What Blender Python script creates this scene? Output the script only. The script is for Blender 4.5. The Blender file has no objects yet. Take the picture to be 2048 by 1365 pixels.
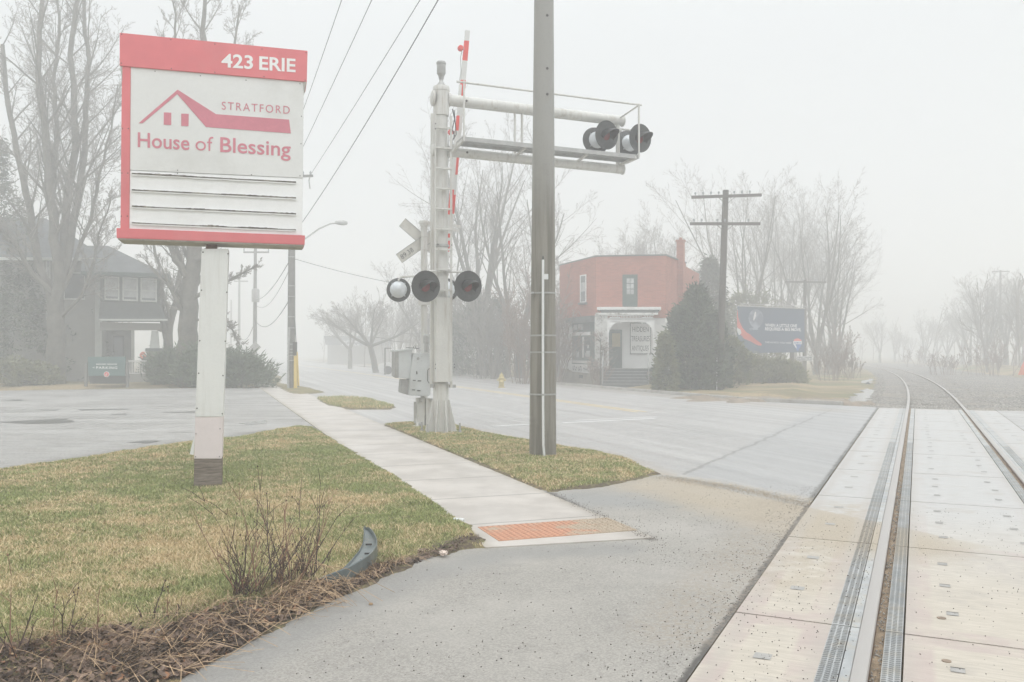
import bpy, bmesh, math, random
import numpy as np
from mathutils import Vector, Matrix
from math import radians, sin, cos, pi

# ------------------------------------------------------------------ camera, world, sun, exposure
sc = bpy.context.scene
F, CX, CY, H, PITCH = 1700.0, 1024.0, 682.5, 1.65, math.atan(23.5 / 1700.0)
cam_d = bpy.data.cameras.new('camera')
cam = bpy.data.objects.new('camera', cam_d)
sc.collection.objects.link(cam)
cam.location = (0, 0, H)
cam.rotation_euler = (pi / 2 + PITCH, 0, 0)
cam_d.sensor_width = 36.0
cam_d.lens = F * 36.0 / 2048.0
cam_d.clip_start = 0.05
cam_d.clip_end = 3000
sc.camera = cam

SUN_EL, SUN_AZ = radians(58), radians(150)
w = bpy.data.worlds.new('World'); sc.world = w; w.use_nodes = True
nt = w.node_tree; nt.nodes.clear()
sky = nt.nodes.new('ShaderNodeTexSky'); sky.sky_type = 'NISHITA'; sky.sun_disc = False
sky.sun_elevation = SUN_EL; sky.sun_rotation = SUN_AZ
hsv = nt.nodes.new('ShaderNodeHueSaturation'); hsv.inputs['Saturation'].default_value = 0.1
tc = nt.nodes.new('ShaderNodeTexCoord'); sep = nt.nodes.new('ShaderNodeSeparateXYZ')
mr = nt.nodes.new('ShaderNodeMapRange'); mr.interpolation_type = 'SMOOTHSTEP'
mr.inputs['From Min'].default_value = 0.30; mr.inputs['From Max'].default_value = 0.95
gm = nt.nodes.new('ShaderNodeMix'); gm.data_type = 'RGBA'
gm.inputs[6].default_value = (7.95, 8.28, 8.46, 1)      # cloud deck towards the horizon
gm.inputs[7].default_value = (20.2, 20.8, 21.3, 1)      # brighter cloud overhead
mx = nt.nodes.new('ShaderNodeMix'); mx.data_type = 'RGBA'; mx.inputs[0].default_value = 0.95
bg = nt.nodes.new('ShaderNodeBackground'); bg.inputs['Strength'].default_value = 0.1
wo = nt.nodes.new('ShaderNodeOutputWorld')
L = nt.links.new
L(tc.outputs['Generated'], sep.inputs[0]); L(sep.outputs['Z'], mr.inputs['Value'])
L(mr.outputs[0], gm.inputs[0]); L(sky.outputs[0], hsv.inputs['Color'])
L(hsv.outputs[0], mx.inputs[6]); L(gm.outputs[2], mx.inputs[7]); L(mx.outputs[2], bg.inputs[0]); L(bg.outputs[0], wo.inputs[0])

sun_d = bpy.data.lights.new('sun', 'SUN'); sun_d.energy = 0.8; sun_d.angle = radians(25); sun_d.color = (1.0, 0.98, 0.95)
sun = bpy.data.objects.new('sun', sun_d); sc.collection.objects.link(sun)
sun.rotation_euler = (pi / 2 - SUN_EL, 0, -SUN_AZ + pi)
sun.location = (0, 0, 60)

sc.view_settings.view_transform = 'Standard'; sc.view_settings.look = 'None'
sc.view_settings.exposure = 0.04; sc.view_settings.gamma = 1.0
sc.view_settings.use_curve_mapping = False
sc.render.engine = 'CYCLES'
cy = sc.cycles
cy.max_bounces = 7; cy.diffuse_bounces = 3; cy.glossy_bounces = 3; cy.transmission_bounces = 3
cy.volume_bounces = 3; cy.transparent_max_bounces = 8
cy.use_denoising = True; cy.caustics_reflective = False; cy.caustics_refractive = False
cy.sample_clamp_indirect = 6

HAZE = 0.0110
R_ = random.Random(11)
NP = np.random.default_rng(5)

# ------------------------------------------------------------------ projection and frames
_cp, _sp = cos(PITCH), sin(PITCH)
def ray(px, py):
    x, y, z = px - CX, CY - py, F
    return Vector((x, z * _cp - y * _sp, z * _sp + y * _cp))
def G(px, py, z=0.0):
    r = ray(px, py); t = (z - H) / r.z
    return Vector((r.x * t, r.y * t, z))
def P(px, py, Y):
    r = ray(px, py); t = Y / r.y
    return Vector((r.x * t, Y, H + r.z * t))
TH = math.atan(604 / 1700.0)
U2 = Vector((-sin(TH), cos(TH), 0)); V2 = Vector((cos(TH), sin(TH), 0))
def S(u, v, z=0.0): return U2 * u + V2 * v + Vector((0, 0, z))
PH = math.atan(811 / 1700.0)
RU = Vector((sin(PH), cos(PH), 0)); RV = Vector((cos(PH), -sin(PH), 0))
def RR(u, v, z=0.0):
    if u > 28: v = v - (u - 28) ** 2 / (2 * 720.0)
    return RU * u + RV * v + Vector((0, 0, z))
class Plane:
    """vertical plane through o, x axis ax (horizontal), z up; normal n points to the viewer side"""
    def __init__(s, o, ax):
        s.o = Vector((o[0], o[1], 0)); s.ax = Vector((ax[0], ax[1], 0)).normalized(); s.n = Vector((s.ax.y, -s.ax.x, 0))
    def at(s, px, py):
        r = ray(px, py); t = (s.o - Vector((0, 0, H))).dot(s.n) / r.dot(s.n)
        p = Vector((0, 0, H)) + r * t
        return ((p - s.o).dot(s.ax), p.z)
    def pt(s, a, z, d=0.0): return s.o + s.ax * a + s.n * d + Vector((0, 0, z))

# ------------------------------------------------------------------ materials
class NB:
    def __init__(s, name):
        s.m = bpy.data.materials.new(name); s.m.use_nodes = True
        s.t = s.m.node_tree; s.t.nodes.clear()
        s.out = s.t.nodes.new('ShaderNodeOutputMaterial'); s.b = s.t.nodes.new('ShaderNodeBsdfPrincipled')
        s.t.links.new(s.b.outputs[0], s.out.inputs[0])
        s.geo = s.t.nodes.new('ShaderNodeNewGeometry'); s.pos = s.geo.outputs['Position']
        s._obj = None
    def link(s, a, i):
        if isinstance(a, (int, float)): i.default_value = a
        elif isinstance(a, (tuple, list)): i.default_value = tuple(a) + (1,) if len(a) == 3 and len(i.default_value) == 4 else tuple(a)
        else: s.t.links.new(a, i)
    def obj(s):
        if s._obj is None: s._obj = s.t.nodes.new('ShaderNodeTexCoord').outputs['Object']
        return s._obj
    def math(s, op, a, b=0.0, c=0.0):
        n = s.t.nodes.new('ShaderNodeMath'); n.operation = op
        s.link(a, n.inputs[0]); s.link(b, n.inputs[1]); s.link(c, n.inputs[2]); return n.outputs[0]
    def vm(s, op, a, b=(0, 0, 0)):
        n = s.t.nodes.new('ShaderNodeVectorMath'); n.operation = op
        s.link(a, n.inputs[0])
        if op == 'SCALE': s.link(b, n.inputs['Scale'])
        else: s.link(b, n.inputs[1])
        return n.outputs['Value'] if op in ('DOT_PRODUCT', 'LENGTH') else n.outputs[0]
    def mapv(s, vec, rot=0.0, scale=(1, 1, 1), loc=(0, 0, 0)):
        n = s.t.nodes.new('ShaderNodeMapping'); s.link(vec, n.inputs[0])
        n.inputs['Rotation'].default_value = (0, 0, rot); n.inputs['Scale'].default_value = scale; n.inputs['Location'].default_value = loc
        return n.outputs[0]
    def noise(s, scale, detail=3, rough=0.55, vec=None, dist=0.0):
        n = s.t.nodes.new('ShaderNodeTexNoise'); s.link(vec if vec is not None else s.pos, n.inputs['Vector'])
        n.inputs['Scale'].default_value = scale; n.inputs['Detail'].default_value = detail; n.inputs['Roughness'].default_value = rough
        n.inputs['Distortion'].default_value = dist
        return n.outputs['Fac']
    def voro(s, scale, vec=None, feature='F1', out='Distance'):
        n = s.t.nodes.new('ShaderNodeTexVoronoi'); n.feature = feature; s.link(vec if vec is not None else s.pos, n.inputs['Vector'])
        n.inputs['Scale'].default_value = scale; return n.outputs[out]
    def ss(s, v, a, b, lo=0.0, hi=1.0):
        n = s.t.nodes.new('ShaderNodeMapRange'); n.interpolation_type = 'SMOOTHSTEP'; s.link(v, n.inputs['Value'])
        n.inputs['From Min'].default_value = a; n.inputs['From Max'].default_value = b
        n.inputs['To Min'].default_value = lo; n.inputs['To Max'].default_value = hi
        if a > b:
            n.inputs['From Min'].default_value = b; n.inputs['From Max'].default_value = a
            n.inputs['To Min'].default_value = hi; n.inputs['To Max'].default_value = lo
        return n.outputs[0]
    def mix(s, f, a, b):
        n = s.t.nodes.new('ShaderNodeMix'); n.data_type = 'RGBA'; s.link(f, n.inputs[0]); s.link(a, n.inputs[6]); s.link(b, n.inputs[7]); return n.outputs[2]
    def mul(s, a, b): return s.math('MULTIPLY', a, b)
    def segd(s, a, b, warp=0.0, wscale=3.0):
        """distance in plan to the segment a-b"""
        p = s.pos
        if warp:
            n = s.t.nodes.new('ShaderNodeTexNoise'); s.link(s.pos, n.inputs['Vector']); n.inputs['Scale'].default_value = wscale; n.inputs['Detail'].default_value = 3
            c = s.vm('SUBTRACT', n.outputs['Color'], (0.5, 0.5, 0.5)); p = s.vm('ADD', p, s.vm('SCALE', c, warp))
        p = s.vm('MULTIPLY', p, (1, 1, 0))
        a = Vector((a[0], a[1], 0)); b = Vector((b[0], b[1], 0)); ba = b - a
        pa = s.vm('SUBTRACT', p, tuple(a))
        h = s.math('DIVIDE', s.vm('DOT_PRODUCT', pa, tuple(ba)), ba.dot(ba))
        n = s.t.nodes.new('ShaderNodeClamp'); s.link(h, n.inputs[0])
        q = s.vm('SCALE', tuple(ba), n.outputs[0])
        return s.vm('LENGTH', s.vm('SUBTRACT', pa, q))
    def polyd(s, pts, warp=0.0, wscale=3.0):
        d = None
        for a, b in zip(pts[:-1], pts[1:]):
            e = s.segd(a, b, warp, wscale); d = e if d is None else s.math('MINIMUM', d, e)
        return d
    def bump(s, h, strength=0.3, dist=0.01):
        n = s.t.nodes.new('ShaderNodeBump'); n.inputs['Strength'].default_value = strength; n.inputs['Distance'].default_value = dist
        s.link(h, n.inputs['Height']); s.t.links.new(n.outputs[0], s.b.inputs['Normal'])
    def done(s, col, rough=0.6, metal=0.0, spec=0.5):
        s.link(col, s.b.inputs['Base Color']); s.link(rough, s.b.inputs['Roughness']); s.link(metal, s.b.inputs['Metallic'])
        s.link(spec, s.b.inputs['Specular IOR Level']); return s.m

def pm(name, c, var=0.12, scale=4.0, rough=0.6, metal=0.0, bump=0.0, bscale=40.0, fine=30.0, spec=0.4, grime=None, gfac=0.35, streak=False):
    """weathered single-colour surface"""
    n = NB(name); v = n.obj()
    a = n.noise(scale, 4, 0.6, v); b = n.noise(fine, 3, 0.6, v)
    f = n.math('ADD', n.mul(a, 0.6), n.mul(b, 0.4)); f = n.ss(f, 0.32, 0.68)
    lo = tuple(x * (1 - var) for x in c); hi = tuple(min(1, x * (1 + var)) for x in c)
    col = n.mix(f, lo, hi)
    if grime:
        sv = n.mapv(v, 0, (9, 9, 0.6)) if streak else v
        g = n.mul(n.ss(n.noise(scale * 0.7 if not streak else 1.6, 6, 0.7, sv), 0.48, 0.75), gfac)
        col = n.mix(g, col, grime)
    if bump: n.bump(n.noise(bscale, 4, 0.6, v), bump, 0.01)
    return n.done(col, rough, metal, spec)

# ------------------------------------------------------------------ mesh builder
class MB:
    def __init__(s): s.v = []; s.f = []; s.sm = []
    def add(s, vs, fs, smooth=False):
        o = len(s.v); s.v.extend(tuple(x) for x in vs); s.f.extend(tuple(i + o for i in f) for f in fs); s.sm.extend([smooth] * len(fs)); return s
    def box(s, c, size, M=None):
        x, y, z = size[0] / 2, size[1] / 2, size[2] / 2; c = Vector(c)
        vs = [Vector((a * x, b * y, d * z)) for a in (-1, 1) for b in (-1, 1) for d in (-1, 1)]
        if M is not None: vs = [M @ q for q in vs]
        return s.add([c + q for q in vs], [(0, 1, 3, 2), (4, 6, 7, 5), (0, 4, 5, 1), (2, 3, 7, 6), (0, 2, 6, 4), (1, 5, 7, 3)])
    def beam(s, p0, p1, w_, h_, up=(0, 0, 1)):
        p0, p1 = Vector(p0), Vector(p1); d = (p1 - p0).normalized(); up = Vector(up)
        x = d.cross(up)
        if x.length < 1e-4: x = d.cross(Vector((1, 0, 0)))
        x.normalize(); y = x.cross(d)
        vs = [p + x * a * w_ / 2 + y * b * h_ / 2 for p in (p0, p1) for a, b in ((-1, -1), (1, -1), (1, 1), (-1, 1))]
        return s.add(vs, [(3, 2, 1, 0), (4, 5, 6, 7)] + [(i, (i + 1) % 4, 4 + (i + 1) % 4, 4 + i) for i in range(4)])
    def tube(s, pts, rad, n=8, caps=True, smooth=True):
        pts = [Vector(p) for p in pts]
        if not isinstance(rad, (list, tuple)): rad = [rad] * len(pts)
        vs = []; x = None
        for i, p in enumerate(pts):
            d = (pts[min(i + 1, len(pts) - 1)] - pts[max(i - 1, 0)])
            if d.length < 1e-9: d = Vector((0, 0, 1))
            d.normalize()
            if x is None:
                x = d.cross(Vector((0, 0, 1)));
                if x.length < 1e-3: x = Vector((1, 0, 0))
            x = (x - d * x.dot(d)); x.normalize(); y = d.cross(x)
            for k in range(n):
                a = 2 * pi * k / n; vs.append(p + (x * cos(a) + y * sin(a)) * rad[i])
        fs = [(i * n + k, i * n + (k + 1) % n, (i + 1) * n + (k + 1) % n, (i + 1) * n + k) for i in range(len(pts) - 1) for k in range(n)]
        s.add(vs, fs, smooth)
        if caps and n > 3:
            o = len(s.v) - len(vs); s.f.append(tuple(o + k for k in reversed(range(n)))); s.f.append(tuple(o + (len(pts) - 1) * n + k for k in range(n))); s.sm += [False, False]
        return s
    def cyl(s, p0, p1, r0, r1=None, n=16): return s.tube([p0, p1], [r0, r0 if r1 is None else r1], n)
    def lathe(s, prof, M, n=20, smooth=True):
        """prof: list of (r, z) along local z"""
        vs = []
        for r, z in prof:
            for k in range(n):
                a = 2 * pi * k / n; vs.append(M @ Vector((r * cos(a), r * sin(a), z)))
        fs = [(i * n + k, i * n + (k + 1) % n, (i + 1) * n + (k + 1) % n, (i + 1) * n + k) for i in range(len(prof) - 1) for k in range(n)]
        return s.add(vs, fs, smooth)
    def prism(s, poly, fn, d0, d1):
        """poly 2D points; fn(a, b, d) -> 3D; between depths d0 and d1"""
        n = len(poly)
        vs = [fn(a, b, d0) for a, b in poly] + [fn(a, b, d1) for a, b in poly]
        fs = [tuple(range(n)), tuple(reversed(range(n, 2 * n)))] + [(i, n + i, n + (i + 1) % n, (i + 1) % n) for i in range(n)]
        return s.add(vs, fs)
    def build(s, name, mat, parent=None, bevel=0.0, loc=None):
        me = bpy.data.meshes.new(name)
        org = Vector(loc) if loc is not None else None
        vs = s.v if org is None else [tuple(Vector(q) - org) for q in s.v]
        me.from_pydata(vs, [], s.f)
        me.polygons.foreach_set('use_smooth', s.sm)
        if bevel:
            bm = bmesh.new(); bm.from_mesh(me); bmesh.ops.remove_doubles(bm, verts=bm.verts, dist=1e-5)
            ed = [e for e in bm.edges if len(e.link_faces) == 2 and e.calc_face_angle(0) > 0.6 and e.calc_length() > bevel * 2.2]
            bmesh.ops.bevel(bm, geom=ed, offset=bevel, segments=2, affect='EDGES', clamp_overlap=True); bm.to_mesh(me); bm.free()
        me.materials.append(mat); me.validate()
        bm = bmesh.new(); bm.from_mesh(me); bmesh.ops.recalc_face_normals(bm, faces=bm.faces); bm.to_mesh(me); bm.free()
        if any(s.sm): me.set_sharp_from_angle(angle=0.7)
        o = bpy.data.objects.new(name, me); sc.collection.objects.link(o)
        if org is not None: o.location = org
        if parent is not None:
            o.parent = parent
            o.location = (org if org is not None else Vector((0, 0, 0))) - WORLD.get(parent.name, Vector((0, 0, 0)))
        WORLD[o.name] = org if org is not None else Vector((0, 0, 0))
        return o
    def build_each(s, name, mat, parent=None, bevel=0.0):
        """every loose piece becomes an object of its own"""
        par = list(range(len(s.v)))
        def fd(i):
            while par[i] != i: par[i] = par[par[i]]; i = par[i]
            return i
        for f in s.f:
            r = fd(f[0])
            for i in f[1:]: par[fd(i)] = r
        gr = {}
        for f, sm in zip(s.f, s.sm): gr.setdefault(fd(f[0]), []).append((f, sm))
        res = []
        for fs in gr.values():
            idx = sorted({i for f, _ in fs for i in f}); mp = {i: k for k, i in enumerate(idx)}
            m = MB(); m.v = [s.v[i] for i in idx]; m.f = [tuple(mp[i] for i in f) for f, _ in fs]; m.sm = [x for _, x in fs]; res.append(m.build(name, mat, parent, bevel))
        return res
WORLD = {}
def soup(name, V, Fc, mat, parent=None, smooth=False):
    me = bpy.data.meshes.new(name)
    V = np.asarray(V, dtype=np.float32); Fc = np.asarray(Fc, dtype=np.int32)
    me.vertices.add(len(V)); me.vertices.foreach_set('co', V.ravel())
    k = Fc.shape[1]; me.loops.add(Fc.size); me.loops.foreach_set('vertex_index', Fc.ravel())
    me.polygons.add(len(Fc)); me.polygons.foreach_set('loop_start', np.arange(0, Fc.size, k, dtype=np.int32))
    me.update(calc_edges=True); me.materials.append(mat); me.validate()
    if smooth: me.shade_smooth()
    o = bpy.data.objects.new(name, me); sc.collection.objects.link(o)
    if parent is not None:
        o.parent = parent; o.location = -WORLD.get(parent.name, Vector((0, 0, 0)))
    return o
def tag(o, label=None, cat=None, group=None, kind=None):
    if label: o['label'] = label
    if cat: o['category'] = cat
    if group: o['group'] = group
    if kind: o['kind'] = kind
    return o
def thing(name, loc, label, cat, group=None):
    o = bpy.data.objects.new(name, None); sc.collection.objects.link(o); o.location = loc; o.empty_display_size = 0.2
    WORLD[o.name] = Vector(loc); return tag(o, label, cat, group)
def copy_tree(o, parent=None):
    c = o.copy(); sc.collection.objects.link(c)
    if parent is not None: c.parent = parent
    for ch in o.children: copy_tree(ch, c)
    return c

_tc = {}
def text_geo(body, bold=0.0, spacing=1.0):
    k = (body, bold, spacing)
    if k not in _tc:
        cu = bpy.data.curves.new('tmp', 'FONT'); cu.body = body; cu.size = 1; cu.offset = bold; cu.resolution_u = 4; cu.space_character = spacing
        ob = bpy.data.objects.new('tmp', cu); sc.collection.objects.link(ob)
        dg = bpy.context.evaluated_depsgraph_get(); me = bpy.data.meshes.new_from_object(ob.evaluated_get(dg))
        vs = [(v.co.x, v.co.y) for v in me.vertices]; fs = [tuple(p.vertices) for p in me.polygons]
        bpy.data.objects.remove(ob); bpy.data.curves.remove(cu); bpy.data.meshes.remove(me)
        _tc[k] = (vs, fs)
    return _tc[k]
def put_text(mb, body, fn, s0, s1, z0, zc, bold=0.0, spacing=1.0, d=0.002, rot=0.0):
    """fit the string between s0 and s1, baseline z0 and capital height zc (fn(s, z, d) -> 3D)"""
    vs, fs = text_geo(body, bold, spacing)
    xs = [v[0] for v in vs]; x0, x1 = min(xs), max(xs); k = (s1 - s0) / (x1 - x0); kz = zc / 0.73
    mb.add([fn(s0 + (x - x0) * k, z0 + y * kz, d) for x, y in vs], fs)

def poly_sheet(name, pts, z, mat, kind='structure', label=None, cat=None):
    me = bpy.data.meshes.new(name); bm = bmesh.new()
    vs = [bm.verts.new((p[0], p[1], z)) for p in pts]; f = bm.faces.new(vs)
    if f.normal.z < 0: f.normal_flip()
    f.normal_update()
    bmesh.ops.triangulate(bm, faces=[f]); bm.to_mesh(me); bm.free(); me.materials.append(mat)
    if me.polygons[0].normal.z < 0: me.flip_normals()
    o = bpy.data.objects.new(name, me); sc.collection.objects.link(o); return tag(o, label, cat, kind=kind)

def vnoise(x, y, s, seed=0):
    """cheap smooth value noise (numpy)"""
    x = np.asarray(x) * s + 57.3 * seed; y = np.asarray(y) * s + 13.7 * seed
    xi = np.floor(x).astype(np.int64); yi = np.floor(y).astype(np.int64); fx = x - xi; fy = y - yi
    fx = fx * fx * (3 - 2 * fx); fy = fy * fy * (3 - 2 * fy)
    def h(a, b):
        n = (a * 374761393 + b * 668265263 + seed * 69069) & 0x7fffffff; n = ((n ^ (n >> 13)) * 1274126177) & 0x7fffffff
        return ((n ^ (n >> 16)) & 0xffff) / 65535.0
    return (h(xi, yi) * (1 - fx) + h(xi + 1, yi) * fx) * (1 - fy) + (h(xi, yi + 1) * (1 - fx) + h(xi + 1, yi + 1) * fx) * fy
def sdpoly(X, Y, poly):
    """signed distance, positive inside"""
    X = np.asarray(X, float); Y = np.asarray(Y, float); d = np.full(X.shape, 1e9); ins = np.zeros(X.shape, bool)
    n = len(poly)
    for i in range(n):
        ax, ay = poly[i][0], poly[i][1]; bx, by = poly[(i + 1) % n][0], poly[(i + 1) % n][1]
        ex, ey = bx - ax, by - ay; t = np.clip(((X - ax) * ex + (Y - ay) * ey) / (ex * ex + ey * ey + 1e-12), 0, 1)
        d = np.minimum(d, np.hypot(X - ax - t * ex, Y - ay - t * ey))
        c = ((ay > Y) != (by > Y)); xx = ax + (Y - ay) * ex / (ey if abs(ey) > 1e-12 else 1e-12); ins ^= c & (X < xx)
    return np.where(ins, d, -d)
def mound(name, poly, res, hfun, mat, kind='structure', label=None, cat=None):
    xs = [p[0] for p in poly]; ys = [p[1] for p in poly]; m = 0.4
    nx = int((max(xs) - min(xs) + 2 * m) / res) + 1; ny = int((max(ys) - min(ys) + 2 * m) / res) + 1
    X, Y = np.meshgrid(np.linspace(min(xs) - m, max(xs) + m, nx), np.linspace(min(ys) - m, max(ys) + m, ny))
    sd = sdpoly(X, Y, poly); Z = hfun(X, Y, sd)
    V = np.stack([X, Y, Z], -1).reshape(-1, 3); idx = np.arange(nx * ny).reshape(ny, nx)
    q = np.stack([idx[:-1, :-1], idx[:-1, 1:], idx[1:, 1:], idx[1:, :-1]], -1).reshape(-1, 4)
    keep = (sd.reshape(-1)[q] > -0.3).any(1)
    o = soup(name, V, q[keep], mat, smooth=True); return tag(o, label, cat, kind=kind)
# ================================================================== GROUND MATERIALS
SEAM = [G(1312, 952), G(1450, 972), G(1625, 1011), G(1740, 1045), G(1830, 1078), G(1930, 1098), G(2060, 1150)]

def sandmask(n, grain=5):
    """sand swept against the seam between road and footpath: sharp on the road side, thinning towards the camera"""
    p = n.polyd([G(1345, 975), G(1450, 1000), G(1560, 1030), G(1650, 1052), G(1760, 1085)], 0.35, 1.3)
    a, b = G(1312, 951), G(1745, 1046); d = (b - a).normalized(); nr = Vector((d.y, -d.x, 0)); nr = nr if nr.dot(-a) > 0 else -nr
    w_ = n.math('MULTIPLY_ADD', n.noise(4, 4, 0.6), 0.16, -0.08)
    side = n.math('ADD', n.math('SUBTRACT', n.vm('DOT_PRODUCT', n.pos, tuple(nr)), a.dot(nr)), w_)
    m = n.mul(n.ss(p, 1.15, 0.25), n.ss(side, -0.03, 0.05))
    return n.mul(m, n.ss(n.math('ADD', n.noise(grain, 10, 0.85), n.mul(m, 0.33)), 0.50, 0.66))
def sandcol(n): return n.mix(n.ss(n.noise(190, 2, 0.8), 0.35, 0.65), (0.27, 0.22, 0.16), (0.52, 0.455, 0.35))
def mat_grass():
    n = NB('lawn_soil')
    big = n.noise(0.9, 4, 0.6); mid = n.noise(3.2, 4, 0.6); fine = n.noise(60, 3, 0.7)

    gz = n.polyd([G(-60, 1010), G(330, 985), G(620, 905), G(880, 1060)], 0.5, 1.5); sz = n.polyd([G(560, 1010), G(760, 1010)], 0.5, 2); s2 = n.polyd([G(-40, 1190), G(330, 1120), G(640, 1080)], 0.6, 1.5)
    zone = n.math('ADD', n.mul(n.ss(sz, 0.8, 0.1), 0.6), n.math('SUBTRACT', n.mul(n.ss(s2, 1.3, 0.1), 0.22), n.mul(n.ss(gz, 1.2, 0.1), 0.42)))
    f = n.math('ADD', n.ss(n.math('ADD', n.mul(big, 0.5), n.mul(mid, 0.5)), 0.38, 0.64), zone)
    c = n.mix(f, (0.20, 0.21, 0.085), (0.42, 0.33, 0.17))
    c = n.mix(n.ss(fine, 0.35, 0.7), c, (0.16, 0.13, 0.08))
    at = n.t.nodes.new('ShaderNodeAttribute'); at.attribute_name = 'dirt'
    df = n.mul(at.outputs['Fac'], n.ss(n.noise(14, 4, 0.7), 0.3, 0.6))
    c = n.mix(df, c, n.mix(fine, (0.06, 0.045, 0.035), (0.16, 0.12, 0.09)))
    n.bump(fine, 0.8, 0.02)
    return n.done(c, 0.85, 0, 0.2)
def mat_blade():
    n = NB('grass_blades')
    big = n.noise(0.9, 4, 0.6); mid = n.noise(3.2, 4, 0.6)

    gz = n.polyd([G(-60, 1010), G(330, 985), G(620, 905), G(880, 1060)], 0.5, 1.5); sz = n.polyd([G(560, 1010), G(760, 1010)], 0.5, 2); s2 = n.polyd([G(-40, 1190), G(330, 1120), G(640, 1080)], 0.6, 1.5)
    zone = n.math('ADD', n.mul(n.ss(sz, 0.8, 0.1), 0.6), n.math('SUBTRACT', n.mul(n.ss(s2, 1.3, 0.1), 0.22), n.mul(n.ss(gz, 1.2, 0.1), 0.42)))
    f = n.math('ADD', n.ss(n.math('ADD', n.mul(big, 0.5), n.mul(mid, 0.5)), 0.38, 0.64), zone)
    at = n.t.nodes.new('ShaderNodeAttribute'); at.attribute_name = 'rnd'
    r = at.outputs['Fac']
    green = n.mix(r, (0.19, 0.235, 0.07), (0.42, 0.45, 0.18)); straw = n.mix(r, (0.50, 0.37, 0.19), (0.80, 0.65, 0.41))
    f2 = n.ss(n.math('ADD', f, n.math('MULTIPLY_ADD', r, 1.1, -0.55)), 0.05, 0.95)
    return n.done(n.mix(f2, green, straw), 0.6, 0, 0.3)
def agg(n, lo, hi, s=90):
    """speckled asphalt"""
    a = n.voro(s, out='Color'); sp = n.t.nodes.new('ShaderNodeSeparateColor'); n.link(a, sp.inputs[0])
    f = n.math('ADD', n.mul(sp.outputs[0], 0.5), n.mul(n.noise(s * 0.6, 2), 0.5)); return n.mix(n.ss(f, 0.25, 0.8), lo, hi)
def mat_path():
    n = NB('path_asphalt')
    c = agg(n, (0.265, 0.25, 0.225), (0.385, 0.365, 0.33), 110)
    c = n.mix(n.mul(n.ss(n.noise(0.7, 5, 0.6), 0.42, 0.68), 0.5), c, (0.43, 0.405, 0.365))
    # newer smooth darker asphalt beside the grass tip
    d = n.polyd([G(1140, 1000), G(1250, 1005), G(1330, 990)], 0.35, 1.5)
    c = n.mix(n.mul(n.ss(d, 0.75, 0.1), 0.6), c, (0.27, 0.275, 0.275))
    d2 = n.polyd([G(420, 1365), G(640, 1240), G(850, 1150), G(1010, 1112), G(1250, 1100)], 0.3, 2)
    c = n.mix(n.mul(n.ss(d2, 0.35, 0.02), 0.5), c, (0.22, 0.22, 0.215))
    c = n.mix(n.mul(sandmask(n), 0.9), c, sandcol(n))
    k2 = n.polyd([G(1095, 987), G(1195, 1035), G(1302, 1082)], 0.10, 6)
    c = n.mix(n.mul(n.ss(k2, 0.09, 0.01), 0.75), c, (0.075, 0.065, 0.055))
    k = n.segd(RR(-4, -1.065), RR(30, -1.065), 0.07, 9)
    c = n.mix(n.mul(n.ss(k, 0.040, 0.008), 0.85), c, (0.05, 0.045, 0.04))
    s2 = n.mul(n.ss(n.segd(RR(5, -1.25), RR(11, -1.35), 0.3, 2), 0.5, 0.1), n.ss(n.noise(30, 3, 0.7), 0.4, 0.6))
    c = n.mix(n.mul(s2, 0.6), c, (0.30, 0.25, 0.19))
    stn = n.mul(n.ss(n.noise(1.1, 6, 0.7, None, 1.2), 0.54, 0.66), 0.30); c = n.mix(stn, c, (0.22, 0.21, 0.195))
    ck = n.ss(n.math('ABSOLUTE', n.math('SUBTRACT', n.noise(0.55, 6, 0.7, None, 1.5), 0.52)), 0.0035, 0.001)
    c = n.mix(n.mul(ck, n.mul(n.ss(n.noise(0.8, 2), 0.5, 0.6), 0.55)), c, (0.12, 0.11, 0.10))
    sp = n.ss(n.voro(26), 0.11, 0.07); spm = n.mul(sp, n.ss(n.noise(2.2, 3), 0.42, 0.6))
    c = n.mix(n.mul(spm, 0.35), c, (0.10, 0.085, 0.07))
    n.bump(n.noise(150, 3, 0.7), 0.35, 0.006)
    wet = n.ss(n.noise(0.6, 3), 0.35, 0.6)
    return n.done(c, n.math('MULTIPLY_ADD', wet, 0.25, 0.45), 0, 0.4)
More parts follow.
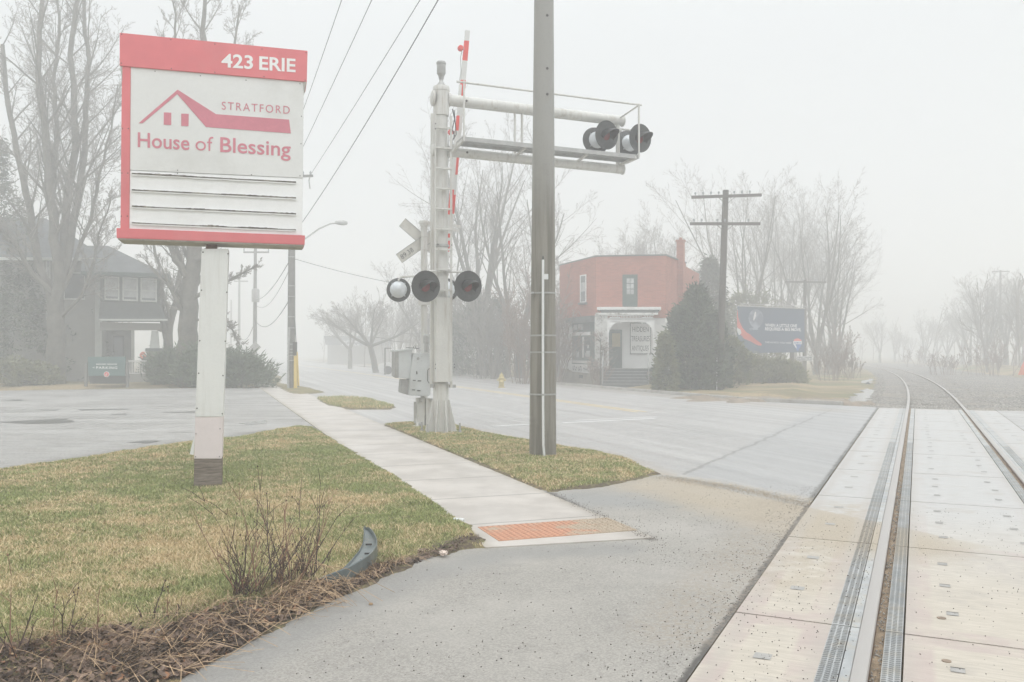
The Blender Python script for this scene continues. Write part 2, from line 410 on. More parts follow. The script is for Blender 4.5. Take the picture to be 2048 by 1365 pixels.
def mat_road():
    n = NB('road_asphalt')
    sv = n.mapv(n.pos, -TH, (1, 1, 1))
    st = n.mapv(sv, 0, (3.2, 0.06, 1))
    c = agg(n, (0.32, 0.312, 0.30), (0.44, 0.43, 0.412), 60)
    c = n.mix(n.mul(n.ss(n.noise(0.5, 5, 0.6, st), 0.40, 0.66), 0.45), c, (0.52, 0.51, 0.49))
    c = n.mix(n.mul(n.ss(n.noise(0.25, 4, 0.6), 0.5, 0.7), 0.35), c, (0.32, 0.32, 0.32))
    # newer asphalt band next to the crossing, bounded by a cracked joint
    j0, j1 = G(1366, 950), G(1665, 820)
    k = n.segd(j0, j1, 0.25, 1.6)
    band = n.segd(RR(8, -1.8), RR(30, -1.6), 0.2, 1.0)
    c = n.mix(n.mul(n.ss(band, 1.15, 0.9), 0.5), c, (0.34, 0.345, 0.345))
    c = n.mix(n.mul(n.ss(k, 0.05, 0.012), 0.7), c, (0.17, 0.165, 0.155))
    g = n.segd(RR(-4, -1.07), RR(30, -1.07), 0.06, 6)
    c = n.mix(n.mul(n.ss(g, 0.07, 0.02), 0.8), c, (0.08, 0.075, 0.065))
    e = n.polyd(SEAM[:3], 0.3, 1.2)
    sand = n.mul(n.ss(e, 0.45, 0.05), n.ss(n.noise(7, 5, 0.7), 0.38, 0.60))
    c = n.mix(n.mul(sand, 0.8), c, n.mix(n.noise(160, 2), (0.34, 0.28, 0.20), (0.60, 0.53, 0.42)))
    e2 = n.polyd([G(765, 850), G(900, 852), G(1060, 888), G(1200, 908), G(1312, 950)], 0.5, 1)
    c = n.mix(n.mul(n.ss(e2, 0.5, 0.05), 0.6), c, (0.36, 0.31, 0.25))
    fk = n.segd(S(20, 16.6), S(200, 16.6), 0.8, 0.8)
    c = n.mix(n.mul(n.ss(fk, 1.3, 0.2), 0.6), c, (0.33, 0.30, 0.26))
    n.bump(n.noise(90, 3, 0.7), 0.2, 0.005)
    wet = n.ss(n.noise(0.9, 4, 0.6, st), 0.35, 0.65)
    return n.done(c, n.math('MULTIPLY_ADD', wet, 0.28, 0.33), 0, 0.5)
def mat_parking():
    n = NB('parking_asphalt')
    c = agg(n, (0.25, 0.24, 0.225), (0.40, 0.39, 0.37), 45)
    c = n.mix(n.mul(n.ss(n.noise(0.35, 5, 0.65), 0.4, 0.65), 0.6), c, (0.45, 0.44, 0.42))
    sv = n.mapv(n.pos, 0.15, (0.25, 2.2, 1))
    cr = n.ss(n.math('ABSOLUTE', n.math('SUBTRACT', n.noise(0.8, 4, 0.6, sv, 0.6), 0.5)), 0.012, 0.003)
    c = n.mix(n.mul(cr, 0.6), c, (0.13, 0.125, 0.115))
    pt = n.ss(n.noise(0.9, 5, 0.6, sv), 0.60, 0.66)
    c = n.mix(n.mul(pt, 0.5), c, (0.22, 0.215, 0.20))
    e = n.polyd([G(-300, 960), G(0, 945), G(300, 898), G(560, 862), G(625, 855)], 0.4, 2)
    c = n.mix(n.mul(n.ss(e, 0.6, 0.05), 0.7), c, (0.16, 0.15, 0.135))
    n.bump(n.noise(60, 4, 0.7), 0.4, 0.01)
    wet = n.ss(n.noise(0.5, 4, 0.6, sv), 0.38, 0.62)
    return n.done(c, n.math('MULTIPLY_ADD', wet, 0.35, 0.38), 0, 0.45)
def mat_sidewalk():
    n = NB('sidewalk_concrete')
    c = n.mix(n.ss(n.noise(1.3, 5, 0.6), 0.35, 0.65), (0.45, 0.415, 0.375), (0.56, 0.52, 0.475))
    c = n.mix(n.mul(n.ss(n.noise(120, 3, 0.7), 0.5, 0.75), 0.35), c, (0.36, 0.34, 0.31))
    sv = n.mapv(n.pos, -TH); sx = n.t.nodes.new('ShaderNodeSeparateXYZ'); n.link(sv, sx.inputs[0])
    u = n.math('FRACT', n.math('DIVIDE', n.math('SUBTRACT', sx.outputs['Y'], 7.74), 1.46))
    dj = n.math('MINIMUM', u, n.math('SUBTRACT', 1.0, u))
    c = n.mix(n.mul(n.ss(dj, 0.014, 0.005), 0.85), c, (0.20, 0.185, 0.165))
    for a, b in ((S(6.8, 2.2), S(80, 2.2)), (S(6.8, 3.72), S(80, 3.72))):
        c = n.mix(n.mul(n.ss(n.segd(a, b, 0.2, 4), 0.14, 0.0), 0.5), c, (0.31, 0.27, 0.20))
    d = n.segd(G(1150, 1010), G(1290, 1080), 0.2, 5)
    c = n.mix(n.mul(n.ss(d, 0.30, 0.02), 0.5), c, (0.30, 0.27, 0.23))
    n.bump(n.noise(130, 3, 0.6), 0.15, 0.004)
    return n.done(c, n.ss(n.noise(1.0, 3), 0.3, 0.7, 0.35, 0.6), 0, 0.45)
def mat_slab():
    n = NB('crossing_concrete')
    rv = n.mapv(n.pos, PH); sx = n.t.nodes.new('ShaderNodeSeparateXYZ'); n.link(rv, sx.inputs[0])
    st = n.mapv(rv, 0, (1.0, 9, 1))
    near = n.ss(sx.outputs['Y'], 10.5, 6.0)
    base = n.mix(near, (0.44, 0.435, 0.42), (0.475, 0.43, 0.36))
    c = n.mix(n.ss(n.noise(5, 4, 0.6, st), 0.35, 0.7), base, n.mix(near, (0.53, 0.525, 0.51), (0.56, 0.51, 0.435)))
    c = n.mix(n.mul(n.ss(n.noise(2.2, 5, 0.7), 0.50, 0.72), 0.6), c, (0.40, 0.365, 0.32))
    # pinkish oxide bleeding from the steel edge frames of the panels
    ed = n.t.nodes.new('ShaderNodeAttribute'); ed.attribute_name = 'edge'
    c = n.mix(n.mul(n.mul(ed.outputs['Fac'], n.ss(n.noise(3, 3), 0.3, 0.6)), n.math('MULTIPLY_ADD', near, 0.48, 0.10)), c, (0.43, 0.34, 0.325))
    e = n.polyd([G(1880, 1108), G(1960, 1122), G(2080, 1170)], 0.30, 1.6)
    sand = n.mul(n.ss(e, 0.42, 0.06), n.ss(n.noise(9, 5, 0.7), 0.36, 0.58))
    sc_ = sandcol(n)
    c = n.mix(n.mul(sand, 0.6), c, (0.42, 0.385, 0.35)); c = n.mix(n.mul(sandmask(n, 7), 0.92), c, sc_)
    e3 = n.segd(RR(6.5, -1.0), RR(9.5, -0.55), 0.5, 1.5)
    c = n.mix(n.mul(n.mul(n.ss(e3, 0.8, 0.1), n.ss(n.noise(6, 5, 0.7), 0.36, 0.6)), 0.7), c, sc_)
    for a in (-0.98, -0.50, -0.06, 1.02, 1.44):
        k = n.segd(RR(-3, a), RR(28, a), 0.07, 5)
        c = n.mix(n.mul(n.ss(k, 0.09, 0.0), 0.40), c, (0.40, 0.37, 0.33))
    e4 = n.polyd([RR(27.8, -1), RR(27.8, 2)], 0.6, 1)
    c = n.mix(n.mul(n.ss(e4, 1.0, 0.1), 0.5), c, (0.42, 0.38, 0.32))
    c = n.mix(n.mul(n.ss(n.noise(170, 3, 0.8), 0.55, 0.75), 0.45), c, (0.30, 0.26, 0.22))
    n.bump(n.noise(60, 3, 0.6, n.mapv(rv, 0, (0.3, 4, 1))), 0.12, 0.004)
    return n.done(c, n.math('MULTIPLY_ADD', near, 0.2, 0.45), 0, 0.4)
def mat_terrain():
    n = NB('terrain_soil')
    c = n.mix(n.ss(n.noise(0.25, 5, 0.6), 0.4, 0.6), (0.24, 0.20, 0.115), (0.42, 0.33, 0.20))
    c = n.mix(n.ss(n.noise(0.12, 4, 0.6), 0.5, 0.62), c, (0.20, 0.21, 0.10))
    c = n.mix(n.mul(n.ss(n.noise(7, 5, 0.7), 0.5, 0.7), 0.7), c, (0.15, 0.12, 0.085))
    n.bump(n.noise(12, 5, 0.7), 0.9, 0.08)
    return n.done(c, 0.85, 0, 0.2)
def mat_ballast():
    n = NB('ballast_stone')
    v = n.t.nodes.new('ShaderNodeTexVoronoi'); n.link(n.pos, v.inputs['Vector']); v.inputs['Scale'].default_value = 14
    sp = n.t.nodes.new('ShaderNodeSeparateColor'); n.link(v.outputs['Color'], sp.inputs[0])
    c = n.mix(sp.outputs[0], (0.20, 0.185, 0.165), (0.50, 0.47, 0.43))
    c = n.mix(n.ss(v.outputs['Distance'], 0.35, 0.6), c, (0.10, 0.09, 0.08))
    c = n.mix(n.mul(n.ss(n.noise(0.5, 4), 0.45, 0.65), 0.5), c, (0.34, 0.29, 0.22))
    n.bump(n.math('SUBTRACT', 1.0, v.outputs['Distance']), 0.9, 0.04)
    return n.done(c, 0.75, 0, 0.3)
M_GRASS, M_BLADE, M_PATH, M_ROAD, M_PARK, M_WALK, M_SLAB, M_TERR, M_BAL = mat_grass(), mat_blade(), mat_path(), mat_road(), mat_parking(), mat_sidewalk(), mat_slab(), mat_terrain(), mat_ballast()
M_PUDDLE = NB('puddle_water').done((0.26, 0.255, 0.24), 0.16, 0, 1.0)
M_WETDARK = pm('wet_dark_asphalt', (0.13, 0.128, 0.12), 0.2, 3, 0.35, bump=0.2)
M_LINEW = pm('worn_white_paint', (0.84, 0.84, 0.83), 0.1, 6, 0.5, grime=(0.50, 0.50, 0.49), gfac=0.6)
M_LINEY = pm('worn_yellow_paint', (0.74, 0.60, 0.33), 0.1, 6, 0.5, grime=(0.50, 0.46, 0.40), gfac=0.7)
M_KERB = pm('kerb_concrete', (0.44, 0.42, 0.39), 0.15, 1.5, 0.7, grime=(0.22, 0.18, 0.14), gfac=0.7)
M_MUD = pm('wet_mud', (0.24, 0.19, 0.14), 0.3, 3, 0.6, bump=0.6, bscale=9)

# ================================================================== GROUND GEOMETRY
poly_sheet('ground', [(-600, -12), (600, -12), (600, 600), (-600, 600)], -0.05, M_TERR)
poly_sheet('parking_lot', [(-60, 13), (-60, 37.5), tuple(G(-700, 786)[:2]), tuple(G(0, 782)[:2]), tuple(G(200, 779)[:2]), tuple(G(400, 777)[:2]), tuple(G(525, 777)[:2]),
            tuple(S(28, 2.25)[:2]), tuple(S(15.2, 2.25)[:2]), tuple(G(560, 905)[:2]), tuple(G(300, 960)[:2]), tuple(G(-300, 1010)[:2])], 0.004, M_PARK)
edge = RR(27.8, -1.065)
poly_sheet('road', [S(260, 3.6)[:2], S(260, 16.9)[:2], S(44, 16.9)[:2], G(1500, 803)[:2], G(1690, 812)[:2], edge[:2], RR(9.5, -1.065)[:2],
            G(1400, 985)[:2], G(1250, 1000)[:2], S(9.0, 3.6)[:2]], 0.006, M_ROAD)
poly_sheet('road_beyond_track', [RR(27.8, 2.02)[:2], RR(27.8, 16)[:2], RR(-3, 16)[:2], RR(-3, 2.02)[:2]], 0.006, M_ROAD)
poly_sheet('footpath', [RR(-3, -1.065)[:2], G(1622, 1013)[:2], G(1540, 990)[:2], G(1450, 972)[:2], G(1370, 957)[:2], G(1312, 950)[:2], G(1270, 940)[:2], G(1150, 960)[:2],
            G(1060, 960)[:2], S(8.6, 3.3)[:2], S(7.3, 3.3)[:2], S(7.3, 2.1)[:2], G(800, 1090)[:2], G(600, 1160)[:2], G(400, 1240)[:2], G(100, 1365)[:2], (-4.5, 1.8), (-4.5, -3)], 0.012, M_PATH)
mb = MB()
a, b, c, d = S(6.80, 2.18), S(6.66, 3.70), S(230, 3.72), S(230, 2.25)
mb.add([(*q[:2], z) for z in (-0.04, 0.022) for q in (a, b, c, d)], [(4, 5, 6, 7), (0, 1, 5, 4), (1, 2, 6, 5), (3, 0, 4, 7)])
tag(mb.build('sidewalk', M_WALK, bevel=0), kind='structure')

# lawn and verges --------------------------------------------------
LAWN = [G(*p) for p in [(0, 946), (150, 923), (300, 899), (380, 887), (470, 878), (560, 862), (600, 856), (622, 857), (636, 864), (700, 904), (770, 945), (860, 1004), (935, 1058), (972, 1098), (905, 1108),
        (850, 1122), (780, 1148), (740, 1168), (690, 1192), (640, 1213), (590, 1238), (520, 1275), (450, 1312), (390, 1342), (345, 1368)]] + [Vector((-2.6, 3.55, 0)), Vector((-4.0, 2.2, 0)), Vector((-9, 2.0, 0)), Vector((-14, 6, 0)), Vector((-14, 12.4, 0))]
VERGE = [G(*p) for p in [(768, 852), (800, 849), (860, 848), (905, 852), (960, 866), (1040, 882), (1130, 897), (1200, 908), (1260, 925), (1312, 950), (1270, 962), (1200, 975), (1130, 983), (1095, 986), (1040, 966), (960, 930), (880, 899), (820, 873)]]
VERGE2 = [G(*p) for p in [(632, 799), (680, 796), (740, 800), (790, 815), (780, 820), (700, 820), (655, 812)]]
VERGE3 = [S(260, 3.75), S(260, 5.0), S(60, 4.6)] + [G(*p) for p in [(560, 768), (620, 777), (650, 786), (600, 790), (578, 788)]]
EDGE_PATH = [G(*p) for p in [(960, 1085), (905, 1108), (850, 1122), (780, 1148), (690, 1192), (590, 1238), (450, 1312), (345, 1368)]] + [Vector((-2.6, 3.55, 0)), Vector((-4.0, 2.2, 0))]
EDGE_W = [0.13, 0.15, 0.10, 0.13, 0.28, 0.48, 0.78, 0.92, 0.95, 0.95]
def edge_d(X, Y):
    d = np.full(X.shape, 9.0)
    for i in range(len(EDGE_PATH) - 1):
        a, b = EDGE_PATH[i], EDGE_PATH[i + 1]; ex, ey = b.x - a.x, b.y - a.y
        t = np.clip(((X - a.x) * ex + (Y - a.y) * ey) / (ex * ex + ey * ey), 0, 1)
        w_ = EDGE_W[i] * (1 - t) + EDGE_W[i + 1] * t
        d = np.minimum(d, np.hypot(X - a.x - t * ex, Y - a.y - t * ey) / w_)
    return d
def lawn_h(X, Y, sd, amp=0.05):
    j = sd + 0.10 * (vnoise(X, Y, 5, 1) - 0.5) + 0.05 * (vnoise(X, Y, 16, 2) - 0.5)
    k = np.clip(j / 0.25 + 0.12, -1, 1)
    z = np.where(k > 0, amp * np.sqrt(np.clip(k, 0, 1)) + 0.01, -0.10 * np.abs(k)) + np.where(sd > 0, 0.018 * (vnoise(X, Y, 2.3, 3) - .5) + 0.012 * (vnoise(X, Y, 9, 4) - .5), 0)
    return z
M_ = dict()
lawn = mound('lawn', LAWN, 0.05, lawn_h, M_GRASS)
v1 = mound('grass_verge', VERGE, 0.05, lawn_h, M_GRASS)
v2 = mound('far_grass_verge', VERGE2, 0.08, lawn_h, M_GRASS)
v3 = mound('long_grass_verge', VERGE3, 0.35, lawn_h, M_GRASS)
for o in (lawn, v1, v2, v3):
    n_ = len(o.data.vertices); co = np.empty(n_ * 3, np.float32); o.data.vertices.foreach_get('co', co); co = co.reshape(-1, 3)
    at = o.data.attributes.new('dirt', 'FLOAT', 'POINT')
    if o is lawn: dv = np.clip(1.5 - edge_d(co[:, 0], co[:, 1]) * (0.8 + 0.7 * vnoise(co[:, 0], co[:, 1], 6, 9)), 0, 1)
    else: dv = np.clip(1 - sdpoly(co[:, 0], co[:, 1], {v1.name: VERGE, v2.name: VERGE2, v3.name: VERGE3}[o.name]) / 0.12, 0, 1) * 0.9
    at.data.foreach_set('value', dv.astype(np.float32))

def blades(name, poly, n, amp=0.05, hmin=0.014, hmax=0.034, near=1.0, label=None, edge=False):
    xs = [p[0] for p in poly]; ys = [p[1] for p in poly]; out = []; tot = 0
    while tot < n:
        X = NP.uniform(min(xs), max(xs), n * 2); Y = NP.uniform(min(ys), max(ys), n * 2)
        D = np.hypot(X, Y); keep = NP.random(n * 2) < np.clip((near / D) ** 1.6, 0, 1)
        keep &= sdpoly(X, Y, poly) > 0.015
        keep &= np.abs(X) < 0.66 * Y + 0.5
        if edge: keep &= NP.random(n * 2) < np.clip(edge_d(X, Y) * 1.0 - 0.35, 0, 1)
        out.append(np.stack([X[keep], Y[keep]], 1)); tot += keep.sum()
    p = np.concatenate(out)[:n]; X, Y = p[:, 0], p[:, 1]; D = np.hypot(X, Y)
    Z = lawn_h(X, Y, sdpoly(X, Y, poly), amp) - 0.004
    hh = NP.uniform(hmin, hmax, n) * (0.7 + 0.8 * vnoise(X, Y, 3, 8)); wd = NP.uniform(0.0014, 0.0030, n) * np.clip(D / 5.5, 0.9, 3.0)
    an = NP.uniform(0, 2 * pi, n); ln = NP.uniform(0.2, 1.6, n) * hh; la = NP.uniform(0, 2 * pi, n)
    B = np.stack([X, Y, Z], 1); dx = np.stack([np.cos(an) * wd, np.sin(an) * wd, np.zeros(n)], 1)
    T = B + np.stack([np.cos(la) * ln, np.sin(la) * ln, hh], 1); Mi = B + np.stack([np.cos(la) * ln * 0.3, np.sin(la) * ln * 0.3, hh * 0.6], 1)
    V = np.stack([B - dx, B + dx, Mi + dx * 0.7, Mi - dx * 0.7, T], 1).reshape(-1, 3)
    i = np.arange(n)[:, None] * 5
    Fq = np.concatenate([i + np.array([[0, 1, 2]]), i + np.array([[0, 2, 3]]), i + np.array([[3, 2, 4]])])
    o = soup(name, V, Fq, M_BLADE)
    at = o.data.attributes.new('rnd', 'FLOAT', 'POINT'); at.data.foreach_set('value', np.repeat(NP.random(n), 5).astype(np.float32))
    return tag(o, label, 'grass', kind='stuff')
blades('lawn_grass', LAWN, 260000, near=5.0, label='short patchy green and straw coloured lawn grass', edge=True)
blades('verge_grass', VERGE, 60000, near=9.0, label='short grass on the verge round the concrete pole')
blades('far_verge_grass', VERGE2, 5000, near=20.0, label='short grass on the small verge further up the sidewalk', hmin=0.04, hmax=0.08)

# road markings ----------------------------------------------------
mb = MB()
def strip(mb, a, b, w_, z):
    a, b = Vector((a[0], a[1], 0)), Vector((b[0], b[1], 0)); d = (b - a).normalized(); x = Vector((-d.y, d.x, 0)) * w_ / 2
    mb.add([(*(a - x)[:2], z), (*(b - x)[:2], z), (*(b + x)[:2], z), (*(a + x)[:2], z)], [(0, 1, 2, 3)])
strip(mb, G(985, 854), G(1078, 849), 0.10, 0.010); strip(mb, G(1125, 847), G(1310, 838), 0.13, 0.010)
strip(mb, G(1150, 842), G(1312, 835), 0.10, 0.010)
tag(mb.build('white_road_line', M_LINEW), kind='structure')
mb = MB(); strip(mb, S(21, 11.15), S(120, 11.15), 0.11, 0.010); strip(mb, S(21, 11.42), S(120, 11.42), 0.11, 0.010)
tag(mb.build('yellow_road_line', M_LINEY), kind='structure')

# far kerb and walk -----------------------------------------------
mb = MB()
for a, b in ((S(230, 16.95), S(44.5, 16.95)), (S(44.2, 16.96), G(1500, 803)), (G(1504, 803), G(1685, 811))):
    mb.beam((*a[:2], 0.02), (*b[:2], 0.02), 0.18, 0.20)
tag(mb.build('far_kerb', M_KERB, bevel=0.02), kind='structure')
poly_sheet('far_sidewalk', [S(230, 18.3)[:2], S(230, 19.8)[:2], S(38, 19.8)[:2], S(36, 18.3)[:2]], -0.02, M_KERB)
def far_h(X, Y, sd): return -0.06 + np.clip(sd / 1.2, 0, 1) * 0.16 + np.where(sd > 0, 0.10 * (vnoise(X, Y, .8, 5) - .5) + .05 * (vnoise(X, Y, 3, 6) - .5), 0)
FARBANK = [S(200, 20), S(200, 60), S(60, 45), RR(60, -4.5), RR(44, -4.2), G(1648, 793), G(1600, 797), G(1500, 798), G(1380, 795), S(44, 20)]
tag(mound('far_bank', FARBANK, 0.6, far_h, M_TERR), kind='structure')
YARD = [(-60, 38.0)] + [tuple(G(x, y)[:2]) for x, y in ((-700, 783), (0, 779), (200, 776), (400, 774), (505, 772))] + [tuple(S(60, 2.0)[:2]), tuple(S(60, -40)[:2])]
tag(mound('house_yard', YARD, 0.5, lambda X, Y, sd: -0.06 + np.clip(sd / 0.8, 0, 1) * 0.14 + np.where(sd > 0, .12 * (vnoise(X, Y, .7, 15) - .5), 0), M_TERR), kind='structure')
mb = MB()
for i in range(26):
    t = i / 25; c0 = G(1395 + 330 * t + R_.uniform(-20, 20), 798 + 10 * t + R_.uniform(-4, 3)); s_ = R_.uniform(0.12, 0.5)
    pr = [(s_ * 1.3, -0.05), (s_ * 1.1, 0.03), (s_ * 0.7, 0.10 * R_.uniform(.6, 1.4)), (s_ * 0.25, 0.15), (0.001, 0.16)]
    mb.lathe(pr, Matrix.Translation(c0) @ Matrix.Rotation(R_.uniform(0, 6), 4, 'Z') @ Matrix.Diagonal((1.8, 0.7, 0.7, 1)), 9)
tag(mb.build('mud_ridge', M_MUD), 'low ridge of mud and rubble along the far kerb', 'mud', kind='stuff')

# puddles ----------------------------------------------------------
def blob(name, pts, z, mat, k=5, kind='structure'):
    pts = [Vector((p[0], p[1], 0)) for p in pts]; out = []
    for i in range(len(pts)):
        a, b = pts[i], pts[(i + 1) % len(pts)]
        for j in range(k):
            q = a.lerp(b, j / k); L_ = (b - a).length; out.append((q.x + R_.uniform(-.05, .05) * L_, q.y + R_.uniform(-.05, .05) * L_))
    return poly_sheet(name, out, z, mat, kind)
blob('puddle', [G(1672, 804), G(1700, 795), G(1722, 782), G(1738, 776), G(1752, 781), G(1752, 792), G(1738, 800), G(1710, 806)], -0.03, M_PUDDLE)
blob('far_puddle', [G(1728, 768), G(1736, 757), G(1748, 757), G(1745, 765)], -0.03, M_PUDDLE)
blob('parking_puddle', [G(478, 848), G(505, 844), G(534, 842), G(530, 848), G(500, 851)], 0.009, M_PUDDLE)
blob('kerbside_puddle', [G(440, 876), G(470, 871), G(498, 873), G(480, 878), G(450, 879)], 0.009, M_PUDDLE)
blob('wet_patch', [G(-5, 845), G(70, 841), G(130, 838), G(152, 845), G(110, 848), G(50, 849)], 0.008, M_WETDARK)
blob('small_wet_patch', [G(255, 886), G(290, 882), G(320, 883), G(300, 888)], 0.008, M_WETDARK)
for q in ([G(155, 820), G(255, 818), G(256, 820), G(160, 822)], [G(218, 830), G(252, 828), G(252, 831)], [G(325, 826), G(390, 823), G(392, 826)], [G(-5, 801), G(44, 800), G(44, 803)], [G(70, 821), G(115, 820), G(112, 822)]):
    blob('patched_crack', q, 0.008, M_WETDARK)

# crossing panels --------------------------------------------------
mb = MB(); ends = [5.45 + 2.44 * k for k in range(-3, 10)]; me_edge = []
def slab(v0, v1, u0, u1):
    g = 0.011; o = len(mb.v)
    us = [u0 + g, u0 + g + 0.14, u0 + g + 0.17, u1 - g - 0.17, u1 - g - 0.14, u1 - g]; vs = [v0, v0 + 0.13, v0 + 0.16, v1 - 0.16, v1 - 0.13, v1]
    for u in us:
        for v in vs: mb.v.append(tuple(RR(u, v, 0.020)))
    for i in range(6):
        for j in range(6): me_edge.append(1.0 if (i in (0, 1, 4, 5) or j in (0, 1, 4, 5)) else 0.0)
    for i in range(5):
        for j in range(5): mb.f.append((o + i * 6 + j, o + i * 6 + j + 1, o + (i + 1) * 6 + j + 1, o + (i + 1) * 6 + j)); mb.sm.append(False)
    p = len(mb.v)
    for u, v in ((us[0], v0), (us[0], v1), (us[-1], v1), (us[-1], v0)): mb.v.append(tuple(RR(u, v, 0.020))); mb.v.append(tuple(RR(u, v, -0.12)))
    me_edge.extend([1.0] * 8)
    for a in range(4):
        b = (a + 1) % 4; mb.f.append((p + 2 * a, p + 2 * b, p + 2 * b + 1, p + 2 * a + 1)); mb.sm.append(False)
for u0, u1 in zip(ends[:-1], ends[1:]):
    slab(-1.04, -0.475, u0, u1); slab(-0.075, 1.025, u0, u1); slab(1.425, 1.99, u0, u1)
me = bpy.data.meshes.new('crossing_slabs'); me.from_pydata(mb.v, [], mb.f); me.materials.append(M_SLAB)
at = me.attributes.new('edge', 'FLOAT', 'POINT'); at.data.foreach_set('value', np.array(me_edge, np.float32))
bm = bmesh.new(); bm.from_mesh(me); bmesh.ops.recalc_face_normals(bm, faces=bm.faces); bm.to_mesh(me); bm.free()
cs = bpy.data.objects.new('crossing_slabs', me); sc.collection.objects.link(cs); tag(cs, kind='structure')
# recessed lifting pockets and screw caps in the panels
M_POCKET = pm('pocket_fill_grey', (0.37, 0.36, 0.34), 0.1, 20, 0.7); M_CAP = pm('rusty_cap', (0.25, 0.19, 0.14), 0.3, 20, 0.7); M_POCKETSHADE = pm('painted_pocket_shadow', (0.09, 0.085, 0.08), 0.2, 20, 0.8)
mb = MB(); mh = MB(); mcap = MB()
for k, (u0, u1) in enumerate(zip(ends[:-1], ends[1:])):
    for v in (0.18, 0.80):
        for t in (0.22, 0.5, 0.78):
            if R_.random() < 0.12: continue
            c0 = RR(u0 + (u1 - u0) * t + R_.uniform(-.03, .03), v + R_.uniform(-.02, .02)); w_ = 0.034
            M4 = Matrix.Rotation(-PH, 3, 'Z'); q = [c0 + M4 @ Vector((x, y, 0)) for x, y in ((-w_, -w_), (w_, -w_), (w_, w_), (-w_, w_))]
            mb.add([(*p[:2], 0.0235) for p in q], [(0, 1, 2, 3)])  # pocket fill, somewhat darker than the slab concrete
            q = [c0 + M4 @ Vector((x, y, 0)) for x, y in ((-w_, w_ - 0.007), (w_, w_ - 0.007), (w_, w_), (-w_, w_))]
            mh.add([(*p[:2], 0.0255) for p in q], [(0, 1, 2, 3)])  # flat dark strip paints the shade along the pocket's far edge
    for v in (-0.76, 1.7):
        for t in (0.3, 0.7):
            c0 = RR(u0 + (u1 - u0) * t, v); q = [c0 + Matrix.Rotation(-PH, 3, 'Z') @ Vector((x, y, 0)) for x, y in ((-.045, -.045), (.045, -.045), (.045, .045), (-.045, .045))]
            mb.add([(*p[:2], 0.0235) for p in q], [(0, 1, 2, 3)])
for px, py, r in ((1883, 1237, 0.026), (1893, 1323, 0.024)):
    c0 = G(px, py, 0.02); mcap.lathe([(r, 0.0), (r, 0.004), (0.001, 0.005)], Matrix.Translation(c0), 20)
tag(mb.build('panel_lifting_pocket_fill', M_POCKET), kind='structure'); tag(mh.build('panel_pocket_painted_shade', M_POCKETSHADE), kind='structure'); tag(mcap.build('panel_cap', M_CAP), kind='structure')
# ================================================================== OBJECT MATERIALS
M_RED = pm('red_sign_paint', (0.71, 0.185, 0.20), 0.05, 1.5, 0.45, fine=3, grime=(0.60, 0.30, 0.29), gfac=0.25)
M_REDLET = pm('faded_red_vinyl', (0.62, 0.22, 0.27), 0.06, 3, 0.5)
M_PANEL = pm('white_sign_panel', (0.74, 0.745, 0.73), 0.03, 1.2, 0.45, grime=(0.50, 0.49, 0.45), gfac=0.35)
M_PANEL2 = pm('changeable_panel', (0.84, 0.845, 0.84), 0.03, 1.2, 0.45, grime=(0.55, 0.54, 0.50), gfac=0.3)
M_WHITELET = pm('white_vinyl', (0.85, 0.84, 0.83), 0.02, 3, 0.5)
M_SLOT = pm('rusty_slot', (0.11, 0.10, 0.085), 0.5, 9, 0.8, grime=(0.42, 0.39, 0.34), gfac=0.9)
M_RUST = pm('rusty_steel', (0.19, 0.115, 0.085), 0.3, 9, 0.8, bump=0.4)
M_UNDERSIDE = pm('mottled_underside', (0.46, 0.44, 0.40), 0.15, 4, 0.7, grime=(0.12, 0.10, 0.08), gfac=0.8)  # undersides: darker than the panels, with near-black blotches
M_CLAD = pm('white_cladding', (0.76, 0.77, 0.755), 0.03, 1.0, 0.5, grime=(0.50, 0.49, 0.45), gfac=0.3, streak=True)
M_CLADP = pm('pinkish_cladding', (0.77, 0.70, 0.70), 0.03, 1.0, 0.5, grime=(0.48, 0.45, 0.42), gfac=0.3)
M_BOLT = pm('dark_bolt', (0.07, 0.065, 0.06), 0.2, 20, 0.6)
def mat_ply():
    n = NB('weathered_plywood'); v = n.mapv(n.obj(), 0, (1.5, 1.5, 26))
    c = n.mix(n.ss(n.noise(3, 5, 0.7, v), 0.35, 0.65), (0.13, 0.105, 0.085), (0.30, 0.255, 0.215))
    n.bump(n.noise(4, 4, 0.7, v), 0.5, 0.01); return n.done(c, 0.85, 0, 0.2)
M_PLY = mat_ply()
M_STEEL = pm('white_painted_steel', (0.62, 0.615, 0.585), 0.06, 2.5, 0.45, bump=0.08, grime=(0.31, 0.26, 0.20), gfac=0.62, streak=True)
M_STEEL2 = pm('pale_box_paint', (0.58, 0.60, 0.60), 0.05, 3, 0.4, grime=(0.36, 0.34, 0.30), gfac=0.45)
M_GALV = pm('galvanised_steel', (0.42, 0.42, 0.41), 0.12, 8, 0.45, metal=0.3, grime=(0.25, 0.24, 0.22), gfac=0.4)
M_DOME = pm('silver_lamp_back', (0.62, 0.65, 0.67), 0.06, 4, 0.35, metal=0.35)
M_BLACK = pm('black_lamp_hood', (0.012, 0.012, 0.013), 0.3, 5, 0.35)
M_DISC = pm('faded_black_disc', (0.055, 0.058, 0.058), 0.25, 4, 0.55, grime=(0.11, 0.115, 0.115), gfac=0.6)
M_LENS = pm('dark_red_lens', (0.22, 0.018, 0.02), 0.15, 20, 0.2)
M_ARMR = pm('red_reflective_band', (0.72, 0.08, 0.07), 0.08, 6, 0.45)
M_ARMW = pm('white_reflective_band', (0.66, 0.66, 0.64), 0.05, 6, 0.45, grime=(0.42, 0.41, 0.38), gfac=0.4)
M_XB = pm('crossbuck_back', (0.62, 0.61, 0.57), 0.06, 3, 0.6, grime=(0.33, 0.31, 0.27), gfac=0.5)
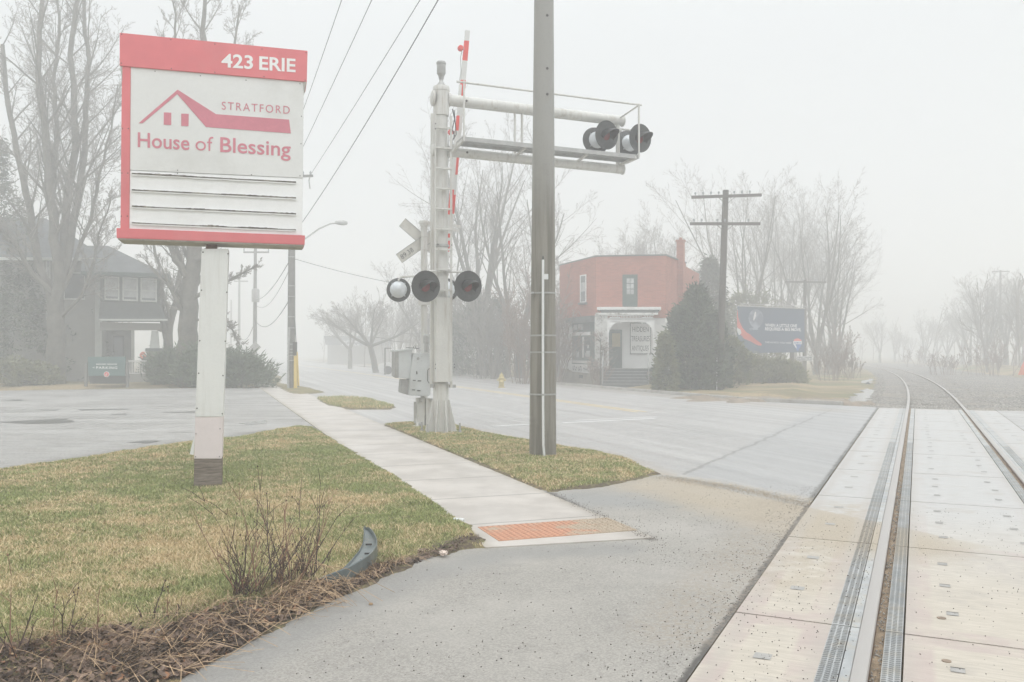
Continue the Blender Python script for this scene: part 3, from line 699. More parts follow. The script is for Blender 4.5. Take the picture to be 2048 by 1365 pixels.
M_INK = pm('black_lettering', (0.03, 0.03, 0.032), 0.1, 10, 0.6)
M_RAILTOP = NB('polished_rail').done((0.50, 0.475, 0.45), 0.34, 0.6, 0.5)
M_RAILSIDE = pm('rusty_rail_side', (0.22, 0.14, 0.10), 0.25, 12, 0.8, bump=0.3)
M_TIE = pm('oily_timber', (0.21, 0.19, 0.165), 0.3, 5, 0.85, bump=0.4)
def mat_conc_pole():
    n = NB('spun_concrete_pole'); v = n.obj(); s_ = n.mapv(v, 0, (7, 7, 0.35))
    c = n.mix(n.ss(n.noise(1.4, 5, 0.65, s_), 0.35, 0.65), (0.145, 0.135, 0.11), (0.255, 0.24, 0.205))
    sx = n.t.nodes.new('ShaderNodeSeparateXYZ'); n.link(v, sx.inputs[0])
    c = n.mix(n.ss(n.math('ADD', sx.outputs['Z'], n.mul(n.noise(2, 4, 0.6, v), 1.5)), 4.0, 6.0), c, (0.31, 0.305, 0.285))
    c = n.mix(n.mul(n.ss(n.noise(45, 4, 0.7, v), 0.55, 0.75), 0.45), c, (0.12, 0.115, 0.10))
    n.bump(n.noise(35, 4, 0.7, v), 0.25, 0.006); return n.done(c, 0.6, 0, 0.4)
M_CPOLE = mat_conc_pole()
M_PVC = pm('white_conduit', (0.72, 0.73, 0.73), 0.04, 6, 0.4)
M_WOOD = pm('dark_pole_timber', (0.085, 0.07, 0.058), 0.3, 3, 0.85, bump=0.4, bscale=20)
M_WOODG = pm('grey_pole_timber', (0.19, 0.185, 0.175), 0.2, 3, 0.85)
M_WIRE = pm('cable', (0.05, 0.05, 0.05), 0.1, 10, 0.6)
M_YEL = pm('yellow_guard', (0.70, 0.52, 0.14), 0.08, 6, 0.5)
M_GLASSG = pm('porcelain_insulator', (0.30, 0.32, 0.33), 0.1, 10, 0.2)
def mat_rubber():
    n = NB('ribbed_rubber'); rv = n.mapv(n.pos, PH); sx = n.t.nodes.new('ShaderNodeSeparateXYZ'); n.link(rv, sx.inputs[0])
    c = n.mix(n.ss(n.noise(4, 4, 0.6), 0.35, 0.65), (0.34, 0.355, 0.36), (0.46, 0.47, 0.465))
    c = n.mix(n.mul(n.ss(n.noise(6, 6, 0.75), 0.46, 0.64), 0.7), c, (0.40, 0.36, 0.29)); c = n.mix(n.mul(sandmask(n, 9), 0.95), c, sandcol(n)); return n.done(c, 0.55, 0, 0.4)
M_RUB = mat_rubber(); M_RUBSLOT = pm('rubber_slot', (0.13, 0.135, 0.13), 0.2, 20, 0.8)
M_SANDFILL = pm('flangeway_dirt', (0.28, 0.21, 0.14), 0.35, 12, 0.9, bump=0.9, bscale=60, fine=90)

# ================================================================== TRACK
tr = thing('railway_track', RR(10, 0.475), 'railway track crossing the road on concrete slabs and curving left into the fog', 'railway track')
def ribbon(mb, v0, v1, z, us, zf=None):
    o = len(mb.v)
    for u in us: mb.v.append(tuple(RR(u, v0, z))); mb.v.append(tuple(RR(u, v1, z)))
    for i in range(len(us) - 1): mb.f.append((o + 2 * i, o + 2 * i + 1, o + 2 * i + 3, o + 2 * i + 2)); mb.sm.append(True)
US = [-3 + 1.5 * i for i in range(22)] + [30 + 2 * i for i in range(70)]
for v in (-0.275, 1.225):
    top = MB(); side = MB(); hw = 0.041; zt = 0.034
    prof = [(-hw, zt - 0.012), (-hw + 0.006, zt - 0.003), (-hw * 0.4, zt), (hw * 0.4, zt), (hw - 0.006, zt - 0.003), (hw, zt - 0.012)]
    for i, u in enumerate(US):
        for x, z in prof: top.v.append(tuple(RR(u, v + x, z)))
    for i in range(len(US) - 1):
        for k in range(5): top.f.append((i * 6 + k, i * 6 + k + 1, (i + 1) * 6 + k + 1, (i + 1) * 6 + k)); top.sm.append(True)
    p2_ = [(-0.075, -0.14), (-0.075, -0.125), (-0.012, -0.11), (-0.012, -0.02), (-hw, -0.012), (-hw, zt - 0.0125)]
    p2_ = p2_ + [(-x, z) for x, z in reversed(p2_)]; m_ = len(p2_)
    for i, u in enumerate(US):
        for x, z in p2_: side.v.append(tuple(RR(u, v + x, z)))
    for i in range(len(US) - 1):
        for k in range(m_ - 1):
            if k == 5: continue
            side.f.append((i * m_ + k, i * m_ + k + 1, (i + 1) * m_ + k + 1, (i + 1) * m_ + k)); side.sm.append(False)
    r = side.build('rail', M_RAILSIDE, tr); top.build('rail_head', M_RAILTOP, r)
UN = [-3 + 0.5 * i for i in range(62)]
for v0, v1 in ((-0.475, -0.372), (-0.178, -0.086), (1.036, 1.128), (1.322, 1.425)):
    mb = MB(); sl = MB(); g = 2.44
    for u0, u1 in zip(ends[:-1], ends[1:]):
        p = [RR(u0 + .008, v0, 0.022), RR(u0 + .008, v1, 0.022), RR(u1 - .008, v1, 0.022), RR(u1 - .008, v0, 0.022)]
        mb.add([(*q[:2], z) for z in (-0.08, 0.022) for q in p], [(4, 5, 6, 7), (0, 1, 5, 4), (1, 2, 6, 5), (2, 3, 7, 6), (3, 0, 4, 7)])
        # herringbone ribs: raised short bars over a darker groove bed
        n_ = int((u1 - u0) / 0.030); w_ = (v1 - v0)
        for k in range(n_):
            u = u0 + 0.03 + k * 0.030
            if u > 17: continue
            for c_, sg in ((v0 + w_ * 0.17, 1), (v0 + w_ * 0.5, -1), (v0 + w_ * 0.83, 1)):
                a = RR(u, c_ - w_ * 0.13, 0); b = RR(u + sg * 0.008, c_ + w_ * 0.13, 0)
                d = (b - a).normalized(); x = Vector((-d.y, d.x, 0)) * 0.0042
                sl.add([(*(a - x)[:2], 0.0255), (*(b - x)[:2], 0.0255), (*(b + x)[:2], 0.0255), (*(a + x)[:2], 0.0255)], [(0, 1, 2, 3)])
    r = mb.build('rubber_flange_seal', M_RUB, tr); sl.build('tread_groove', M_RUBSLOT, r)
for v0, v1 in ((-0.366, -0.318), (1.268, 1.316)):
    mb = MB()
    for u0, u1 in zip(ends[:-1], ends[1:]):
        p = [RR(u0 + .006, v0), RR(u0 + .006, v1), RR(u1 - .006, v1), RR(u1 - .006, v0)]
        mb.add([(*q[:2], z) for z in (-0.08, 0.021) for q in p], [(4, 5, 6, 7), (0, 1, 5, 4), (1, 2, 6, 5), (2, 3, 7, 6), (3, 0, 4, 7)])
    mb.build('rubber_side_strip', M_RUB, tr)
for v0, v1 in ((-0.232, -0.180), (1.130, 1.182), (-0.40, -0.30), (1.25, 1.35)):
    mb = MB(); o = 0; w_ = v1 - v0
    n_ = 420
    for i in range(n_):
        u = -3 + 31 * i / (n_ - 1)
        for k in range(4): mb.v.append(tuple(RR(u, v0 + w_ * k / 3, -0.012 + R_.uniform(-.007, .009) - (0.02 if v0 in (-.40, 1.25) else 0))))
    for i in range(n_ - 1):
        for k in range(3): mb.f.append((i * 4 + k, i * 4 + k + 1, (i + 1) * 4 + k + 1, (i + 1) * 4 + k)); mb.sm.append(False)
    mb.build('flangeway_dirt', M_SANDFILL, tr)
tie = MB(); tie.box((0, 0, 0), (2.6, 0.23, 0.16)); k_ = 0
proto = None
for i in range(74):
    u = 28.1 + i * 0.56; c0 = RR(u, 0.475, -0.112 + R_.uniform(-.01, .012))
    if proto is None: proto = o = tie.build('sleeper', M_TIE, tr, bevel=0.01)
    else: o = proto.copy(); sc.collection.objects.link(o); o.parent = tr
    ang = -PH + (u - 28) / 720.0
    o.location = c0 - WORLD[tr.name] + Vector((0, 0, 0.0)); o.rotation_euler = (0, 0, ang + R_.uniform(-.015, .015))
# ballast bed
mb = MB(); us = [27.85 + 0.35 * i for i in range(340)]; vs_ = [-1.8, -1.55, -1.2, -0.6, -0.1, 0.5, 1.1, 1.6, 2.2, 3.2, 5.2, 8.5]; zz = [-.055, -.03, -.02, -.02, -.035, -.03, -.035, -.02, -.015, -.01, .0, -.055]
for u in us:
    for v, z in zip(vs_, zz):
        e_ = min(1, (u - 27.85) / 1.5); mb.v.append(tuple(RR(u, v + R_.uniform(-.1, .1) * (v not in (-.6, .5)), z + R_.uniform(-.015, .015))))
m_ = len(vs_)
for i in range(len(us) - 1):
    for k in range(m_ - 1): mb.f.append((i * m_ + k, i * m_ + k + 1, (i + 1) * m_ + k + 1, (i + 1) * m_ + k)); mb.sm.append(False)
tag(mb.build('ballast', M_BAL), 'grey crushed stone ballast under the track beyond the crossing', 'ballast', kind='stuff')
def stones(name, pts, smin, smax, mat, label, seed=1, flat=0.7):
    rs = np.random.default_rng(seed); n = len(pts); P_ = np.array([[p[0], p[1], p[2]] for p in pts])
    base = np.array([[1, 0, 0], [0, 1, 0], [-1, 0, 0], [0, -1, 0], [0, 0, 1], [0, 0, -1]], float)
    tri = np.array([[0, 1, 4], [1, 2, 4], [2, 3, 4], [3, 0, 4], [1, 0, 5], [2, 1, 5], [3, 2, 5], [0, 3, 5]])
    s_ = rs.uniform(smin, smax, n) ** 1.0; B = base[None] * (rs.uniform(0.6, 1.3, (n, 6, 1))) ; a = rs.uniform(0, 6.28, n)
    x = B[..., 0] * np.cos(a)[:, None] - B[..., 1] * np.sin(a)[:, None]; y = B[..., 0] * np.sin(a)[:, None] + B[..., 1] * np.cos(a)[:, None]
    V = np.stack([x, y * 0.8, B[..., 2] * flat], -1) * s_[:, None, None] + P_[:, None, :]
    Fq = tri[None] + (np.arange(n) * 6)[:, None, None]
    return tag(soup(name, V.reshape(-1, 3), Fq.reshape(-1, 3), mat), label, 'gravel', kind='stuff')
M_STONE = pm('grey_stone', (0.34, 0.32, 0.29), 0.45, 3, 0.8, fine=18); M_GRIT = pm('dark_grit', (0.11, 0.095, 0.08), 0.5, 8, 0.85)
pts = []
for i in range(9000):
    u = 27.9 + 50 * R_.random() ** 1.6; v = R_.uniform(-1.6, 5.2)
    if min(abs(v + .275), abs(v - 1.225)) < 0.09: continue
    pts.append(RR(u, v, -0.03 if -1.2 < v < 2 else -0.012))
stones('loose_ballast', pts, 0.02, 0.05, M_STONE, 'loose grey ballast stones lying round the sleepers', 3)
pts = []
for i in range(1000):      # grit along slab edge
    u = R_.uniform(3.0, 11); pts.append(RR(u, -1.07 - abs(R_.gauss(0, 0.16)) , 0.016))
for i in range(520):
    t = R_.random() ** 1.0; u = 4 + 7 * t; pts.append(RR(u, R_.uniform(-3.2, -1.1), 0.015))
for i in range(500):
    pts.append(G(R_.uniform(1230, 1480), R_.uniform(985, 1130), 0.015))
for i in range(330):
    pts.append(G(R_.uniform(500, 1560), R_.uniform(1110, 1364), 0.015))
for i in range(650):
    t = R_.random(); pts.append(G(1097 + 205 * t + abs(R_.gauss(0, 16)), 987 + 95 * t + R_.gauss(0, 3), 0.024))
stones('scattered_grit', pts, 0.0014, 0.0058, M_GRIT, 'dark grit and small stones scattered over the asphalt footpath', 4)
pts = []
for i in range(500): pts.append(RR(R_.uniform(4.2, 9), R_.uniform(-1.03, -0.5), 0.024))
for i in range(420): pts.append(RR(R_.uniform(4.2, 10), R_.uniform(-0.07, 1.02), 0.024))
for i in range(200): pts.append(RR(R_.uniform(4.2, 9), R_.uniform(-0.47, -0.33), 0.026))
stones('panel_grit', pts, 0.0015, 0.0055, M_GRIT, 'dark grit scattered over the concrete crossing slabs', 5)
pts = [RR(R_.uniform(4.2, 12), R_.uniform(-0.228, -0.185), -0.004) for i in range(420)]
stones('flangeway_stones', pts, 0.004, 0.011, M_STONE, 'small pale stones caught in the flangeway beside the rail', 6)
pts = []
for i in range(5200):
    t = R_.random() * 2; k = int(t); a, b = SEAM[k], SEAM[k + 1]; p = a.lerp(b, t - k); q = p + U2 * abs(R_.gauss(0, .35)) * (-1) + V2 * R_.gauss(0, .1) - U2 * 0.05
    pts.append(Vector((q.x, q.y, 0.016)))
M_SANDG = pm('tan_grit', (0.42, 0.35, 0.26), 0.35, 30, 0.85)
stones('sandy_grit', pts, 0.0018, 0.0055, M_SANDG, 'tan sandy grit in a strip where footpath meets road', 7)

# ================================================================== PYLON SIGN
Lp, Rp = Vector((-4.506, 9.77, 0)), Vector((-2.506, 10.34, 0))
SP = Plane(Lp, Rp - Lp)
def quad_px(pl, px): return [pl.at(*p) for p in px]
sg = thing('pylon_sign', G(415, 985), 'tall white and red roadside sign on a white boxed post in the lawn', 'pylon sign')
def sprism(name, px, d0, d1, mat, parent, bevel=0.004):
    mb = MB(); mb.prism(quad_px(SP, px), SP.pt, d0, d1); return mb.build(name, mat, parent, bevel=bevel)
hd = sprism('header', [(240, 67), (615, 103), (613.5, 165), (240, 133)], 0.02, -0.42, M_RED, sg)
bd = sprism('face_panel', [(261, 134), (607.5, 164), (606, 356.5), (260, 340.5)], 0.0, -0.33, M_PANEL, sg)
lo = sprism('message_panel', [(260, 341), (606, 357), (604.5, 471), (258, 460)], -0.004, -0.33, M_PANEL2, sg)
st = sprism('side_strip', [(244, 133), (261.5, 134), (258.5, 460), (241, 459)], 0.008, -0.34, M_RED, sg)
fa = sprism('base_fascia', [(233.5, 457), (610, 472), (609, 490.5), (234, 477)], 0.025, -0.42, M_RED, sg)
u_ = sprism('underside_tray', [(236, 476), (607, 489), (607, 493), (236, 480)], 0.015, -0.40, M_UNDERSIDE, fa)
# soffit wedges at both ends of the header
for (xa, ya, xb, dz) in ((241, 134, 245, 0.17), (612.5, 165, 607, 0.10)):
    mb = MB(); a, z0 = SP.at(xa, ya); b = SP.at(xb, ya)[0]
    mb.prism([(a, z0 + 0.002), (b, z0 + 0.002), (b, z0 - dz)], SP.pt, 0.012, -0.40); mb.build('header_soffit', M_UNDERSIDE, hd)
# lettering
mb = MB()
(s0, zb), (s1, _), (_, zt) = SP.at(443, 135.5), SP.at(591, 145), SP.at(443, 109.5)
def slant(pl, pA, pB):
    """baseline through two photo points of the plane"""
    (a, za), (b, zb_) = pl.at(*pA), pl.at(*pB); k = (zb_ - za) / (b - a)
    return a, b, (lambda s, z, d: pl.pt(s, za + k * (s - a) + z, d))
a, b, fn = slant(SP, (443, 135), (591, 145.5)); cap = SP.at(517, 113)[1] - SP.at(517, 140.2)[1]
sp_ = SP.at(506, 139)[0]; s2_ = SP.at(518.5, 140)[0]
put_text(mb, '423', fn, a, sp_, 0, cap, bold=0.022, d=0.024); mb.build('address_number', M_WHITELET, hd)
mb = MB(); put_text(mb, 'ERIE', fn, s2_, b, 0, cap, bold=0.022, d=0.024); mb.build('street_lettering', M_WHITELET, hd)
mb = MB()
a, b, fn = slant(SP, (443.5, 219.5), (579.5, 228.5)); cap = SP.at(510, 207.5)[1] - SP.at(510, 224)[1]
put_text(mb, 'STRATFORD', fn, a, b, 0, cap, bold=0.0, spacing=1.25, d=0.004); mb.build('town_lettering', M_REDLET, bd)
for word, xa, ya, xb, yb, bo in (('House', 275.5, 294.3, 379, 300.5, 0.012), ('of', 391, 301, 426.5, 303, -0.004), ('Blessing', 440.5, 304, 581.5, 313, 0.012)):
    mb = MB(); a, b, fn = slant(SP, (xa, ya), (xb, yb)); x = (xa + xb) / 2; ym = (ya + yb) / 2
    cap = SP.at(x, ym - 30.5)[1] - SP.at(x, ym)[1]; put_text(mb, word, fn, a, b, 0, cap, bold=bo, d=0.004); mb.build('name_lettering', M_REDLET, bd)
mb = MB()
for poly in ([(277.3, 247), (355.3, 180), (354.6, 188.8), (285.5, 247)], [(355.3, 180), (432.2, 229), (412, 254.6), (354.6, 188.8)], [(432.2, 229), (578, 239.9), (581.7, 267.4), (412, 254.6)],
             [(327.8, 225.3), (342.5, 226), (342.5, 250.7), (327.5, 250)], [(362.5, 227.8), (377.5, 228.5), (377, 253), (362.5, 252.5)]):
    mb.prism(quad_px(SP, poly), SP.pt, 0.0015, 0.004)
mb.build('roof_emblem', M_REDLET, bd)
for (ya, yb) in ((348.4, 366), (381.2, 397.3), (414, 429), (447, 461)):
    mb = MB(); a, b, fn = slant(SP, (264, ya), (592, yb)); h_ = 0.016
    N_ = 60; up = [(a + (b - a) * i / N_, h_ * (1 + R_.uniform(-.12, .25))) for i in range(N_ + 1)]; dn = [(a + (b - a) * i / N_, -h_ * (1 + R_.uniform(-.15, .3))) for i in range(N_ + 1)]
    mb.prism([(x, z) for x, z in up] + [(x, z) for x, z in reversed(dn)], fn, 0.0, 0.012)
    rail = mb.build('letter_rail', M_PANEL2, lo)
    m2 = MB(); pts_ = []; 
    for i in range(N_):
        x0 = a + (b - a) * i / N_; x1 = a + (b - a) * (i + 1) / N_; t = vnoise(np.array([x0 * 3.0]), np.array([ya * .3]), 1.7, 3)[0]
        hh = 0.0055 + 0.014 * t * R_.uniform(.6, 1.2)
        m2.prism([(x0, -hh * .3), (x1, -hh * .3), (x1, hh), (x0, hh)], fn, 0.0125, 0.014)
    m2.build('rusty_slot_line', M_SLOT, rail)
def screws(name, px, d, parent, r=0.008, plane=None):
    pl = plane or SP; mb = MB()
    for q in px:
        s_, z_ = pl.at(*q); M4 = Matrix.Translation(pl.pt(s_, z_, d)) @ pl.n.to_track_quat('Z', 'Y').to_matrix().to_4x4()
        mb.lathe([(r, -0.002), (r, 0.002), (0.0005, 0.004)], M4, 8)
    return mb.build_each('screw', M_BOLT, parent)
screws('header_screws', [(244, 70), (342, 81), (430, 90), (524, 100), (612, 107), (243, 128), (343, 139), (430, 146), (528, 155), (610, 162)], 0.022, hd, 0.006)
screws('panel_screws', [(310, 143), (401, 152), (492, 161), (600, 168), (603, 233), (602, 288), (600, 352), (503, 350), (355, 341), (355, 347)], 0.002, bd, 0.006)
screws('strip_screws', [(245, 258), (257, 258), (244, 347), (256, 347), (243, 433), (255, 433)], 0.010, st, 0.006)
# post
def pblock(name, x0b, x1b, yb, x0t, x1t, yt, d0, d1, mat):
    PP = PPL; mb = MB(); mb.prism(quad_px(PP, [(x0b, yb), (x1b, yb), (x1t, yt), (x0t, yt)]), PP.pt, d0, d1); return mb.build(name, mat, sg, bevel=0.004)
PPL = Plane(G(415, 985), Rp - Lp)
pblock('steel_post', 409, 431, 520, 412, 434, 478, -0.08, -0.20, M_RUST)
c1 = pblock('post_cladding', 390.5, 446, 834, 403, 456.5, 498, 0.0, -0.30, M_CLAD)
c2 = pblock('lower_cladding', 388, 443.5, 918, 390.6, 446.2, 832.5, -0.006, -0.295, M_CLADP)
c3 = pblock('plywood_skirt', 386.5, 442.5, 990, 388.6, 443.2, 917.5, -0.012, -0.29, M_PLY)
screws('post_bolts', [(406, 505), (456, 508)], 0.002, c1, 0.009, PPL); screws('post_screws', [(403, 581), (453.5, 585), (399.5, 682), (450.5, 683), (397.5, 747), (446, 751.5), (394, 817), (444.5, 828)], 0.002, c1, 0.008, PPL)
screws('lower_screws', [(392, 868), (440, 858), (391, 914), (439, 914)], -0.002, c2, 0.006, PPL)
mb = MB(); mb.prism(quad_px(PPL, [(389.5, 868), (384, 888), (379, 909), (387, 911)]), PPL.pt, -0.02, -0.03); mb.build('loose_flashing', M_CLAD, sg)
# ================================================================== CROSSING SIGNALS
def frameM(o, z_dir, up=Vector((0, 0, 1))):
    z = Vector(z_dir).normalized(); x = up.cross(z).normalized(); y = z.cross(x)
    return Matrix((( x.x, y.x, z.x, o[0]), (x.y, y.y, z.y, o[1]), (x.z, y.z, z.z, o[2]), (0, 0, 0, 1)))
def flasher(parent, c, face, r=0.305, hooded=True, name='signal_light', tilt=0.0):
    """round crossing flasher: dark background disc, lens, hood, domed back; faces along 'face'"""
    f = Vector(face).normalized(); M4 = frameM(c, f)
    mb = MB(); mb.lathe([(0.001, 0.0), (0.115, 0.0), (0.12, 0.004), (r * 0.62, 0.012), (r * 0.93, 0.022), (r, 0.030), (r, 0.022), (r * 0.9, 0.008), (0.12, -0.012), (0.001, -0.012)], M4, 40)
    root = mb.build(name, M_DISC, parent)
    mb = MB(); mb.lathe([(0.001, 0.030), (0.05, 0.027), (0.085, 0.015), (0.105, 0.004)], M4, 28); mb.build('lens', M_LENS, root)
    # tapered hood over the top half of the lens
    mb = MB(); n = 22; Lh = 0.38
    for layer in (0.0, 0.006):
        for i in range(9):
            t = i / 8
            for k in range(n + 1):
                a = radians(-28) + radians(236) * k / n; ext = Lh * (0.30 + 0.70 * max(0.0, sin(min(max(a, 0), pi))) ** 0.8)
                rr = 0.118 + layer + 0.018 * t
                mb.v.append(tuple(M4 @ Vector((rr * cos(a), rr * sin(a) - 0.05 * t * t, 0.004 + ext * t))))
    N1 = 9 * (n + 1)
    for l in (0, 1):
        for i in range(8):
            for k in range(n):
                b0 = l * N1 + i * (n + 1) + k; mb.f.append((b0, b0 + 1, b0 + n + 2, b0 + n + 1)); mb.sm.append(True)
    for k in range(n):
        b0 = 8 * (n + 1) + k; mb.f.append((b0, b0 + 1, b0 + 1 + N1, b0 + N1)); mb.sm.append(False)
    mb.build('hood', M_BLACK, root)
    mb = MB(); mb.lathe([(0.165, -0.013), (0.185, -0.03), (0.185, -0.05), (0.15, -0.105), (0.09, -0.14), (0.001, -0.155)], M4, 32)
    for k in range(4):
        a = pi / 4 + k * pi / 2; mb.lathe([(0.016, -0.045), (0.016, -0.02), (0.001, -0.012)], M4 @ Matrix.Translation((0.193 * cos(a), 0.193 * sin(a), 0)), 8)
    mb.build('lamp_housing', M_DOME, root)
    return root
M1 = S(16.59, 4.376); mu, mv = 16.59, 4.376
SIG = thing('crossing_signal', M1, 'tall white cantilever railway signal mast reaching over the road with flashing lights', 'railway signal')
def Q(v, u, z): return S(mu + u, mv + v, z)     # local: v along the arm, u along the street (negative towards the viewer)
mb = MB(); mb.tube([Q(0, 0, 0.9), Q(0, 0, 4.4), Q(0, 0, 7.03)], [0.150, 0.140, 0.128], 28)
mast = mb.build('mast', M_STEEL, SIG)
mb = MB(); mb.lathe([(0.14, 6.42), (0.158, 6.43), (0.162, 6.92), (0.172, 6.93), (0.172, 6.97), (0.160, 7.02), (0.0, 7.06)], Matrix.Translation(M1), 28)
mb.build('mast_cap', M_STEEL, SIG)
# base casting
mb = MB(); mb.lathe([(0.150, 0.08), (0.158, 0.5), (0.156, 1.0), (0.168, 1.0), (0.168, 1.035), (0.15, 1.035)], Matrix.Translation(M1), 24)
for k in range(8):
    a = k * pi / 4 + 0.2; d = V2 * cos(a) + U2 * sin(a); r1 = 0.34 if k % 2 else 0.30
    x = Vector((-d.y, d.x, 0)) * 0.008
    pr = [(0.15, 0.70), (0.185, 0.70), (r1, 0.06), (0.15, 0.06)]
    mb.add([M1 + d * q[0] + x * s_ + Vector((0, 0, q[1])) for s_ in (-1, 1) for q in pr], [(0, 1, 2, 3), (7, 6, 5, 4), (0, 4, 5, 1), (1, 5, 6, 2), (2, 6, 7, 3), (3, 7, 4, 0)])
base = mb.build('base_casting', M_STEEL, SIG)
mb = MB(); M3 = Matrix.Rotation(TH, 3, 'Z'); mb.box(M1 + Vector((0, 0, 0.045)), (0.80, 0.62, 0.045), M3); pl_ = mb.build('base_plate', M_STEEL, SIG, bevel=0.01)
mb = MB()
for a, b in ((-.33, -.24), (.33, -.24), (-.33, .24), (.33, .24)):
    mb.cyl(Q(a, b, 0.06), Q(a, b, 0.25), 0.018, n=8); mb.cyl(Q(a, b, 0.068), Q(a, b, 0.10), 0.034, n=6)
mb.build_each('anchor_bolt', M_GALV, pl_)
# finial bell on the top
mb = MB(); B = Q(0.0, 0, 0)
mb.lathe([(0.095, 7.02), (0.09, 7.06), (0.045, 7.12), (0.035, 7.17), (0.055, 7.235), (0.072, 7.26)], Matrix.Translation(B), 16)
for k in range(4):
    a = k * pi / 2 + .6; mb.beam(B + Vector((0.035 * cos(a), 0.035 * sin(a), 7.15)), B + Vector((0.078 * cos(a), 0.078 * sin(a), 7.30)), 0.02, 0.008)
mb.lathe([(0.072, 7.265), (0.090, 7.29), (0.088, 7.475), (0.098, 7.48), (0.098, 7.515), (0.085, 7.53), (0.0, 7.535)], Matrix.Translation(B), 24)
mb.build('bell', M_GALV, SIG)
# arms, rear stubs, flange collars
up = MB(); up.tube([Q(0.10, 0, 6.77), Q(4.08, 0, 6.70)], [0.115, 0.108], 24); up.lathe([(0.108, 0), (0.122, 0.002), (0.122, 0.03), (0.0, 0.034)], frameM(Q(4.06, 0, 6.70), V2), 24); ua = up.build('upper_arm', M_STEEL, SIG)
lw = MB(); lw.tube([Q(0.10, 0, 5.72), Q(4.08, 0, 5.64)], [0.098, 0.098], 24); lw.lathe([(0.098, 0), (0.112, 0.002), (0.112, 0.03), (0.0, 0.034)], frameM(Q(4.06, 0, 5.64), V2), 24); la = lw.build('lower_arm', M_STEEL, SIG)
for z, r in ((6.77, 0.15), (5.72, 0.13)):
    mb = MB(); mb.lathe([(r * .9, 0.0), (r, 0.005), (r, 0.045), (r * .75, 0.06), (0.001, 0.075)], frameM(Q(-0.15, -0.02, z), -V2), 20); mb.lathe([(r * .95, 0.0), (r * .95, 0.045), (r * .7, 0.05)], frameM(Q(0.135, -0.0, z), V2), 20)
    mb.build('arm_flange', M_STEEL, SIG)
mb = MB()
for v, z in ((0.5, 6.755), (0.24, 5.72), (0.52, 5.71)): mb.lathe([(0.022, 0.0), (0.022, 0.012), (0.001, 0.02)], frameM(Q(v, -0.112 if z > 6 else -0.096, z), -U2), 10)
mb.build_each('arm_plug', M_BOLT, ua)
# vertical struts between the arms
for v, w_ in ((1.58, 0.055), (1.74, 0.075)):
    mb = MB(); mb.beam(Q(v, 0.0, 5.80), Q(v, 0.0, 6.66), w_, 0.03, up=V2); mb.build('arm_strut', M_STEEL, SIG)
mb = MB(); mb.cyl(Q(3.96, 0, 5.74), Q(3.96, 0, 6.60), 0.045, n=16); mb.lathe([(0.06, 0), (0.09, 0.02), (0.09, 0.05), (0.05, 0.09)], Matrix.Translation(Q(3.96, 0, 6.44)), 16); mb.build('lamp_pipe', M_STEEL, SIG)
# walkway
wk = MB(); N_ = 46
for v0, v1, u0, u1 in ((0.30, 4.14, -0.58, -0.545), (0.30, 4.14, -0.16, -0.125)):
    wk.beam(Q(v0, (u0 + u1) / 2, 5.86), Q(v1, (u0 + u1) / 2, 5.80), 0.03, 0.085)
wk.beam(Q(0.30, -0.60, 5.86), Q(0.30, -0.10, 5.86), 0.03, 0.085); wk.beam(Q(4.14, -0.62, 5.80), Q(4.14, -0.05, 5.80), 0.03, 0.085)
for i in range(1, 90):
    v = 0.30 + 3.84 * i / 90; wk.beam(Q(v, -0.55, 5.885 - 0.06 * i / 90), Q(v, -0.15, 5.885 - 0.06 * i / 90), 0.006, 0.03)
for k in range(5): wk.beam(Q(.3, -.49 + .075 * k, 5.885), Q(4.14, -.49 + .075 * k, 5.825), 0.005, 0.03)
wk.build('walkway', M_GALV, SIG)
mb = MB()
mb.beam(Q(0.12, 0, 5.60), Q(0.30, -0.56, 5.84), 0.05, 0.05); mb.beam(Q(0.12, -0.02, 5.75), Q(0.32, -0.30, 5.84), 0.05, 0.05)
mb.beam(Q(1.62, 0, 5.76), Q(1.62, -0.5, 5.80), 0.05, 0.04); mb.beam(Q(3.98, 0, 5.72), Q(4.1, -0.58, 5.78), 0.06, 0.05); mb.beam(Q(3.0, 0, 5.73), Q(3.0, -0.5, 5.78), 0.05, 0.04)
mb.build_each('walkway_bracket', M_STEEL, SIG)
mb = MB(); mb.tube([Q(0.16, -0.585, 6.97), Q(4.22, -0.60, 6.90)], 0.021, 10); mb.tube([Q(4.17, -0.60, 6.90), Q(3.95, -0.05, 6.72)], 0.018, 8); mb.build('handrail', M_STEEL, SIG)
for v in (0.30, 4.15):
    mb = MB(); mb.beam(Q(v, -0.61, 5.80), Q(v, -0.61, 7.0 - 0.02 * v), 0.035, 0.028, up=V2); mb.build('handrail_post', M_STEEL, SIG)
# cantilever lamps
ca = MB(); ca.tube([Q(3.54, 0, 6.52), Q(4.38, 0, 6.52)], 0.022, 10); ca.build('lamp_crossbar', M_STEEL, SIG)
for dv in (3.56, 4.36):
    flasher(SIG, Q(dv, -0.24, 6.29), -U2 + V2 * 0.22 + Vector((0, 0, -0.10)))
    flasher(SIG, Q(dv + 0.0, 0.26, 6.29), U2 + Vector((0, 0, -0.09)))
# mast lamps (lower pair)
mb = MB(); mb.tube([Q(-0.40, -0.30, 3.24), Q(-0.2, -0.21, 3.27), Q(0.0, -0.17, 3.27), Q(0.25, -0.20, 3.27), Q(0.46, -0.30, 3.26)], 0.024, 10)
mb.lathe([(0.135, 3.20), (0.158, 3.205), (0.158, 3.33), (0.135, 3.335)], Matrix.Translation(M1), 24); mb.build('lower_lamp_bracket', M_STEEL, SIG)
for px in (850.5, 935): 
    c0 = P(px, 573, 16.55 + (px - 893) * 0.0031); flasher(SIG, c0, -U2 + V2 * 0.22 + Vector((0, 0, -0.08)))
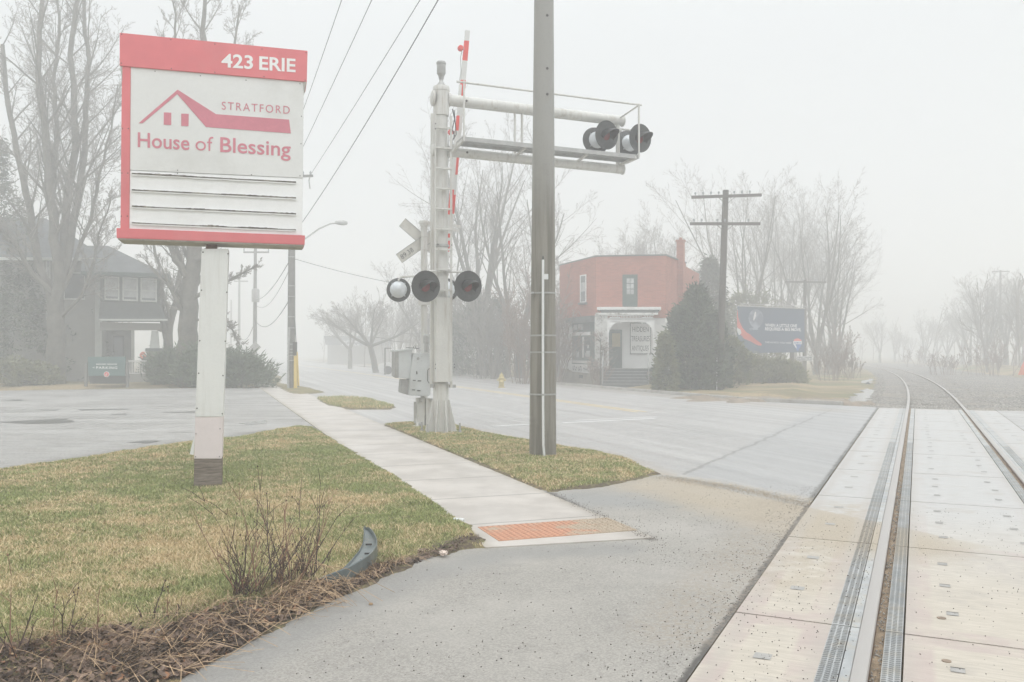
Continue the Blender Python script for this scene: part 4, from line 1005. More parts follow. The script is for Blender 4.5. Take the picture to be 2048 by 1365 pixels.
# ladder on the mast
ld = MB(); za, zb_ = 2.65, 6.40
ld.beam(Q(-0.175, -0.19, za), Q(-0.165, -0.19, zb_), 0.055, 0.02); ld.beam(Q(0.165, -0.19, 0.95), Q(0.155, -0.19, zb_), 0.018, 0.045)
z = 2.9
while z < 6.4: ld.beam(Q(-0.165, -0.20, z), Q(0.165, -0.20, z), 0.055, 0.035); z += 0.405
ld.build('ladder', M_STEEL, SIG)
mb = MB(); mb.beam(Q(-0.175, -0.03, 0.98), Q(-0.165, -0.03, 6.45), 0.06, 0.11); mb.build('cable_channel', M_STEEL, SIG)
mb = MB(); mb.box(Q(0.0, -0.235, 1.91), (0.335, 0.03, 1.68), M3); mb.box(Q(-0.155, -0.15, 1.91), (0.02, 0.16, 1.68), M3); mb.box(Q(0.155, -0.15, 1.91), (0.02, 0.16, 1.68), M3); mb.build('climb_guard', M_STEEL, SIG, bevel=0.004)
mb = MB()
for z in (3.78, 1.28): mb.lathe([(0.15, z), (0.165, z + .003), (0.165, z + .045), (0.15, z + .048)], Matrix.Translation(M1), 24)
mb.box(Q(0.21, -0.12, 0.98), (0.12, 0.09, 0.06), M3); mb.box(Q(-0.21, -0.10, 0.99), (0.06, 0.06, 0.07), M3)
mb.build_each('mast_clamp', M_GALV, SIG)
mb = MB()
for v, z in ((-.17, 1.42), (-.17, 1.34), (.22, 1.42), (.22, 1.36), (-.12, 3.80), (.16, 3.80), (-0.175, 6.2), (-.175, 6.1)): mb.lathe([(0.012, 0), (0.012, .012), (0.001, .016)], frameM(Q(v, -0.225, z), -U2), 8)
mb.build_each('mast_bolt', M_BOLT, SIG)
mb = MB(); mb.tube([Q(0.19, -0.16, 6.55), Q(0.24, -0.15, 6.35), Q(0.20, -0.12, 6.15), Q(0.26, -0.10, 6.0)], 0.010, 6); mb.tube([Q(0.30, 0.1, 6.6), Q(0.33, 0.05, 6.1), Q(0.26, 0.0, 5.98)], 0.010, 6); mb.build_each('loose_cable', M_WIRE, SIG)

# ---------------- gate mast with crossbuck, mechanism and raised arm
G2 = P(848, 700, 18.6); G2.z = 0
GT = thing('crossing_gate', G2, 'raised red and white striped crossing gate with crossbuck and grey mechanism box', 'crossing gate')
gu, gv = G2.dot(U2), G2.dot(V2)
def K(v, u, z): return S(gu + u, gv + v, z)
mb = MB(); mb.tube([K(0, 0, 0.3), K(0, 0, 4.52)], [0.078, 0.072], 24); mb.lathe([(0.072, 4.42), (0.098, 4.425), (0.098, 4.475), (0.112, 4.48), (0.112, 4.535), (0.0, 4.56)], Matrix.Translation(G2), 8, False); mb.build('gate_post', M_STEEL, GT)
mb = MB()
mb.box(K(-0.09, -0.02, 0.36), (0.16, 0.20, 0.62), M3); mb.box(K(0.10, -0.02, 0.36), (0.17, 0.20, 0.60), M3); mb.box(K(0, 0, 0.045), (0.52, 0.45, 0.04), M3)
mb.beam(K(-.17, -.15, .05), K(-.17, -.05, .22), .05, .05); mb.beam(K(-.20, 0, .12), K(-.20, 0, .58), .012, .05)
gb = mb.build('gate_base', M_STEEL, GT, bevel=0.008)
mb = MB()
for v, z in ((-.11, .62), (.15, .62), (-.12, .10), (.13, .10)): mb.lathe([(0.042, 0.0), (0.042, 0.03), (0.02, 0.045), (0.001, 0.046)], frameM(K(v, -0.12, z), -U2), 8)
mb.build_each('base_nut', M_GALV, gb)
# crossbuck seen from behind: blades face up the street
XB = Plane(K(0, 0.10, 0), V2); cx, cz = XB.at(849, 487)
mb = MB(); mb.beam(XB.pt(cx, cz - .02, 0.085), XB.pt(cx, cz + .2, 0.085), 0.02, 0.02)
for nm, pa, pb in (('crossbuck_blade', (-45.5, -40), (46, 34)), ('crossbuck_blade', (-52, 33), (48, -40))):
    p0 = Vector((pa[0] * 0.011, -pa[1] * 0.011)); p1 = Vector((pb[0] * 0.011, -pb[1] * 0.011)); d = (p1 - p0).normalized(); nrm = Vector((-d.y, d.x)) * 0.112
    dd = -0.006 if pa[1] < 0 else 0.006
    m2 = MB(); m2.prism([tuple(Vector((cx, cz)) + q) for q in (p0 - nrm, p1 - nrm, p1 + nrm, p0 + nrm)], XB.pt, dd, dd + 0.004)
    bl = m2.build(nm, M_XB, GT)
    m2 = MB()
    for sgn in (-1, 1):
        a = Vector((cx, cz)) + p0 + nrm * sgn * 0.985; b = Vector((cx, cz)) + p1 + nrm * sgn * 0.985
        m2.beam(XB.pt(a.x, a.y, dd + 0.009), XB.pt(b.x, b.y, dd + 0.009), 0.006, 0.012)
    m2.build_each('blade_rim', M_GALV, bl)
    if pa[1] > 0:
        m2 = MB(); ang = math.atan2(d.y, d.x)
        def fnr(s, t, q, o=Vector((cx, cz)) + p0, d=d, dd=dd):
            n2 = Vector((-d.y, d.x)); p = o + d * s + n2 * t; return XB.pt(p.x, p.y, dd + 0.006)
        put_text(m2, '89.38', fnr, 0.055, 0.375, -0.055, 0.11, bold=-0.005); m2.build('milepost_number', M_INK, bl)
mb = MB()
for z in (cz - .15, cz + .13, 4.36): mb.lathe([(0.076, z), (0.083, z + .002), (0.083, z + .02), (0.076, z + .022)], Matrix.Translation(G2), 20)
mb.beam(K(0.05, 0, 4.49), K(0.40, 0, 4.49), 0.03, 0.08); mb.beam(K(0.40, 0.03, 4.50), K(0.86, 0.12, 4.47), 0.02, 0.07); mb.beam(K(0.45, -0.06, 4.40), K(0.80, 0.0, 4.36), 0.02, 0.07)
mb.build_each('post_bracket', M_STEEL, GT)
# rear facing lamps on the gate post
mb = MB(); mb.tube([K(-0.55, 0.10, 3.22), K(-0.50, 0.10, 3.30), K(-0.25, 0.02, 3.32), K(0, 0, 3.34), K(0.25, 0.02, 3.32), K(0.52, 0.10, 3.29), K(0.57, 0.1, 3.22)], 0.024, 10); mb.build('rear_lamp_bracket', M_STEEL, GT)
for px in (797, 893):
    c0 = P(px, 580, 18.75 + (px - 848) * .0035); flasher(GT, c0, U2 + V2 * 0.25 + Vector((0, 0, -0.05)), r=0.262, name='rear_signal_light')
mb = MB(); mb.box(K(0.0, -0.09, 2.86), (0.30, 0.04, 0.30), M3); mb.box(K(0.02, -0.12, 3.02), (0.36, 0.02, 0.02), M3); mb.box(K(0.02, -0.12, 2.70), (0.36, 0.02, 0.02), M3); mb.build('small_plate', M_STEEL, GT, bevel=0.004)
# mechanism boxes
XM = Plane(K(0, -0.30, 0), V2)
def mpr(name, px, d0, d1, mat, par, bev=0.008):
    m2 = MB(); m2.prism([XM.at(*q) for q in px], XM.pt, d0, d1); return m2.build(name, mat, par, bevel=bev)
mech = mpr('mechanism_box', [(826, 707), (860, 707), (860, 790), (855, 793), (817, 791), (820, 740)], 0.05, -0.30, M_STEEL2, GT, 0.012)
bx = mpr('junction_box', [(794, 702), (824, 699), (822, 759), (792, 754)], 0.0, -0.38, M_STEEL2, GT, 0.012)
mpr('box_lid', [(789, 701), (826, 697.5), (826, 701), (789, 704)], 0.02, -0.40, M_STEEL2, bx, 0.004)
mpr('box_side', [(790, 703), (797, 703), (797, 757), (790, 753)], 0.012, -0.36, M_GALV, bx, 0.004)
mpr('counterweight_housing', [(804, 759), (820, 760), (817, 790), (802, 786)], -0.05, -0.30, M_GALV, GT, 0.01)
mb = MB()
for x, y in ((835, 717.5),): 
    s_, z_ = XM.at(x, y); mb.lathe([(0.024, 0.0), (0.03, 0.004), (0.03, 0.012), (0.018, 0.016), (0.001, 0.016)], frameM(XM.pt(s_, z_, 0.051), XM.n), 16)
for x, y in ((835, 710), (828, 714), (828, 722), (834, 726), (842, 722), (842, 714)): 
    s_, z_ = XM.at(x, y); mb.beam(XM.pt(s_ - .012, z_, 0.054), XM.pt(s_ + .012, z_, 0.054), .006, .008)
mb.build_each('vent_cap', M_GALV, mech)
mb = MB()
for x0, y0, x1, y1 in ((825, 761, 830, 761), (834, 762, 841, 762), (823, 780, 829, 780), (833, 781.5, 839.5, 781.5), (832, 743, 832.6, 748.5)):
    a = XM.at(x0, y0); b = XM.at(x1, y1); mb.beam(XM.pt(a[0], a[1], .052), XM.pt(b[0] + .001, b[1] - .001, .052), .02, .02)
mb.build_each('latch_slot', M_BOLT, mech)
mb = MB(); lp = [XM.pt(*XM.at(x, y), 0.08) for x, y in ((862, 738), (856, 738), (853.5, 741), (853.5, 762), (856, 766), (862, 766))]; mb.tube(lp, 0.007, 6); lpo = mb.build('handle_loop', M_BOLT, mech)
mpr('red_label', [(858.5, 738), (862.5, 738), (862.5, 757), (858.5, 757)], 0.075, 0.07, M_ARMR, lpo, 0)
mb = MB(); mb.lathe([(0.05, 1.66), (0.05, 1.85), (0.07, 1.86), (0.07, 2.02), (0.05, 2.04), (0, 2.05)], Matrix.Translation(P(853, 700, 18.2) * Vector((1, 1, 0)) if False else Vector((P(853, 700, 18.2).x, 18.2, 0))), 10)
mb.tube([P(857, 677, 18.1), P(861, 668, 18.1), P(862, 655, 18.15)], 0.012, 6); mb.tube([P(855, 690, 18.1), P(857, 706, 18.1)], 0.012, 6); mb.build('arm_lamp_junction', M_GALV, GT)
mb = MB(); mb.tube([P(812, 696, 18.2), P(827, 696.5, 18.2), P(838, 698, 18.2)], 0.008, 6); mb.lathe([(0.022, 0), (0.03, .01), (0.022, .02)], frameM(P(829, 695, 18.2), -U2), 10); mb.build('box_hasp', M_BOLT, bx)
# raised arm: two tapered members with reflective bands
AY = 18.35
def arm(px0, px1, w0, w1, bands, dz):
    segs = []
    (xa, ya), (xb, yb) = px0, px1
    root = None
    for y0, y1, red in bands:
        m2 = MB(); q = []
        for y in (y0, y1):
            t = (y - ya) / (yb - ya); x = xa + (xb - xa) * t; w_ = w0 + (w1 - w0) * t; q.append((P(x, y, AY + dz), w_))
        (pa, wa), (pb, wb) = q
        vs = []
        for p, w_ in q:
            for a, b in ((-1, -1), (1, -1), (1, 1), (-1, 1)): vs.append(p + V2 * a * w_ / 2 + U2 * b * 0.022)
        m2.add(vs, [(3, 2, 1, 0), (4, 5, 6, 7)] + [(i, (i + 1) % 4, 4 + (i + 1) % 4, 4 + i) for i in range(4)])
        o = m2.build('gate_arm' if root is None else ('red_band' if red else 'white_band'), M_ARMR if red else M_ARMW, root or GT)
        if root is None: root = o
    return root
b1 = [(62, 82.5, 0), (82.5, 122, 1), (122, 161, 0), (161, 200, 1), (200, 240, 0), (240, 310, 0), (310, 350, 1), (350, 390, 0), (390, 428, 1), (428, 470, 0)]
ar = arm((935, 62), (899, 470), 0.105, 0.12, b1, 0.0)
b2 = [(170, 232, 0), (232, 262, 1), (262, 330, 0), (330, 380, 0), (380, 430, 1), (430, 468, 0), (468, 476, 1), (476, 482, 0), (482, 504, 1), (504, 560, 0), (560, 600, 1), (600, 680, 0), (680, 748, 0)]
ar2 = arm((921, 170), (874, 748), 0.055, 0.13, b2, -0.10)
for (x, y, x2) in ((921, 97, 927), (901.5, 265, 911)):
    m2 = MB(); c0 = P(x, y, AY - .05); m2.lathe([(0.001, -0.06), (0.05, -0.055), (0.062, -0.03), (0.062, 0.03), (0.05, 0.055), (0.001, 0.06)], frameM(c0, -U2), 16); lr = m2.build('arm_lamp', M_ARMR, ar)
    m2 = MB(); m2.beam(c0 + V2 * .04, P(x2 + 2, y, AY), .05, .06); m2.tube([P(x2 - 3, y + 5, AY - .03), P(x2 - 6, y + 18, AY - .03), P(x2 - 5, y + 45, AY - .03), P(x2 - 8, y + 68, AY - .03)], 0.009, 6); m2.build('lamp_bracket', M_GALV, lr)

# ================================================================== CONCRETE POLE
cb = G(1085.5, 918); 
CP = thing('utility_pole', cb, 'thick grey concrete pole with a white conduit strapped to it on the grass verge', 'utility pole')
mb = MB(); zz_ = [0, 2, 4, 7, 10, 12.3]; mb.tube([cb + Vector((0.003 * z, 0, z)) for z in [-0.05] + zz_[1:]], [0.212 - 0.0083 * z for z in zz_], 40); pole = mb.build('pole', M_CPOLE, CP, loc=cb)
CPD = Plane(cb + Vector((0, -0.23, 0)), (1, 0))
pp = [CPD.pt(*CPD.at(x, y), 0) for x, y in ((1089, 920), (1088, 905), (1086.5, 890), (1086, 800), (1085.8, 650), (1086, 520))]
mb = MB(); mb.tube(pp, 0.0195, 12); cd = mb.build('conduit', M_PVC, CP); mb = MB(); mb.tube([CPD.pt(*CPD.at(1086, 522), 0), CPD.pt(*CPD.at(1086.3, 513), -0.02)], 0.011, 6); mb.build('cable_end', M_WIRE, cd)
for y in (585, 671, 705, 790):
    z = 1.65 + (706 - y) / 1700 * 13.0; m2 = MB(); r = 0.212 - 0.0083 * z + 0.004
    m2.lathe([(r, -0.012), (r + .004, -0.012), (r + .004, 0.012), (r, 0.012)], Matrix.Translation(cb + Vector((0.003 * z, 0, z))), 40); m2.box(cb + Vector((0.003 * z + (-.17 if y == 585 else 0.0), -r - (0.02 if y != 585 else -.05), z)), (0.05, 0.045, 0.03)); m2.build('strap', M_GALV, CP)
mb = MB(); s_, z_ = CPD.at(1092, 554); mb.box(CPD.pt(s_, z_, 0.01), (0.07, 0.012, 0.085)); mb.build('pole_tag', M_PVC, CP, bevel=0.004)
mb = MB()
for y in (27, 134, 186):
    s_, z_ = CPD.at(1095, y); r = 0.212 - .0083 * z_; mb.lathe([(0.021, 0), (0.021, 0.006), (0.001, .008)], frameM(Vector((cb.x + .067, cb.y - math.sqrt(max(r * r - .045 ** 2, 0.01)), z_)), (0.2, -1, 0)), 12)
mb.build_each('pole_bolt', M_BOLT, CP)
mb = MB(); mb.beam(cb + Vector((-1.3, -.18, 11.4)) , cb + Vector((1.3, -.18, 11.4)), .1, .12); mb.build('crossarm', M_WOODG, CP)

# ================================================================== STREET POLES
def tpole(base, top, r0, r1, mat, label, group=None, n=14):
    t = thing('utility_pole', base, label, 'utility pole', group)
    mb = MB(); mb.tube([Vector(base) - Vector((0, 0, .1)), (Vector(base) + Vector(top)) / 2, top], [r0, (r0 + r1) / 2, r1], n); mb.build('pole', mat, t); return t
b0 = G(582.5, 779); t0 = b0 + Vector((0, 0, 11.2))
LP = tpole(b0, t0, 0.19, 0.13, M_WOODG, 'grey utility pole with street lamp arm and yellow guard beside the sidewalk')
z1 = P(584, 497, b0.y).z; lamp = P(690, 446, b0.y + 1.2)
mb = MB(); a = P(584, 500, b0.y); mb.tube([a, P(610, 478, b0.y + .3), P(638, 458, b0.y + .6), P(660, 448, b0.y + .9), P(676, 446, b0.y + 1.1)], 0.035, 8); am = mb.build('lamp_arm', M_GALV, LP)
mb = MB(); c0 = P(682, 446, b0.y + 1.15); mb.lathe([(0.001, -0.30), (0.07, -0.26), (0.11, -0.05), (0.12, 0.12), (0.08, 0.28), (0.001, 0.32)], frameM(c0, V2) @ Matrix.Diagonal((0.55, 1, 1, 1)), 14); mb.build('lamp_head', M_GALV, LP)
mb = MB(); mb.tube([P(576.5, 777, b0.y - .22), P(577, 700, b0.y - .22), P(579, 655, b0.y - .22)], 0.05, 8); mb.build('riser_pipe', M_GALV, LP)
mb = MB()
for y in (518, 575, 596, 636, 658, 690, 700, 706, 712, 722): 
    z = 1.65 + (706 - y) / 1700 * 39; r = .19 - .0054 * z + .004; mb.lathe([(r, z), (r + .006, z), (r + .006, z + .04), (r, z + .04)], Matrix.Translation(b0), 14)
mb.build_each('pole_strap', M_GALV, LP)
mb = MB(); mb.tube([P(591, 778, b0.y - .25), P(590, 712, b0.y - .25)], [0.085, 0.06], 8); mb.build('yellow_guard', M_YEL, LP)
mb = MB(); mb.tube([P(597, 774, b0.y - .1), P(593, 700, b0.y - .1), P(590, 640, b0.y - .1)], 0.014, 6); g_ = mb.build('guy_wire', M_WIRE, LP)
mb = MB(); mb.tube([P(597, 772, b0.y - .1), P(593.5, 704, b0.y - .1)], 0.045, 8); mb.build('guy_guard', M_YEL, g_)
mb = MB(); mb.box(P(590, 698, b0.y - .12), (.16, .16, .6)); mb.build('pole_box', M_BOLT, LP)
zc = P(600, 352, b0.y).z; mb = MB(); mb.beam(P(572, 354, b0.y), P(626, 352, b0.y), .09, .1); xa = mb.build('crossarm', M_WOODG, LP)
for x in (576, 606, 621):
    m2 = MB(); m2.lathe([(.02, 0), (.05, .05), (.03, .09), (.06, .13), (.03, .2), (0, .24)], Matrix.Translation(P(x, 352, b0.y)), 8); m2.build('insulator', M_GLASSG, xa)
mb = MB(); mb.tube([P(620, 378, b0.y), P(618, 362, b0.y), P(621, 346, b0.y)], .03, 6); mb.build('fuse_cutout', M_GALV, LP)

b5 = S(73.3, 3.5, 0); P5 = tpole(b5, b5 + Vector((0, 0, 10.6)), .19, .12, M_WOODG, 'foggy grey utility pole carrying a transformer, second along the sidewalk')
mb = MB(); mb.beam(P(487, 505, b5.y), P(538, 505, b5.y), .1, .12); xa = mb.build('crossarm', M_WOODG, P5)
for x in (488, 511, 537):
    m2 = MB(); m2.lathe([(.02, 0), (.06, .08), (.03, .15), (.07, .22), (.03, .3), (0, .4)], Matrix.Translation(P(x, 504, b5.y)), 8); m2.build('insulator', M_GLASSG, xa)
mb = MB(); c0 = P(511, 594, b5.y - .35); c0.z -= .45; mb.lathe([(0, 0), (.3, .02), (.32, .1), (.32, 1.0), (.25, 1.1), (0, 1.15)], Matrix.Translation(c0), 14); mb.build('transformer', M_GALV, P5)
b6 = S(114, 3.5, 0); P6 = tpole(b6, b6 + Vector((0, 0, 11.2)), .19, .12, M_WOODG, 'faint utility pole with a crossarm deep in the fog up the sidewalk')
mb = MB(); mb.beam(P(468, 563, b6.y), P(496, 563, b6.y), .12, .14); mb.build('crossarm', M_WOODG, P6)
b7 = S(158, 3.5, 0); P7 = tpole(b7, b7 + Vector((0, 0, 11)), .2, .14, M_WOODG, 'faintest utility pole, farthest one up the foggy sidewalk')
ds = P(510.5, 695, 66); dg_ = thing('warning_sign', (ds.x, ds.y, 0), 'diamond shaped road warning sign seen from behind at the foggy roadside', 'road sign')
mb = MB(); mb.beam((ds.x, ds.y + .03, -.05), (ds.x, ds.y + .03, ds.z + .35), .06, .06, up=(1, 0, 0)); mb.build('sign_post', M_GALV, dg_)
mb = MB(); r = .46; mb.prism([(ds.x - r, ds.z), (ds.x, ds.z - r), (ds.x + r, ds.z), (ds.x, ds.z + r)], lambda a, b, d: Vector((a, ds.y - d, b)), 0, .004); mb.build('sign_plate', M_GALV, dg_)
# wooden railway communication poles
def comm_pole(name_lab, bx_, by_, tx, ty, arms, Y, r0, r1, n_ins, ground_z=0):
    b = P(bx_, by_, Y); t = P(tx, ty, Y); o = tpole((b.x, b.y, 0), t, r0, r1, M_WOOD, name_lab)
    for (xl, yl, xr, yr) in arms:
        m2 = MB(); m2.beam(P(xl, yl, Y - .15), P(xr, yr, Y - .15), .09, .12); xa = m2.build('crossarm', M_WOOD, o)
        for k in range(n_ins):
            if R_.random() < .3: continue
            t_ = (k + .5) / n_ins; p = P(xl + (xr - xl) * t_, yl + (yr - yl) * t_, Y - .15)
            m3 = MB(); m3.lathe([(.015, .05), (.02, .12), (.045, .13), (.04, .2), (.0, .22)], Matrix.Translation(p), 8); m3.build('insulator', M_GLASSG, xa)
        xc = xl + (xr - xl) * .5; yc = (yl + yr) / 2
        m2 = MB(); m2.beam(P(xc - 18, yc + 1, Y - .12), P(xc + 1, yc + 17, Y - .12), .03, .02); m2.beam(P(xc + 18, yc + 1, Y - .12), P(xc - 1, yc + 17, Y - .12), .03, .02); m2.build_each('arm_brace', M_WOOD, o)
    return o
c3_ = comm_pole('dark leaning wooden pole with two crossarms at the far side of the road', 1438, 783, 1451.5, 381, [(1383, 395, 1523, 390.5), (1380, 448, 1520, 448)], 36.4, .165, .125, 9)
mb = MB(); mb.tube([P(1433.5, 783, 36.15), P(1434, 700, 36.15)], .02, 6); mb.build('ground_wire', M_PVC, c3_)
comm_pole('fainter wooden pole with one crossarm standing beside the billboard', 1609, 752, 1610, 560, [(1570, 564, 1652, 565)], 62, .15, .11, 6)
comm_pole('very faint wooden pole with one crossarm far right along the track', 2000, 735, 2001, 541, [(1984, 544, 2019, 543)], 100, .15, .11, 4)
# thin post across the road
tp = P(770, 745, 64); mb = MB(); mb.cyl((tp.x, 64, -.05), (tp.x, 64, P(770, 697, 64).z), .06, n=8); mb.beam(P(769, 697, 64), P(783, 697, 64), .06, .08); tag(mb.build('sign_post', M_WOOD), 'thin dark post with a small bracket beside the spreading tree across the road', 'post')

# ================================================================== WIRES
def wire(px0, Y0, px1, Y1, sag, r, label, name='overhead_wire', group='overhead wires between the street poles'):
    a, b = P(*px0, Y0), P(*px1, Y1); pts_ = []
    for i in range(25):
        t = i / 24; p = a.lerp(b, t); p.z -= sag * 4 * t * (1 - t); pts_.append(p)
    m2 = MB(); m2.tube(pts_, r, 5); return tag(m2.build(name, M_WIRE), label, 'wire', group)
wire((577, 300), 39, (893, -627), 13.2, .18, .010, 'leftmost overhead wire, rising from behind the right edge of the red header')
wire((580, 348), 39, (1028, -627), 13.2, .12, .010, 'second overhead wire from the left, above the sign')
wire((621, 350), 39, (1219, -627), 13.2, .12, .011, 'overhead wire rising from the small crossarm beside the sign')
wire((588, 468), 39, (1222, -627), 13.2, .45, .014, 'thickest and darkest overhead wire, rightmost of those beside the sign')
wire((583, 515), 39, (511, 600), b5.y, .5, .02, 'upper sagging cable between the lamp pole and the transformer pole', 'sagging_cable', 'sagging cables on the street poles')
wire((583, 530), 39, (511, 610), b5.y, .9, .012, 'thin middle cable between the lamp pole and the transformer pole', 'sagging_cable', 'sagging cables on the street poles')
wire((583, 592), 39, (511, 642), b5.y, .9, .02, 'lowest sagging cable between the lamp pole and the transformer pole', 'sagging_cable', 'sagging cables on the street poles')
wire((511, 640), b5.y, (478, 668), b6.y, 1.2, .03, 'faint sagging cable between the two farthest foggy poles', 'sagging_cable', 'sagging cables on the street poles')
wire((588, 518), 39, (1140, 572), 62, 1.0, .012, 'thin cable crossing the road behind the crossbuck', 'crossing_cable', None)
# ================================================================== BUILDINGS
def mat_brick(name, c1, c2, mortar, scale=1.0):
    n = NB(name); v = n.obj()
    sx = n.t.nodes.new('ShaderNodeSeparateXYZ'); n.link(v, sx.inputs[0]); cx_ = n.t.nodes.new('ShaderNodeCombineXYZ')
    n.link(n.math('ADD', sx.outputs[0], n.mul(sx.outputs[1], 0.83)), cx_.inputs[0]); n.link(sx.outputs[2], cx_.inputs[1])
    b = n.t.nodes.new('ShaderNodeTexBrick'); n.link(cx_.outputs[0], b.inputs['Vector'])
    for k, x in (('Scale', 1.0), ('Mortar Size', 0.006), ('Brick Width', 0.22), ('Row Height', 0.072), ('Bias', 0.0)): b.inputs[k].default_value = x
    b.inputs['Color1'].default_value = (*c1, 1); b.inputs['Color2'].default_value = (*c2, 1); b.inputs['Mortar'].default_value = (*mortar, 1)
    c = n.mix(n.mul(n.ss(n.noise(0.8, 5, 0.65, v), 0.42, 0.68), 0.45), b.outputs[0], tuple(x * 0.62 for x in c1))
    return n.done(c, 0.85, 0, 0.2)
M_BRICK = mat_brick('orange_red_brick', (0.43, 0.15, 0.10), (0.34, 0.11, 0.075), (0.38, 0.22, 0.17))
M_STUC = pm('grey_stucco', (0.30, 0.295, 0.265), 0.12, 1.0, 0.9, grime=(0.24, 0.23, 0.21), gfac=0.5)
M_SHING = pm('dark_shingles', (0.075, 0.082, 0.078), 0.3, 3, 0.9, fine=14)
M_ROOF = pm('grey_roof_shingles', (0.13, 0.14, 0.145), 0.25, 2, 0.9, fine=12)
M_TRIMG = pm('pale_green_trim', (0.56, 0.58, 0.54), 0.08, 4, 0.6)
M_TRIMW = pm('white_trim', (0.78, 0.78, 0.76), 0.06, 4, 0.6, grime=(0.40, 0.38, 0.35), gfac=0.5)
M_GREENP = pm('dark_green_paint', (0.055, 0.085, 0.075), 0.15, 3, 0.5)
M_GLASS = NB('window_glass').done((0.10, 0.11, 0.115), 0.06, 0, 0.8)
M_CURT = pm('pale_curtain', (0.42, 0.43, 0.42), 0.35, 2.5, 0.8)
M_DARKIN = pm('dark_interior', (0.05, 0.05, 0.048), 0.2, 2, 0.9)
M_STONEB = pm('field_stone', (0.21, 0.18, 0.155), 0.45, 3.5, 0.9, fine=9, bump=0.6, bscale=6)
M_WHITEW = pm('white_shop_wall', (0.76, 0.76, 0.74), 0.06, 1.5, 0.7, grime=(0.45, 0.44, 0.41), gfac=0.4)
M_PEEL = pm('peeling_white_paint', (0.74, 0.74, 0.71), 0.1, 5, 0.8, grime=(0.14, 0.125, 0.10), gfac=1.0)
M_STEP = pm('grey_painted_steps', (0.13, 0.14, 0.14), 0.2, 4, 0.7)
M_FOUND = pm('old_foundation', (0.36, 0.33, 0.27), 0.2, 1.6, 0.9, grime=(0.18, 0.16, 0.13), gfac=0.6)
def uplane(u): return Plane(S(u, 0), V2)
def pr(pl, px, d0, d1, name, mat, parent, bevel=0.0):
    m = MB(); m.prism([pl.at(*q) for q in px], pl.pt, d0, d1); return m.build(name, mat, parent, bevel=bevel)
# ---------------- old house on the left
HS = thing('old_house', S(49.4, -6), 'grey two-storey house with a green shingled sunroom over its corner porch', 'house')
A, B, Cb = uplane(51.2), uplane(49.4), uplane(53.5)
wl = pr(A, [(-420, 512), (204, 516), (204, 770), (-420, 775)], 0, -7.0, 'wall', M_STUC, HS)
for x0, y0, x1, y1 in ((92, 520, 101, 640), (128, 545, 170, 600)):
    w_ = pr(A, [(x0, y0), (x1, y0), (x1, y1), (x0, y1)], 0.05, 0.0, 'window', M_TRIMG, HS)
    pr(A, [(x0 + 2, y0 + 3), (x1 - 2, y0 + 3), (x1 - 2, y1 - 3), (x0 + 2, y1 - 3)], 0.06, 0.05, 'pane', M_CURT if x0 < 100 else M_GLASS, w_)
pr(A, [(190, 516), (204, 516), (204, 770), (190, 770)], 0.06, 0.0, 'corner_board', M_TRIMG, HS)
# roof: main hip
def P3(u, px, py): pl = uplane(u); s_, z_ = pl.at(px, py); return pl.pt(s_, z_)
e0, e1 = P3(50.6, -420, 512), P3(50.6, 212, 517); r0_, r1_ = P3(56.5, -420, 428), P3(56.5, 92, 437); e2 = e1 + U2 * 12; e3 = e0 + U2 * 12
m = MB(); dz = Vector((0, 0, -0.12)); m.add([e0, e1, r1_, r0_, e2, e3, e0 + dz, e1 + dz, e2 + dz, e3 + dz], [(0, 1, 2, 3), (1, 4, 2), (3, 2, 4, 5), (6, 9, 8, 7), (0, 6, 7, 1), (1, 7, 8, 4), (0, 3, 5)]); rf = m.build('roof', M_ROOF, HS)
m = MB(); m.beam(e0 + Vector((0, 0, -.06)), e1 + Vector((0, 0, -.06)), .1, .16); m.build('gutter', M_TRIMG, rf)
# sunroom wing
f0, f1 = P3(48.7, 162, 524), P3(48.7, 334, 549); g0, g1 = P3(52.6, 165, 492), P3(52.6, 216, 492); f2 = f1 + U2 * 5.6; f3 = f0 + U2 * 5.6
m = MB(); f0.z = f1.z; f3.z = f2.z = f1.z
m.add([f0, f1, g1, g0, f2, f3, f0 + dz, f1 + dz, f2 + dz, f3 + dz], [(0, 1, 2, 3), (1, 4, 2), (3, 2, 4, 5), (6, 9, 8, 7), (0, 6, 7, 1), (1, 7, 8, 4), (0, 3, 5)]); rf2 = m.build('roof', M_ROOF, HS)
m = MB(); m.beam(f0 + Vector((0, 0, -.05)), f1 + Vector((0, 0, -.05)), .1, .18); m.beam(f1 + Vector((0, 0, -.05)), f2 + Vector((0, 0, -.05)), .1, .18); m.build('gutter', M_GREENP, rf2)
sr = pr(B, [(200, 540), (318, 549), (320, 606), (200, 603)], 0, -4.2, 'sunroom', M_SHING, HS)
for x0, x1 in ((209, 239), (245, 276), (281, 314)):
    yt, yb = 553 + (x0 - 209) * .05, 600 + (x0 - 209) * .05
    w_ = pr(B, [(x0, yt), (x1, yt + 1.5), (x1, yb + 1.5), (x0, yb)], 0.05, 0.0, 'window', M_TRIMG, HS)
    pr(B, [(x0 + 3, yt + 3), (x1 - 3, yt + 4), (x1 - 3, yb - 2), (x0 + 3, yb - 3)], 0.055, 0.05, 'pane', M_GLASS, w_)
    pr(B, [(x0 + 3.2, yt + 3.4), (x1 - 3.2, yt + 4.4), (x1 - 3.2, yb - 6), (x0 + 3.2, yb - 7)], 0.058, 0.0555, 'curtain', M_CURT, w_)  # pale sheet paints both the curtain and the bright reflection on the glass
    pr(B, [(x0 + 2, (yt + yb) / 2 + 1), (x1 - 2, (yt + yb) / 2 + 2), (x1 - 2, (yt + yb) / 2 + 4), (x0 + 2, (yt + yb) / 2 + 3)], 0.075, 0.0585, 'meeting_rail', M_TRIMG, w_)
